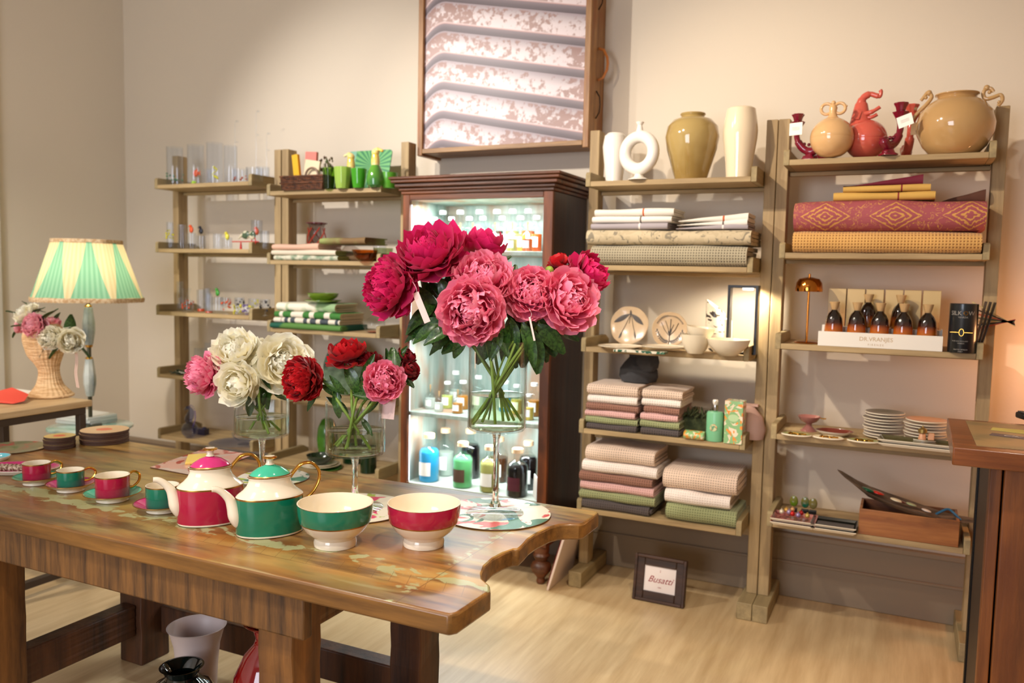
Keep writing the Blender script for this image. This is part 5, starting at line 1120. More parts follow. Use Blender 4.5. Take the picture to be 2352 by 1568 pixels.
# ---- shelf 4: little dishes, plates
LIL = mat('mauve_glaze', (150, 98, 90), .15, coat=.5)
p, k = von(4, 3, 1857, .16); t = thing('footed_cup', 'small mauve footed cup at the left of the plate shelf', 'cup', p)
b = B(); b.lathe([(.036, 0), (.030, .006), (.012, .026), (.014, .034), (.035, .044), (.050, .066), (.050, .067), (.046, .064), (.028, .046), (.001, .038)], 30, cap1=False); b.build('cup_body', LIL, t)
b = B(); b.tube(spl([(.048, 0, .062), (.066, 0, .060), (.072, 0, .063)], 4), .003, 6); b.build('spoon_end', GOLD, t)
p = on(4, 3, 1916, .10); t = thing('shallow_dish', 'wavy white dish with brown inside, behind the small oval plates', 'dish', p)
b = B(); b.lathe(hollow([(.04, 0), (.05, .001), (.078, .020), (.079, .022)], .003), 36, sy=.8, mf=lambda q: 1 if q > 3 else 0, cap0=False, cap1=False, wob=lambda a, z: 1+.03*sin(4*a)); b.build('dish_body', [OFFW, mat('brown_glaze', (118, 56, 44), .2, coat=.4)], t)
def ovalpl(px, col_, label):
    p = on(4, 3, px, -.03+.02); t = thing('oval_plate', label, 'plate', p, 0, 'small oval plates with gold motif'); A = .064
    b = B(); b.lathe([(.001, 0), (A*.7, 0), (A, .006), (A, .009), (A*.94, .011), (A*.74, .0065), (.001, .0065)], 40, sy=.62, mf=lambda q: 1 if q >= 4 else 0, cap0=False, cap1=False); b.build('plate_body', [OFFW, mat('oval_%s' % label[:12].replace(' ', '_'), col_, .2, coat=.4)], t)
    b = B(); b.tube(spl([(-.035, 0, .009), (-.012, .008, .010), (.006, -.004, .010), (.02, .004, .010), (.04, 0, .010)], 5), [.003+.002*abs(sin(i*.7)) for i in range(21)], 6)
    b.ball((-.026, .008, .010), .006, 8); b.ball((-.02, -.01, .010), .004, 8); b.ball((.008, -.008, .010), .005, 8); b.ball((.034, .006, .010), .004, 8); b.build('gold_motif', GOLD, t)
ovalpl(1829, (146, 152, 92), 'small oval plate with green centre and gold motif, leftmost'); ovalpl(1902, (228, 216, 178), 'small oval cream plate with gold motif, in the middle'); ovalpl(1982, (190, 120, 116), 'small oval plate with pink centre and gold motif, rightmost')
def platestack(px, y, n, R, cols, top, label, grp):
    p = on(4, 3, px, y)
    for i in range(n):
        c = top if i == n-1 else cols[i % len(cols)]; b = B(); r = R*(1+.03*sin(i*2.3))
        b.lathe([(.001, 0), (r*.7, 0), (r, .008), (r, .0115), (r*.97, .012), (r*.7, .0042), (.001, .0042)], 36, mf=lambda q: 1 if q >= 4 else 0, cap0=False, cap1=False, wob=lambda a, z: 1+.012*sin(3*a+i))
        o = b.build('plate', [OFFW, c], loc=p+Vector((.003*sin(i*1.9), .003*cos(i*2.7), i*.0128))); 
        tag(o, f'{label}, {"top one" if i == n-1 else ("bottom one" if i == 0 else "number %s up from the bottom" % ["one", "two", "three", "four", "five", "six", "seven", "eight", "nine"][i])}', 'plate', grp)
OLG = mat('olive_dark_glaze', (84, 78, 48), .15, coat=.5); BLG = mat('brown_dark_glaze', (70, 44, 34), .15, coat=.5)
platestack(2028, .17, 9, .082, [OLG, BLG, OFFW], OLG, 'olive topped plate in the left plate stack', 'left plate stack')
platestack(2124, .13, 8, .084, [OFFW, OLG, BLG], mat('peach_glaze', (220, 150, 96), .2, coat=.4), 'peach topped plate in the right plate stack', 'right plate stack')
def tray(u, j, px, y, wx, wy, h, m1, m2, label, dz=0, grp=None, rz=0):
    p = on(u, j, px, y, dz); b = B(); n = 5
    P = lambda s, z: [(-wx*s, -wy*s, z), (wx*s, -wy*s, z), (wx*s, wy*s, z), (-wx*s, wy*s, z)]
    b.rings([P(.86, 0), P(1, h), P(1, h+.003)], 0, cap1=False); b.rings([P(1, h+.003), P(.97, h+.003), P(.86, .004)], 1, cap0=False); b.f = b.f; o = b.build('square_tray', [m1, m2], loc=p, rz=rz, smooth=0, bevel=.001); return tag(o, label, 'tray', grp)
tray(4, 3, 2118, .0, .165, .060, .011, OFFW, OLG, 'lower long dark green tray at the right of the plates', 0, 'long dark trays', rz=radians(-4))
tray(4, 3, 2118, .0, .165, .060, .011, OFFW, OLG, 'upper long dark green tray carrying two peach pieces', .0155, 'long dark trays', rz=radians(-4))
p = on(4, 3, 2118, -.0, .034); t = thing('figurine', 'small peach and gold perfume figurine on the upper dark tray', 'figurine', p)
b = B(); b.lathe([(.013, 0), (.016, .002), (.012, .022), (.009, .026)], 14); b.build('figure_body', CORAL if 0 else mat('peach_ceramic', (214, 156, 116), .3), t); b = B(); b.lathe([(.009, .0265), (.017, .030), (.017, .044), (.010, .048), (.003, .052), (.002, .060)], 14); b.build('gilded_head', mat('aged_gold', (176, 150, 88), .35, .8), t)
p = on(4, 3, 2138, -.0, .034); b = B(); b.box(-.012, .012, -.006, .006, 0, .030, T=Matrix.Rotation(radians(-14), 4, 'X')); tag(b.build('gold_edged_box', mat('peach_ceramic', (214, 156, 116), .3), loc=p, bevel=.003), 'tiny peach oblong piece beside the figurine on the dark tray', 'ornament')
# ---- shelf 5
RSE = mat('rose_print_dish', (190, 120, 110), .2, coat=.4, c2=(120, 60, 60), nscale=60)
tray(4, 4, 1824, .02, .094, .072, .012, OFFW, RSE, 'lower square pink dish at the left end of the bottom shelf', 0, 'square pink dishes'); tray(4, 4, 1824, .02, .094, .072, .012, OFFW, RSE, 'upper square pink dish filled with small ornaments', .0165, 'square pink dishes')
DKG = mat('black_green_glaze', (20, 22, 18), .15, coat=.5)
tray(4, 4, 1916, .02, .092, .072, .012, OFFW, DKG, 'lower square black dish next to the pink ones', 0, 'square black dishes'); tray(4, 4, 1916, .02, .092, .072, .012, OFFW, DKG, 'upper square black dish next to the pink ones', .0165, 'square black dishes')
for i, (px, y, c, nm) in enumerate(((1795, .01, (220, 206, 180), 'pearl white'), (1806, .05, (196, 150, 70), 'gold'), (1820, .07, (212, 160, 110), 'copper'), (1820, .0, (196, 30, 24), 'bright red'), (1833, -.01, (150, 130, 168), 'lilac'), (1840, .03, (170, 20, 24), 'dark red'), (1854, .0, (190, 160, 80), 'mottled yellow'), (1812, .02, (160, 140, 170), 'pale violet'))):
    p = on(4, 4, px, y, .037); b = B(); R = .011; b.ball((0, 0, R), R, 12, sz=1); b.lathe([(.003, R*1.95), (.0035, R*2.3), (0, R*2.4)], 8)
    tag(b.build('bauble', mat('bauble_'+nm.replace(' ', '_'), c, .15, .3, coat=.6), loc=p, smooth=60), f'{nm} glass bauble in the square pink dish', 'ornament', 'small baubles in the pink dish')
for i, (px, c, nm) in enumerate(((1822, (84, 112, 24), 'lime green'), (1848, (16, 86, 66), 'teal green'), (1866, (110, 100, 60), 'olive brown'))):
    p = on(4, 4, px, .17, .0); t = thing('agate_pendant', f'{nm} oval pendant standing behind the square dishes', 'ornament', p)
    b = B(); b.ball((0, 0, 0), 0.019, 16, sy=.25, sz=1.35, T=Matrix.Translation((0, 0, .062))); b.build('pendant_stone', mat('stone_'+nm.replace(' ', '_'), c, .2, coat=.5, c2=(110, 100, 40), nscale=30), t); b = B(); b.box(-.016, .016, -.012, .012, 0, .03); b.build('stand', DARK, t, bevel=.002)
a, c = at_col(1971, .0, ST(4, 4)), at_col(2201, .0, ST(4, 4)); p = Vector(((a+c)/2, .0, ST(4, 4)+.0006)); w = (c-a)/2; BXW = wood('box_wood', (120, 66, 30), (176, 116, 62), 0, 2.2, .4, .15, c3=(96, 56, 28))
t = thing('wooden_box', 'open brown wooden box under the boat shaped tray', 'box', p)
b = B(); b.box(-w, w, 0, .012, 0, .11); b.build('front_board', BXW, t, bevel=.002); b = B(); b.box(-w, w, .19, .20, 0, .11); b.build('back_board', BXW, t, bevel=.002)
for s in (-1, 1): b = B(); x0, x1 = sorted((s*(w-.011), s*w)); b.box(x0, x1, .0125, .1895, 0, .11); b.build('end_panel', BXW, t, bevel=.002)
b = B(); b.box(-w+.012, w-.012, .0125, .1895, 0, .008); b.build('bottom_board', BXW, t, smooth=0)
p = at_y(2080, 1160, .08); t = thing('boat_tray', 'long dark boat shaped tray tilted across the wooden box', 'tray', p, 0); tl = radians(14.0)
b = B(); n = 24; rs = []
for s_, zz_ in ((.3, -.018), (.85, -.010), (1, .006), (.96, .006), (.8, -.004), (.02, -.010)):
    rs.append([(.300*cos(q)*(s_ if s_ > .4 else .5), .095*sin(q)*s_*(1-.25*abs(cos(q))), zz_+.045*(abs(cos(q))**3)*(s_ > .5)) for q in [2*pi*i/n for i in range(n)]])
T = Matrix.Rotation(tl, 4, 'Y'); b.rings(rs, T=T); b.build('tray_body', wood('driftwood_dark', (44, 38, 34), (112, 92, 76), 0, 3, .5), t, smooth=60)
for i, (x, r, c, nm) in enumerate(((-.16, .030, (14, 84, 58), 'dark green flat stone'), (-.115, .026, (190, 40, 28), 'red flat stone'), (-.04, .026, (220, 204, 170), 'cream flat stone'), (-.02, .020, (90, 50, 40), 'brown flat stone'), (.02, .022, (150, 160, 120), 'pale green flat stone'), (.08, .020, (210, 200, 190), 'silvery flat stone'))):
    q = T @ Vector((x, .0+.01*sin(i*2), .006)); b = B(); b.ball((0, 0, .004), r, 14, sy=.8, sz=.22, T=Matrix.Rotation(tl, 4, 'Y')); tag(b.build('disc_stone', mat('disc_stone_%d' % i, c, .2, coat=.5), loc=p+q, smooth=60), nm+' lying in the boat shaped tray', 'ornament', 'flat stones in the boat tray')
q = T @ Vector((.17, 0, .012)); b = B(); b.tube(spl([(-.05, .03, 0), (-.01, .02, .03), (.01, -.02, .03), (.04, -.03, .004)], 5), .005, 6); tag(b.build('blue_cord', mat('blue_cord_m', (40, 90, 120), .6), loc=p+q), 'blue cord loop at the right end of the boat tray', 'cord')
# counter goods
q = at_z(2315, 988, 1.1015); b = B(); b.prism([(-.05, -.02), (.05, -.05), (.09, .03), (-.04, .03)], 0, .0012); tag(b.build('sticky_note', mat('yellow_note', (226, 214, 120), .7), loc=q), 'yellow note sheet lying on the counter', 'paper')
q = at_z(2322, 1002, 1.1015); b = B(); b.box(-.055, .09, -.022, .022, 0, .001); t = tag(b.build('postcard', mat('grey_card', (96, 88, 96), .4), loc=q, rz=radians(-14), smooth=0), 'dark card with white script letters lying on the counter', 'card')
text('Chi', .034, Matrix.Translation((0.0, 0, .0014)), PAPER, 'lettering', t, shear=.5, extrude=.0001)
q = at_z(2345, 962, 1.1015); t = thing('card_reader', 'black keypad terminal at the counter\'s far right', 'terminal', (q.x+.05, q.y+.02, 1.1018), radians(20)); b = B(); b.prism([(-.06, -.03), (.06, -.03), (.06, .03), (-.06, .03)], 0, .022); b.build('casing', DARK, t, bevel=.006)
for i in range(3):
    for j in range(3): b = B(); b.box(-.055+i*.022, -.038+i*.022, -.024+j*.017, -.012+j*.017, .0222, .026); b.build('key', mat('key_grey', (90, 88, 84), .5), t, bevel=.001)
# ================================================================ VASES UNDER THE TABLE
p = at_z(452, 1620, 0)
def floorvase(px, yw, z1, prof, m, name, label, t_=.006, n=48, rz=0):
    x = at_col(px, yw, z1); return vessel(name, label, 'vase', Vector((x, yw, .0006)), prof, m, t_, n)
floorvase(452, -1.68, .30, [(.058, 0), (.062, .003), (.066, .06), (.070, .16), (.078, .24), (.092, .292), (.101, .306)], mat('frosted_white_glass', (206, 190, 184), .45, c2=(196, 178, 172), nscale=3), 'floor_vase', 'matt white flared vase standing on the floor under the table')
floorvase(418, -1.86, .2, [(.05, 0), (.07, .004), (.105, .04), (.115, .09), (.112, .16), (.085, .205), (.052, .225), (.050, .235), (.068, .262), (.07, .264)], mat('black_green_glass', (8, 20, 18), .06, coat=.8), 'floor_vase', 'glossy black green round vase on the floor under the table')
floorvase(622, -1.86, .3, [(.05, 0), (.07, .004), (.08, .06), (.112, .17), (.119, .25), (.109, .325), (.079, .39), (.05, .423), (.044, .445), (.053, .473), (.080, .492), (.082, .495)], mat('red_glass_vase', (140, 4, 12), .07, coat=.8), 'floor_vase', 'glossy red vase with flared lip behind the table leg')
# ================================================================ CABINET BOTTLES
def liquid(name, c, r=.05):
    if name in MC: return MC[name]
    m = mat(name, c, r, trans=.25, ior=1.33, coat=.3); return m
BG = thin_glass('bottle_glass', (246, 250, 250), .9)
CAPW = mat('white_cap', (240, 240, 236), .4); CORK = mat('cork_stopper', (206, 170, 132), .7); LBL = mat('white_label', (242, 240, 234), .6)
def bottle(px, y, shelf, R, H, liq, fill, cap, label, grp, lab=LBL, reeds=0, capc=None):
    z = CSH[shelf]; x = at_col(px, y, z); t = thing('glass_bottle', label, 'bottle', (x, y, z+.0006), 0, grp)
    sh = H*.62; nk = R*.36
    b = B(); b.lathe([(.0, 0), (R*.94, 0), (R, R*.08), (R, sh-.02*H), (R*.96, sh+.02*H), (R*.78, sh+.08*H), (R*.5, sh+.12*H), (nk, sh+.15*H), (nk, H*.88), (nk*1.15, H*.89), (nk*1.15, H*.9)], 22, cap1=False); b.build('bottle_body', BG, t)
    if liq is not None:
        h = H*fill; b = B(); b.lathe([(0, R*.06), (R*.9, R*.06), (R*.94, R*.14), (R*.94, min(h, sh-.02*H))]+([(R*.90, sh+.015*H), (R*.74, sh+.06*H), (0, sh+.062*H)] if fill > .55 else [(0, min(h, sh)+.001)]), 22); b.build('liquid', liq, t)
    if cap: b = B(); b.lathe([(nk*.9, H*.9), (nk*1.5, H*.905), (nk*1.5, H*.99), (nk*1.35, H), (0, H)], 16); b.build('stopper', capc or CAPW, t)
    else:
        b = B()
        for q in range(reeds or 3): b.tube([(0, 0, H*.75), ((q-1)*.004, 0, H*1.12)], .0016, 5)
        b.build('reeds', WDC, t)
    if lab: b = B(); b.add([(R*1.01*sin(a), -R*1.01*cos(a), zz) for zz in (H*.14, H*.42) for a in [radians(-38+q*9.5) for q in range(9)]], [(q, q+1, q+10, q+9) for q in range(8)]); b.build('label', lab, t)
    return t
L = dict(blue=liquid('blue_liquid', (50, 176, 236)), aqua=liquid('aqua_liquid', (150, 216, 226)), clear=liquid('clear_liquid', (232, 236, 226)), lime=liquid('lime_liquid', (214, 222, 120)), yellow=liquid('yellow_liquid', (236, 200, 90)), brown=mat('brown_liquid', (90, 52, 28), .1, trans=.3), orange=liquid('orange_liquid', (236, 104, 34)), amber=liquid('amber_liquid', (206, 130, 30)), green=liquid('green_liquid', (120, 216, 140)), olive=liquid('olive_liquid', (196, 190, 110)), black=mat('black_liquid', (10, 8, 12), .05, coat=.6), grey=liquid('grey_liquid', (190, 200, 186)))
backs = [(1016, 'blue', 'blue'), (1056, 'clear', 'clear'), (1100, 'lime', 'pale lime'), (1140, 'brown', 'brown'), (1176, 'olive', 'olive'), (1212, 'orange', 'orange')]
for i, (px, c, nm) in enumerate(backs): bottle(px, .30, 0, .038, .235, L[c], .5, True, f'tall white capped bottle with {nm} liquid, back row of the top cabinet shelf', 'tall capped bottles on the top cabinet shelf')
mids = [(997, 'blue', 'blue'), (1036, 'lime', 'pale green'), (1077, 'olive', 'olive'), (1108, 'brown', 'dark brown'), (1152, 'clear', 'clear'), (1194, 'yellow', 'yellow'), (1231, 'orange', 'orange')]
for px, c, nm in mids: bottle(px, .20, 0, .031, .19, L[c], .5, True, f'medium white capped bottle with {nm} liquid, middle row of the top cabinet shelf', 'medium capped bottles on the top cabinet shelf')
frs = [(981, 'aqua', 'aqua'), (1015, 'aqua', 'pale turquoise'), (1056, 'lime', 'lime yellow'), (1085, 'olive', 'olive'), (1136, 'clear', 'clear'), (1176, 'olive', 'straw coloured'), (1211, 'orange', 'bright orange')]
for px, c, nm in frs: bottle(px, .10, 0, .028, .135, L[c], .48, False, f'small reed bottle with {nm} liquid at the front of the top cabinet shelf', 'reed bottles on the top cabinet shelf')
for px, y, R, H, c, cap, nm in [(988, .16, .030, .12, 'clear', 0, 'clear reed'), (1008, .10, .024, .10, 'clear', 0, 'small clear reed'), (1027, .22, .034, .15, 'lime', 1, 'pale lime capped'), (1051, .10, .030, .115, 'amber', 0, 'amber reed'), (1063, .24, .036, .16, 'amber', 1, 'tall amber capped'), (1046, .32, .036, .20, 'grey', 1, 'tall pale grey capped'), (1098, .28, .036, .19, 'clear', 1, 'tall clear capped'), (1160, .30, .036, .17, 'blue', 1, 'dark blue capped'), (1186, .26, .034, .16, 'yellow', 1, 'golden capped'), (1213, .12, .030, .135, 'yellow', 1, 'yellow capped'), (1226, .24, .034, .18, 'amber', 1, 'tall amber brown capped')]:
    bottle(px, y, 2, R, H, L[c], .48, bool(cap), f'{nm} bottle on the second lowest cabinet shelf', 'bottles on the second lowest cabinet shelf')
BLB = mat('brown_label', (86, 62, 48), .5); MRL = mat('maroon_label', (84, 30, 44), .5)
bottle(985, .10, 3, .058, .265, L['blue'], .6, True, 'large bright blue bottle with cork, leftmost on the cabinet\'s lowest shelf', 'large bottles on the lowest cabinet shelf', capc=CORK)
bottle(1022, .26, 3, .052, .27, L['grey'], .5, True, 'large pale grey corked bottle behind the blue one', 'large bottles on the lowest cabinet shelf', capc=CORK)
bottle(1062, .08, 3, .055, .245, L['green'], .58, True, 'mint green corked bottle with a brown label', 'large bottles on the lowest cabinet shelf', lab=BLB, capc=CORK)
bottle(1080, .28, 3, .055, .28, L['black'], .6, True, 'large black corked bottle behind the mint green one', 'large bottles on the lowest cabinet shelf', capc=CORK)
bottle(1124, .07, 3, .054, .245, L['olive'], .58, True, 'straw yellow corked bottle with white label, half behind the vase stem', 'large bottles on the lowest cabinet shelf', capc=CORK)
bottle(1145, .28, 3, .052, .25, L['brown'], .55, True, 'large brown bottle at the back behind the vase stem', 'large bottles on the lowest cabinet shelf', capc=CORK)
bottle(1187, .06, 3, .056, .25, L['black'], .62, True, 'large black corked bottle with maroon label, front right', 'large bottles on the lowest cabinet shelf', lab=MRL, capc=CORK)
bottle(1212, .22, 3, .050, .26, L['black'], .6, True, 'large black corked bottle at the right rear of the lowest shelf', 'large bottles on the lowest cabinet shelf', capc=CORK)
x = at_col(1226, .04, CSH[3]); b = B(); b.box(-.03, .03, -.002, .002, 0, .12, T=Matrix.Rotation(radians(8), 4, 'Y')); tag(b.build('leaflet', PAPER, loc=(x, .05, CSH[3]+.005), rz=radians(-50)), 'white leaflet leaning at the right edge of the lowest cabinet shelf', 'paper')
for px, y, R, H, c, nm in [(985, .2, .04, .17, 'lime', 'pale lime'), (1240, .18, .04, .19, 'orange', 'orange')]:
    pass
# ================================================================ UNIT 2
YEL = mat('yellow_napkin', (226, 176, 36), .7); PKN = mat('salmon_napkin', (222, 128, 116), .7); CRN = mat('cream_napkin', (226, 208, 172), .7)
WK = mat('wicker_brown', (112, 66, 38), .6, c2=(64, 36, 20), nscale=30, stretch=(1, 1, 4), bump=.6)
a, c = at_col(643, -.02, ST(2, 0)), at_col(742, -.02, ST(2, 0)); p = Vector(((a+c)/2, .05, ST(2, 0)+.0006)); w = (c-a)/2
t = thing('wicker_basket', 'brown rectangular wicker basket with napkins on the green shelf top', 'basket', p)
b = B(); P = lambda s, s2, z: [(-w*s, -.07*s2, z), (w*s, -.07*s2, z), (w*s, .07*s2, z), (-w*s, .07*s2, z)]
b.rings([P(.94, .94, 0), P(1, 1, .075), P(.96, .92, .075), P(.90, .86, .004)], cap0=True, cap1=True); b.build('basket_body', WK, t, smooth=0)
b = B(); 
for z in (.077, .040): b.tube([(-w*1.0, -.071, z), (w*1.0, -.071, z), (w*1.0, .071, z), (-w, .071, z)], .005, 6, closed=True)
for i in range(24): x = -w+.006+i*(2*w-.012)/23; b.tube([(x*.95, -.0675, .002), (x, -.073, .074)], .0022, 5)
b.build('woven_rim', WK, t, smooth=0)
def napkin(dx, y, h, wd, m, label, tl, tk=.008, arch=0):
    b = B(); T = Matrix.Rotation(tl, 4, 'Y')
    if arch: 
        pts = [(-wd/2, 0), (wd/2, 0)]+[(wd/2*cos(q), h-wd/2+wd/2*sin(q)) for q in [pi*i/12 for i in range(13)]]
        b.prism(pts, -tk/2, tk/2, T=T @ Matrix.Rotation(pi/2, 4, 'X'))
    else: b.box(-wd/2, wd/2, -tk/2, tk/2, 0, h, T=T)
    tag(b.build('napkin', m, loc=p+Vector((dx, y, .006)), bevel=.002), label, 'napkin')
napkin(-.075, .0, .205, .042, YEL, 'yellow folded napkin sticking up at the left of the basket', radians(-7), .022)
napkin(-.020, .03, .22, .08, PKN, 'salmon pink folded napkin in the middle of the basket', radians(4), .02)
napkin(.02, -.02, .165, .105, CRN, 'cream folded napkin with curled front in the basket', radians(9), .014)
b = B(); b.tube([(.045*cos(q), 0, .045*sin(q)) for q in [pi*i/14 for i in range(15)]], .006, 8); tag(b.build('napkin_ring', mat('taupe_ring', (128, 102, 80), .5), loc=p+Vector((.055, -.045, .078))), 'taupe arch shaped napkin ring at the front of the basket', 'napkin ring')
# leaning palm board
p2_ = on(2, 0, 832, .22); t = thing('printed_board', 'green board with palm leaf print leaning against the wall', 'board', p2_+Vector((0, .02, 0)), 0)
PALM = bpy.data.materials.new('palm_print'); PALM.use_nodes = True; nt, bs = nodes_of(PALM); tc = nt.nodes.new('ShaderNodeTexCoord'); sp = nt.nodes.new('ShaderNodeSeparateXYZ'); nt.links.new(tc.outputs['Object'], sp.inputs[0])
ang = MN('ARCTAN2', MN('SUBTRACT', sp.outputs[2], .16), MN('SUBTRACT', sp.outputs[0], .03)); fr = MN('ADD', MN('MULTIPLY', MN('SINE', MN('MULTIPLY', ang, 26.0)), .5), .5)
cp = mixc(ramp(fr, [(.2, (0, 0, 0)), (.7, (255, 255, 255))]), (56, 128, 88), (110, 176, 110)); cp = mixc(MN('LESS_THAN', sp.outputs[0], -.095), cp, (130, 180, 156)); nt.links.new(cp, bs.inputs['Base Color']); bs.inputs['Roughness'].default_value = .3
b = B(); hw = .155; r = .02
pts = []
for cx2, cz2, a0 in ((hw-r, r, -90), (hw-r, .26-r, 0), (-hw+r, .26-r, 90), (-hw+r, r, 180)):
    for q in range(5): a_ = radians(a0+q*22.5); pts.append((cx2+r*cos(a_), cz2+r*sin(a_)))
b.prism(pts, 0, .006, T=Matrix.Rotation(radians(-14), 4, 'X') @ Matrix.Rotation(pi/2, 4, 'X')); b.build('board_panel', PALM, t, smooth=0)
GG = dict(lime=mat('lime_glass', (176, 214, 96), .05, trans=.35, ior=1.45), pale=thin_glass('pale_green_glass', (206, 232, 160)), grn=mat('green_glass', (74, 170, 40), .05, trans=.35, ior=1.45))
def tumbler(u, j, px, y, R, H, m, label, group=None, rib=0, flare=1.12):
    p = on(u, j, px, y); return vessel('tumbler', label, 'glass', p, [(R*.72, 0), (R*.78, .001), (R*.9, H*.3), (R, H*.7), (R*flare*.95, H)], m, .0025, 32, group, wob=(lambda a, z: 1+.04*sin(10*a)) if rib else None)
tumbler(2, 0, 756, -.0, .034, .118, GG['pale'], 'pale green glass tumbler, leftmost of the green glasses', rib=1)
tumbler(2, 0, 787, .0, .044, .118, GG['lime'], 'ribbed lime green tumbler next to the bright green one', rib=1)
tumbler(2, 0, 824, .0, .040, .105, GG['grn'], 'bright green tumbler in the middle of the glasses')
tumbler(2, 0, 892, .06, .050, .085, mat('green_bowl_glaze', (84, 156, 44), .15, coat=.5), 'squat green ceramic cup, right end of the green shelf top')
t = thing('parrot_jug', 'green and white bird headed jug in front of the palm board', 'jug', on(2, 0, 862, .0)); BGZ = mat('jug_green', (90, 150, 46), .12, coat=.6, c2=(50, 110, 50), nscale=6)
def birdtop(t, s):
    b = B(); b.lathe([(.022, .12), (.024, .14), (.021, .165), (.018, .18)], 16); b.ball((0, 0, .188), .022, 12); b.tube(spl([(0, 0, .198), (s*.024, 0, .203), (s*.05, 0, .193)], 4), [.014]*4+[.008]*4+[.002], 8); b.build('bird_head', mat('bird_white_yellow', (236, 226, 170), .2, c2=(230, 190, 50), nscale=14, coat=.5), t, smooth=70)
b = B(); b.lathe([(0, 0), (.03, 0), (.042, .012), (.047, .045), (.040, .085), (.028, .11), (.023, .120)], 28); b.build('jug_body', BGZ, t); birdtop(t, 1)
t = thing('parrot_jug', 'white and yellow bird headed jug behind the lime tumbler', 'jug', on(2, 0, 806, .10)); b = B(); b.lathe([(0, 0), (.03, 0), (.042, .012), (.047, .045), (.040, .085), (.028, .11), (.023, .120)], 28); b.build('jug_body', BGZ, t); birdtop(t, -1)
p = on(2, 0, 752, .12); t = thing('dried_flowers', 'small bunch of dried leaves and buds behind the basket', 'plant', p); b = B(); rnd = random.Random(9)
for i in range(16):
    a_ = rnd.uniform(-.9, .9); h = rnd.uniform(.13, .19); b.tube(spl([(0, 0, .0), (.02*a_, 0, h*.5), (.06*a_, rnd.uniform(-.02, .02), h)], 3), .0015, 4)
b.build('stalks', mat('dry_stalk', (90, 80, 50), .8), t); b = B()
for i in range(26): b.ball((rnd.uniform(-.055, .055), rnd.uniform(-.02, .02), rnd.uniform(.12, .2)), rnd.uniform(.004, .009), 6, sz=1.6)
o = b.build('buds', mat('dry_buds', (110, 84, 60), .8, c2=(70, 86, 44), nscale=20), t)
# shelf 2
SW = thin_glass('red_swirl_glass', (226, 196, 190)); 
p = on(2, 1, 727, .20, .062); p = on(2, 1, 727, .20); t = thing('swirl_vase', 'clear glass vase with red and orange swirls behind the folded linens', 'vase', p)
b = B(); b.lathe([(.04, 0), (.052, .004), (.056, .05), (.05, .1), (.044, .14), (.042, .2), (.048, .215), (.06, .224), (.061, .226), (.056, .222), (.04, .212)], 32, cap1=False); b.build('vase_body', thin_glass('smoky_clear', (214, 206, 204)), t)
b = B(); 
for q in range(6): b.tube([(.0565*cos(q+z*14)*(1-.9*max(0, z-.05)), .0565*sin(q+z*14)*(1-.9*max(0, z-.05)), z) for z in [.01+i*.011 for i in range(18)]], .0035, 6)
b.build('red_swirls', mat('red_swirl_m', (176, 50, 34), .1), t); b = B(); b.tube([(.061*cos(a), .061*sin(a), .225) for a in [2*pi*i/24 for i in range(24)]], .003, 6, closed=True); b.build('red_rim', mat('wine_rim', (100, 30, 44), .1), t)
PEA = mat('peach_linen', (222, 180, 156), .85); WHT = mat('ivory_linen', (220, 208, 186), .85); WGR = mat('mint_print_linen', (214, 210, 188), .85, c2=(130, 150, 124), nscale=30); TP = mat('olive_taupe_linen', (150, 150, 84), .85)
z = folded('cream linen with mint print end, bottom of the linen pile with the bowl', 2, 1, 628, 775, .0, .22, 0, .028, WGR, 'linens on the second green shelf', 2, .002, 61, 'folded_linen', 'linen', cap=TP)
z = folded('ivory linen in the middle of the linen pile left of the amber bowl', 2, 1, 624, 768, .0, .22, z, .030, WHT, 'linens on the second green shelf', 2, .003, 62, 'folded_linen', 'linen', cap=TP)
z = folded('peach linen on top of the pile left of the amber bowl', 2, 1, 624, 730, .0, .22, z, .034, PEA, 'linens on the second green shelf', 2, .004, 63, 'folded_linen', 'linen', tilt=.01)
folded('light green and brown rolled linen to the right of the peach one', 2, 1, 734, 838, .0, .22, z-.002, .036, mat('apple_linen', (150, 164, 96), .85, c2=(122, 96, 62), nscale=5), 'linens on the second green shelf', 3, .003, 64, 'folded_linen', 'linen', tilt=.008)
folded('dark brown cloth behind the amber bowl', 2, 1, 782, 850, .10, .26, 0, .05, mat('umber_cloth', (108, 82, 54), .9), None, 2, .003, 65, 'folded_cloth', 'cloth')
AMG = thin_glass('amber_bowl_glass', (236, 196, 130))
p = on(2, 1, 838, .0); vessel('glass_bowl', 'clear amber glass bowl with orange stripes at the shelf front', 'bowl', p, [(.03, 0), (.036, .002), (.056, .02), (.068, .05), (.072, .062)], AMG, .003, 32)
p = on(2, 1, 880, .06); vessel('glass_bowl', 'clear glass bowl at the right end of the linen shelf', 'bowl', p, [(.03, 0), (.036, .002), (.05, .03), (.055, .075)], thin_glass('clear_green_glass', (226, 230, 214)), .003, 28)
p = on(2, 1, 872, .20); vessel('tumbler', 'clear glass tumbler behind the glass bowls', 'glass', p, [(.03, 0), (.036, .001), (.038, .09)], GLASS, .0025, 24)
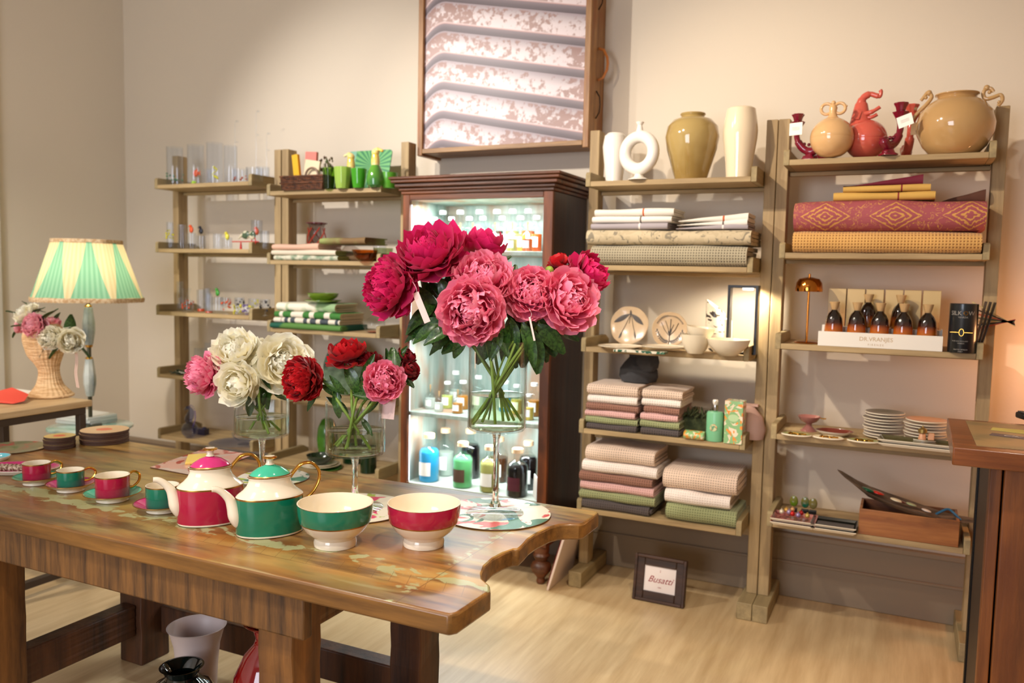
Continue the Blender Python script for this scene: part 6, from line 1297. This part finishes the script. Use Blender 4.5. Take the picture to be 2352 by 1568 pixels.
# shelf 3
G1 = mat('forest_linen', (22, 84, 66), .8, c2=(84, 128, 60), nscale=3, lo=.48, hi=.52, detail=0); G2 = mat('charcoal_check_linen', (226, 214, 196), .8, c2=(70, 78, 84), nscale=26, lo=.5, hi=.53, detail=0, stretch=(1, .05, .05)); G3 = mat('green_stripe_linen', (232, 222, 204), .8, c2=(60, 120, 50), nscale=17, lo=.48, hi=.50, detail=0, stretch=(1, .05, .05)); G4 = mat('sage_stripe_linen', (236, 230, 210), .8, c2=(146, 176, 128), nscale=9, lo=.48, hi=.55, detail=1, stretch=(1, .05, .3)); BE = mat('beige_backing', (196, 176, 142), .85)
z = folded('dark green and olive striped linen, bottom of the green linen pile', 2, 2, 620, 782, -.02, .24, 0, .032, G1, 'green linen pile', 2, .002, 71, 'folded_linen', 'linen')
z = folded('white linen with charcoal dashes, above the dark green striped one', 2, 2, 628, 778, -.0, .24, z, .030, G2, 'green linen pile', 2, .002, 72, 'folded_linen', 'linen', cap=BE)
z = folded('white linen with bold green blocks, middle of the green linen pile', 2, 2, 630, 782, -.0, .24, z, .036, G3, 'green linen pile', 2, .003, 73, 'folded_linen', 'linen', cap=BE)
z = folded('white and sage linen with pointed fold, top of the green linen pile', 2, 2, 634, 768, .02, .24, z, .050, G4, 'green linen pile', 2, .003, 74, 'folded_linen', 'linen', cap=BE)
LG = mat('apple_green_glaze', (128, 156, 50), .15, coat=.5); LG2 = mat('deep_apple_glaze', (104, 134, 40), .15, coat=.5)
p = on(2, 2, 742, .08, z+.002); vessel('plate', 'apple green dinner plate on top of the linen pile', 'plate', p, [(.06, 0), (.07, .001), (.108, .014), (.108, .016)], LG, .003, 40)
p = p+Vector((0, 0, .010)); vessel('bowl', 'apple green shallow bowl sitting on the green plate', 'bowl', p, [(.045, 0), (.05, .001), (.082, .025), (.09, .044), (.09, .046)], LG2, .003, 40)
p = on(2, 2, 860, .04); t = thing('glass_decanter', 'round clear glass decanter with straight neck, right of the green linens', 'decanter', p)
b = B(); b.lathe([(0, 0), (.03, 0), (.052, .012), (.062, .04), (.054, .07), (.03, .09), (.018, .10), (.017, .16)], 30, cap1=False); b.build('decanter_body', GLASS, t); b = B(); b.lathe([(0, .003), (.03, .003), (.045, .010), (.0, .010)], 20); b.build('orange_bottom', mat('orange_glass', (210, 90, 40), .1), t)
# shelf 4
p = on(2, 3, 790, .24); t = thing('standing_platter', 'large dark green leaf patterned platter standing on edge behind red peonies', 'platter', p)
b = B(); b.lathe([(.001, -.004), (.12, -.004), (.165, .012), (.165, .016), (.118, .002), (.001, .002)], 44, T=Matrix.Rotation(radians(-10), 4, 'X') @ Matrix.Translation((0, 0, .166)) @ Matrix.Rotation(pi/2, 4, 'X'), cap0=False, cap1=False); b.build('platter_body', mat('leaf_platter', (52, 72, 50), .2, coat=.5, c2=(96, 116, 92), nscale=12), t)
dish(2, 3, 690, .02, .10, .012, mat('green_print_dish', (120, 150, 100), .3, c2=(190, 190, 160), nscale=16), 'flat green patterned dish on the shelf behind the middle vase')
p = on(2, 3, 880, .10); tumbler(2, 3, 868, .10, .04, .10, mat('dark_green_cup', (30, 70, 40), .15, coat=.5), 'dark green cup behind the middle vase blooms')
# shelf 5
DG = mat('deep_green_glaze', (18, 42, 20), .15, coat=.5)
dish(2, 4, 735, -.0, .125, .006, mat('leaf_green_mat', (62, 128, 48), .5), 'bright green round mat under the white plate', t_=.003)
dish(2, 4, 735, -.0, .115, .016, OFFW, 'off-white dinner plate on the bright green mat', dz=.010); dish(2, 4, 740, -.0, .085, .014, OFFW, 'off-white salad plate beneath the dark green bowl', dz=.020)
deep(2, 4, 735, -.0, .078, .052, DG, 'dark green bowl on the white plates, lowest green shelf', dz=.028, foot=.45)
p = on(2, 4, 846, .06); vessel('canister', 'tall dark green canister at the right end of the lowest green shelf', 'canister', p, [(.042, 0), (.046, .002), (.046, .15), (.048, .152)], DG, .003, 32)
p = on(2, 4, 812, .22); vessel('canister', 'wider dark green canister behind the front canister', 'canister', p, [(.06, 0), (.064, .002), (.064, .13), (.066, .132)], DG, .003, 32)
p = on(2, 4, 752, .22); b = B(); b.lathe([(0, 0), (.04, 0), (.056, .05), (.064, .12), (.058, .19), (.036, .24), (.02, .25), (.0, .25)], 30); tag(b.build('tall_vase', mat('leaf_green_vase', (58, 110, 30), .2, coat=.4), loc=p), 'tall leaf green vase at the back of the lowest green shelf', 'vase')
# ================================================================ UNIT 1 glassware
CG = thin_glass('ware_glass', (250, 252, 255), .9)
ORG = mat('orange_glass_figure', (214, 84, 40), .1, coat=.5); GRN = mat('green_glass_figure', (60, 150, 50), .1, coat=.5); YLW = mat('yellow_glass_figure', (216, 206, 60), .1, coat=.5); NAV = mat('dark_glass_figure', (34, 36, 48), .1, coat=.5); AQF = mat('seaweed_glass', (90, 140, 110), .1, coat=.5); VIO = mat('violet_glass', (110, 90, 150), .1, coat=.5)
def cyl(u, j, px, y, R, H, label, name='glass_vase', cat='vase', group=None, foot=0, m=None, fig=None):
    p = on(u, j, px, y); t = thing(name, label, cat, p, 0, group); o = [(R*.9, 0), (R, .002), (R, H)]
    if foot: o = [(R*.8, 0), (R*.8, .003), (.006, .008), (.006, foot), (R*.7, foot+.006), (R, foot+R*.8), (R, H)]
    b = B(); b.lathe(([(.001, 0)]+o+[(R-.003, H), (R-.003, (foot+.012) if foot else .012), (.001, (foot+.01) if foot else .01)]), 28, cap0=False, cap1=False); b.build('glass_body', m or CG, t)
    if fig:
        kind, fm, z = fig; b = B()
        if kind == 'fish':
            b.ball((0, 0, z), .022, 14, sy=.45, sz=1.0); b.add([(.016, 0, z), (.040, 0, z+.018), (.036, 0, z), (.040, 0, z-.018)], [(0, 1, 2, 3)]); b.add([(0, 0, z+.018), (.01, 0, z+.034), (.018, 0, z+.012)], [(0, 1, 2)])
        elif kind == 'curl': b.tube([(.02*cos(q*.5)*(1-.02*q), .01*sin(q*.5), z-.03+q*.004) for q in range(20)], [.005+.003*sin(q*.4) for q in range(20)], 7)
        elif kind == 'dots':
            rr = random.Random(int(px)); 
            for q in range(16): a = rr.uniform(0, 6.3); b.ball((R*cos(a), R*sin(a), z+rr.uniform(-.03, .03)), rr.uniform(.003, .008), 6)
        elif kind == 'bird': b.ball((0, 0, z), .016, 10, sy=.6, sz=1.3); b.ball((-.008, 0, z+.022), .010, 8); b.tube([(-.014, 0, z+.022), (-.028, 0, z+.018)], [.004, .001], 5)
        elif kind == 'base': b.lathe([(0, .004), (R*.9, .004), (R*.9, z), (0, z)], 18)
        b.build('coloured_'+{'fish': 'fish', 'curl': 'seahorse', 'dots': 'dots', 'bird': 'bird', 'base': 'bottom'}[kind], fm, t, smooth=70)
    return t
top = [(402, .10, .050, .245, 'cylinder vase with green and white coral figure', ('dots', AQF, .06)), (450, .10, .050, .250, 'cylinder vase with orange striped fish', ('fish', ORG, .075)), (494, .10, .050, .255, 'cylinder vase with yellow and green seahorse', ('curl', YLW, .065)), (530, .12, .040, .235, 'plain narrow cylinder glass', None), (552, .18, .045, .10, 'low glass bowl with orange ring', ('dots', ORG, .03)), (585, .06, .050, .085, 'round clear glass bowl at the right end', None), (604, .20, .04, .11, 'clear tumbler behind the round bowl', None), (478, .24, .030, .12, 'small tumbler behind the vases', None)]
for px, y, R, H, lb, fg in top: cyl(1, 0, px, y, R, H, lb+' on the top glass shelf', group='glassware on the top shelf', fig=fg)
def stalkglass(px, H, label):
    p = on(1, 0, px, .24); t = thing('glass_flower', label, 'ornament', p); b = B(); b.lathe([(0, 0), (.02, 0), (.02, .003), (.003, .006)], 14); b.tube([(0, 0, .004), (.002, 0, H), (.018, 0, H+.012)], .0022, 6)
    b.ball((.02, 0, H+.008), .011, 8, sz=.6); b.ball((.016, 0, H*.7), .010, 8, sz=.5); b.build('glass_stalk', CG, t)
stalkglass(540, .40, 'tall thin clear glass stalk, left of the pair of tallest'); stalkglass(588, .45, 'tallest clear glass stalk on the top shelf'); stalkglass(612, .31, 'shorter clear glass stalk near the right post')
p = on(1, 0, 445, .06); b = B(); b.ball((0, 0, .012), .014, 8); b.tube([(-.02, 0, .012), (0, 0, .02), (.02, 0, .014)], .004, 5); tag(b.build('glass_frog', mat('lime_glass_figure', (160, 200, 70), .1, coat=.5), loc=p), 'tiny lime green glass animal in front of the vases', 'ornament')
s2 = [(391, .08, .022, .17, 'slim glass with yellow green stem pattern', ('dots', YLW, .09)), (418, .14, .026, .16, 'tall glass with clear foot', None), (440, .06, .028, .10, 'glass with orange bird', ('bird', ORG, .12)), (462, .10, .030, .085, 'bottle shaped glass with dark bird stopper', ('bird', NAV, .115)), (500, .16, .028, .10, 'clear tumbler in the middle', None), (522, .05, .03, .07, 'small tumbler with yellow flower', ('bird', YLW, .075)), (590, .14, .034, .18, 'tall cylinder with orange figure at the right', ('bird', ORG, .11)), (608, .06, .028, .11, 'tumbler at the far right', None)]
for px, y, R, H, lb, fg in s2: cyl(1, 1, px, y, R, H, lb+' on the second glass shelf', 'drinking_glass', 'glass', 'glassware on the second shelf', fig=fg)
p = on(1, 1, 565, .03, 0); t = thing('glass_bird', 'green and white glass bird perched on a red glass rod', 'ornament', p); 
b = B(); b.ball((0, 0, .085), .034, 14, sy=.4, sz=.75); b.tube(spl([(-.02, 0, .09), (-.045, 0, .074), (-.06, 0, .06)], 3), [.010]*3+[.005]*3+[.002], 6); b.ball((.05, 0, .083), .026, 12, sy=.4); b.build('bird_body', mat('bird_green_white', (70, 92, 70), .15, c2=(216, 208, 180), nscale=18, lo=.48, hi=.52, coat=.5), t, smooth=70)
b = B(); b.tube([(-.11, 0, .045), (.10, 0, .045)], .0032, 6); b.tube([(.06+.016*cos(a), 0, .046+.024*sin(a)) for a in [2*pi*i/16 for i in range(16)]], .003, 5, closed=True); b.lathe([(0, 0), (.008, 0), (.006, .02), (.003, .045)], 10, (-.04, 0, 0)); b.lathe([(0, 0), (.008, 0), (.006, .02), (.003, .045)], 10, (.06, 0, 0)); b.build('red_rod', mat('red_glass_rod', (196, 44, 44), .1, coat=.5), t)
s3 = [(432, .06, .034, .075, 'jug with orange spotted body and clear handle', ('dots', ORG, .045)), (414, .14, .02, .19, 'slim tall tumbler by the left post', None), (462, .14, .026, .14, 'tall tumbler with orange base', ('base', ORG, .02)), (480, .05, .024, .12, 'tall tumbler beside the orange one', ('base', ORG, .012)), (500, .12, .036, .10, 'water jug with parrot top', ('bird', GRN, .125)), (476, .2, .024, .15, 'slender clear glass behind', None), (545, .06, .022, .055, 'small yellow patterned tumbler', ('dots', YLW, .03)), (566, .06, .022, .06, 'small violet patterned tumbler', ('dots', VIO, .03))]
for px, y, R, H, lb, fg in s3: cyl(1, 2, px, y, R, H, lb+' on the third glass shelf', 'drinking_glass', 'glass', 'glassware on the third shelf', fig=fg)
for px, y, lb, fm in ((518, .03, 'low stemmed dish with orange rim dots', ORG), (550, .16, 'wine glass with dark bird stem', NAV), (582, .08, 'short stemmed glass with clear bowl', YLW), (609, .05, 'stemmed glass with dark foot at the far right', NAV)):
    t = cyl(1, 2, px, y, .030, .10, lb+' on the third glass shelf', 'wine_glass', 'glass', 'stemmed glasses on the third shelf', foot=.04, fig=('dots', fm, .06))
p = on(1, 2, 425, .06); b = B(); b.tube(spl([(-.02, 0, .05), (-.045, 0, .08), (-.04, 0, .13), (-.015, 0, .14)], 4), .004, 6); b.lathe([(.024, .075), (.020, .11), (.03, .15)], 20, cap0=False, cap1=False); tag(b.build('glass_jug_top', CG, loc=p+Vector((.012, 0, 0))), 'clear looped handle and neck of the orange spotted jug', 'jug')
for px, y, R, H, lb in ((485, .20, .04, .20, 'wide clear cylinder'), (460, .12, .036, .17, 'medium clear cylinder'), (510, .12, .040, .15, 'low clear cylinder right of the others'), (445, .05, .03, .085, 'clear goblet with pearl dots')): cyl(1, 3, px, y, R, H, lb+' on the fourth glass shelf, behind the pink peony', group='glassware on the fourth shelf', fig=('dots', WHITE, .05) if 'pearl' in lb else None)
p = on(1, 3, 412, .03); b = B(); rnd = random.Random(2)
for q in range(12): b.tube(spl([(0, 0, .004), (rnd.uniform(-.06, .06), rnd.uniform(-.03, .03), rnd.uniform(.012, .035)), (rnd.uniform(-.085, .085), rnd.uniform(-.03, .03), .006)], 4), .005, 6, flat=.5)
tag(b.build('glass_leaves', mat('dark_green_leaves', (30, 56, 36), .25, coat=.4), loc=p), 'dark green glass leaf sprig at the left of the fourth shelf', 'ornament')
p = on(1, 3, 425, .02); b = B(); b.ball((0, 0, .05), .012, 10); b.tube([(0, 0, 0), (0, 0, .04)], .003, 5); tag(b.build('pearl_ornament', WHITE, loc=p+Vector((-.03, .06, 0))), 'white pearl bead on a stem beside the green leaves', 'ornament')
# seahorse and glass plates on the lowest shelf
BLG_ = thin_glass('bluish_glass', (206, 212, 240), 1.3); p = on(1, 4, 436, .03); t = thing('glass_seahorse', 'clear blue tinted glass seahorse with spiky back on a round body', 'ornament', p)
b = B(); b.ball((0, 0, .052), .052, 20, sz=1.0); b.build('round_body', BLG_, t, smooth=70)
pts = spl([(.0, 0, .10), (-.01, 0, .12), (.005, 0, .145), (.012, 0, .17), (0, 0, .19), (-.02, 0, .195)], 5); b = B(); b.tube(pts, [.018+.008*sin(i*.2) for i in range(len(pts))], 12); b.tube([(-.02, 0, .192), (-.042, 0, .176)], [.012, .006], 8); b.build('neck_and_head', BLG_, t, smooth=70)
b = B()
for i in range(26):
    a = i/25; q = (.028+.022*sin(a*3), 0, .075+.135*a) if a < .8 else (.04-.05*(a-.8)*5, 0, .19+.02*sin((a-.8)*15)); b.ball(q, .0035, 6)
b.build('spiky_crest', VIO, t)
p = on(1, 4, 540, .03); vessel('glass_platter', 'large flat bluish glass platter on the lowest glass shelf', 'platter', p, [(.09, 0), (.10, .001), (.155, .012)], BLG_, .003, 44)
p = on(1, 4, 560, .10, .014); vessel('glass_bowl', 'clear glass bowl standing behind on the bluish platter', 'bowl', p, [(.03, 0), (.04, .002), (.07, .03), (.074, .05)], CG, .003, 32)
p = on(1, 4, 462, .15); b = B(); b.box(-.05, .05, -.02, .02, 0, .04); b.ball((.03, 0, .035), .018, 8); tag(b.build('dark_trinket', mat('dark_trinket_m', (44, 40, 60), .3), loc=p), 'dark small trinket behind the glass seahorse', 'ornament')
# ================================================================ LEFT GROUP: planter head, lamp on teal stand
STZ = .9006
p = at_z(117, 910, .9); p.z = STZ; t = thing('wicker_head_planter', 'pale wicker bust shaped planter, faceless, on the side table', 'planter', p, radians(10)); k = mpp(p)
WKP = mat('pale_wicker', (234, 200, 152), .6, c2=(206, 164, 114), nscale=14, stretch=(1, 1, 9), bump=.8)
b = B(); rs = []; n = 40
for (cx_, z, rx, ry) in spl([(0, 0, 46, 44), (0, 3, 48, 46), (0, 12, 42, 38), (-2, 26, 30, 28), (-3, 42, 24, 23), (-4, 60, 22, 21), (-8, 76, 27, 26), (-13, 92, 38, 32), (-15, 112, 44, 36), (-16, 132, 46, 40), (-15, 150, 42, 38), (-12, 162, 32, 30), (-10, 166, 22, 20)], 4):
    rs.append([((cx_+rx*cos(q)*(1+.03*cos(24*q)))*k, ry*sin(q)*(1+.03*cos(24*q))*k, z*k) for q in [2*pi*i/(n*3) for i in range(n*3)]])
b.rings(rs); b.build('woven_bust', WKP, t, smooth=70)
b = B(); b.tube([((46+1*sin(9*q))*k*cos(q), 45*k*sin(q), 3.5*k) for q in [2*pi*i/60 for i in range(60)]], 3*k, 6, closed=True); b.build('braided_foot', WKP, t)
dp = depth(p)
def crownflower(px, py, dia, col_, st, seed, lab, f, dd=-.08):
    C_ = at_d(px, py, dp+dd); R = dia/2*dp/FPX; t = thing('artificial_peony', lab, 'flower', C_, 0, 'peonies crowning the wicker head'); o = bpy.data.objects.new('bloom', bloom_mesh(st, seed)); COL.objects.link(o); o.parent = t
    if not o.data.materials: o.data.materials.append(PM[col_])
    o.material_slots[0].link = 'OBJECT'; o.material_slots[0].material = PM[col_]; fv = RT*f[0]-DN*f[1]-FW*f[2]; o.rotation_mode = 'QUATERNION'; o.rotation_quaternion = orient(fv, seed); o.scale = (R*1.15,)*3
    for q in range(3): a = seed+q*2.1; d = (RT*cos(a)-DN*sin(a))*1.0-FW*.1; place_leaf(t, C_-fv.normalized()*R*.3, d, R*1.9, q+seed)
crownflower(83, 748, 52, 'blush', 'full', 3, 'pink peony at the upper left of the wicker head crown', (-.3, .1, 1)); crownflower(58, 724, 42, 'cream', 'open', 9, 'white peony at the top left of the crown', (-.4, .7, .6), -.03); crownflower(46, 752, 26, 'blush', 'cup', 10, 'small pink flower at the far left of the crown', (-1, 0, .4), -.02)
crownflower(119, 776, 50, 'cream', 'full', 4, 'cream peony at the centre front of the crown', (0, -.1, 1)); crownflower(162, 782, 52, 'cream', 'open', 12, 'cream peony at the right of the crown', (.5, -.1, .8)); crownflower(122, 742, 30, 'blush', 'cup', 20, 'small blush flower high on the crown', (.2, .8, .4), .02); crownflower(74, 710, 28, 'cream', 'cup', 21, 'small white flower at the crown top', (0, .9, .4), .03)
b = B(); C_ = at_d(172, 800, dp-.03)
for s in (0, .012): b.tube(spl([(s, 0, 0), (s+.006, 0, -.06), (s-.002, .0, -.13), (s+.012, 0, -.20)], 5), .004, 6, flat=.3)
tag(b.build('hanging_ribbon', mat('blush_ribbon', (232, 200, 186), .6), loc=C_), 'pale pink ribbon hanging from the right of the flower crown', 'ribbon')
# napkins on the side table
p = at_z(22, 925, .9); b = B(); b.add([(-.16, -.08, .004), (.07, -.03, .004), (.085, .02, .012), (.0, .10, .03), (-.16, .12, .022), (-.16, -.08, .022), (.06, -.03, .012), (-.01, .08, .042), (-.16, .12, .05)], [(0, 1, 6, 5), (1, 2, 6), (6, 2, 3, 7), (5, 6, 7, 8), (0, 4, 3, 2, 1), (3, 4, 8, 7)])
tag(b.build('red_napkin', mat('coral_red_cloth', (232, 84, 66), .7), loc=(p.x, p.y, STZ), bevel=.003), 'coral red folded cloth on the side table at the left edge', 'napkin')
p = at_z(60, 904, .9); b = B(); b.box(-.16, .12, -.03, .06, 0, .006); tag(b.build('white_sheet', PAPER, loc=(p.x, p.y, STZ), rz=radians(0)), 'white sheet lying behind the red cloth on the side table', 'paper')
# round teal stand with lamp and books
RZ = .64; q = at_z(208, 977, RZ); t = thing('round_stand', 'round teal marbled side table on thin dark legs, behind the display table', 'table', (q.x, q.y, 0)); k = mpp((q.x, q.y, RZ)); R = 90*k
b = B(); b.lathe([(R-.004, RZ-.014), (R, RZ-.012), (R, RZ-.002), (R-.003, RZ)], 52); b.build('round_top', mat('teal_marble', (90, 176, 160), .15, coat=.5, c2=(206, 226, 218), nscale=5, detail=6), t)
for i in range(3): a = .6+2*pi*i/3; b = B(); b.tube([(.02*cos(a), .02*sin(a), RZ-.015), (R*.75*cos(a), R*.75*sin(a), 0.006)], .009, 8); b.build('leg', DARK, t)
lk = k; t = thing('marble_lamp', 'lamp with pleated mint and cream shade on a marble stem, glowing', 'lamp', (q.x, q.y, RZ+.0006))
MRB = mat('pale_marble', (206, 214, 210), .12, coat=.6, c2=(120, 136, 140), nscale=9, stretch=(1, 1, .5), detail=7); OGM = mat('olive_metal', (84, 84, 66), .35, .6)
b = B(); b.lathe([(0, 0), (24*k, 0), (24*k, 3*k), (10*k, 5*k), (0, 5*k)], 24); b.build('lamp_foot', OGM, t)
b = B(); b.lathe([(4.5*k, 5*k), (4.5*k, 290*k)], 16); b.build('metal_rod', OGM, t)
for z0 in (68, 186):
    b = B(); b.lathe([(8*k, z0*k), (9*k, (z0+3)*k), (13.5*k, (z0+28)*k), (13.5*k, (z0+48)*k), (9*k, (z0+84)*k), (8*k, (z0+86)*k)], 8); b.build('marble_baluster', MRB, t, smooth=0)
for z0 in (151, 180, 270): b = B(); b.lathe([(6*k, z0*k), (8*k, (z0+2)*k), (8*k, (z0+5)*k), (6*k, (z0+7)*k)], 16); b.build('brass_collar', GOLD, t)
# shade: eight panels, pleated
SHM = bpy.data.materials.new('pleated_silk'); SHM.use_nodes = True; nt = SHM.node_tree
for nn in list(nt.nodes):
    if nn.type == 'BSDF_PRINCIPLED': nt.nodes.remove(nn)
out = [n_ for n_ in nt.nodes if n_.type == 'OUTPUT_MATERIAL'][0]
tc = nt.nodes.new('ShaderNodeTexCoord'); sp = nt.nodes.new('ShaderNodeSeparateXYZ'); nt.links.new(tc.outputs['Object'], sp.inputs[0])
ang = MN('DIVIDE', MN('ADD', MN('ARCTAN2', sp.outputs[1], sp.outputs[0]), 3.35), 2*pi/8)
saw = MN('ABSOLUTE', MN('SUBTRACT', MN('FRACT', ang), .5)); hh = MN('DIVIDE', MN('SUBTRACT', sp.outputs[2], 292*k), 128*k)
lim = MN('SUBTRACT', .44, MN('MULTIPLY', hh, .36)); isg = MN('LESS_THAN', saw, lim); pl = MN('ADD', MN('MULTIPLY', MN('SINE', MN('MULTIPLY', ang, 50.0)), .5), .5)
gcol = mixc(pl, (132, 192, 160), (160, 212, 184)); ccol = mixc(pl, (228, 210, 166), (240, 226, 190)); fc = mixc(isg, ccol, gcol)
d1 = nt.nodes.new('ShaderNodeBsdfDiffuse'); d2 = nt.nodes.new('ShaderNodeBsdfTranslucent'); mx_ = nt.nodes.new('ShaderNodeMixShader'); mx_.inputs[0].default_value = .55
nt.links.new(fc, d1.inputs[0]); nt.links.new(fc, d2.inputs[0]); nt.links.new(d1.outputs[0], mx_.inputs[1]); nt.links.new(d2.outputs[0], mx_.inputs[2]); nt.links.new(mx_.outputs[0], out.inputs[0])
n = 240; rs = []
for s in range(9):
    f = s/8; r0 = 118-f*44; ring = []
    for i in range(n):
        a = 2*pi*i/n; sc = 1-.035*abs(sin(4*(a+3.35)))*1.0+.006*sin(120*a); ring.append((r0*sc*k*cos(a), r0*sc*k*sin(a), (292+128*f+(3*abs(sin(4*(a+3.35))) if f in (0, 1) else 0))*k))
    rs.append(ring)
b = B(); b.rings(rs, cap0=False, cap1=False); b.build('pleated_shade', SHM, t, smooth=60)
FRG = mat('cream_fringe', (226, 204, 166), .8, c2=(196, 160, 116), nscale=60)
for z0, rr_, h in ((290, 119, 9), (419, 75, 9)):
    b = B(); ra = [(rr_*(1-.035*abs(sin(4*(2*pi*i/160+3.35))))*k*cos(2*pi*i/160), rr_*(1-.035*abs(sin(4*(2*pi*i/160+3.35))))*k*sin(2*pi*i/160), z0*k) for i in range(160)]
    b.rings([[(x*1.004, y*1.004, z-(h*.55+1.2*(j_ % 2))*k) for j_, (x, y, z) in enumerate(ra)], [(x*1.02, y*1.02, z) for x, y, z in ra], [(x*1.012, y*1.012, z+h*.5*k) for x, y, z in ra], [(x*.995, y*.995, z+h*.5*k) for x, y, z in ra]], cap0=False, cap1=False); b.build('fringe_trim', FRG, t)
lamp('marble_lamp_bulb', 'POINT', (q.x, q.y, RZ+345*k), None, 2.8, (1, .86, .62), shadow_soft_size=.05)
for i in range(3):
    b = B(); b.box(-.15, .12, -.10, .10, 0, .016); o = b.build('book', mat('pale_book_%d' % i, [(200, 206, 206), (226, 228, 226), (232, 234, 232)][i], .5), loc=(q.x-.10, q.y+.065, RZ+.001+i*.0172), rz=radians(8-4*i), bevel=.002); tag(o, ['bottom', 'middle', 'top'][i]+' pale book of the three on the teal stand by the lamp foot', 'book', 'pale books on the teal stand')
# ================================================================ a thing with a single piece is that one mesh
bpy.context.view_layer.update()
for o in [o for o in COL.objects if o.type == 'EMPTY' and o.parent is None]:
    ch = list(o.children)
    if len(ch) == 1 and not ch[0].children:
        c = ch[0]; mw = c.matrix_world.copy(); nm = o.name
        props = {k: o[k] for k in o.keys()}
        c.parent = None; c.matrix_world = mw
        for k, v in props.items(): c[k] = v
        bpy.data.objects.remove(o); c.name = nm
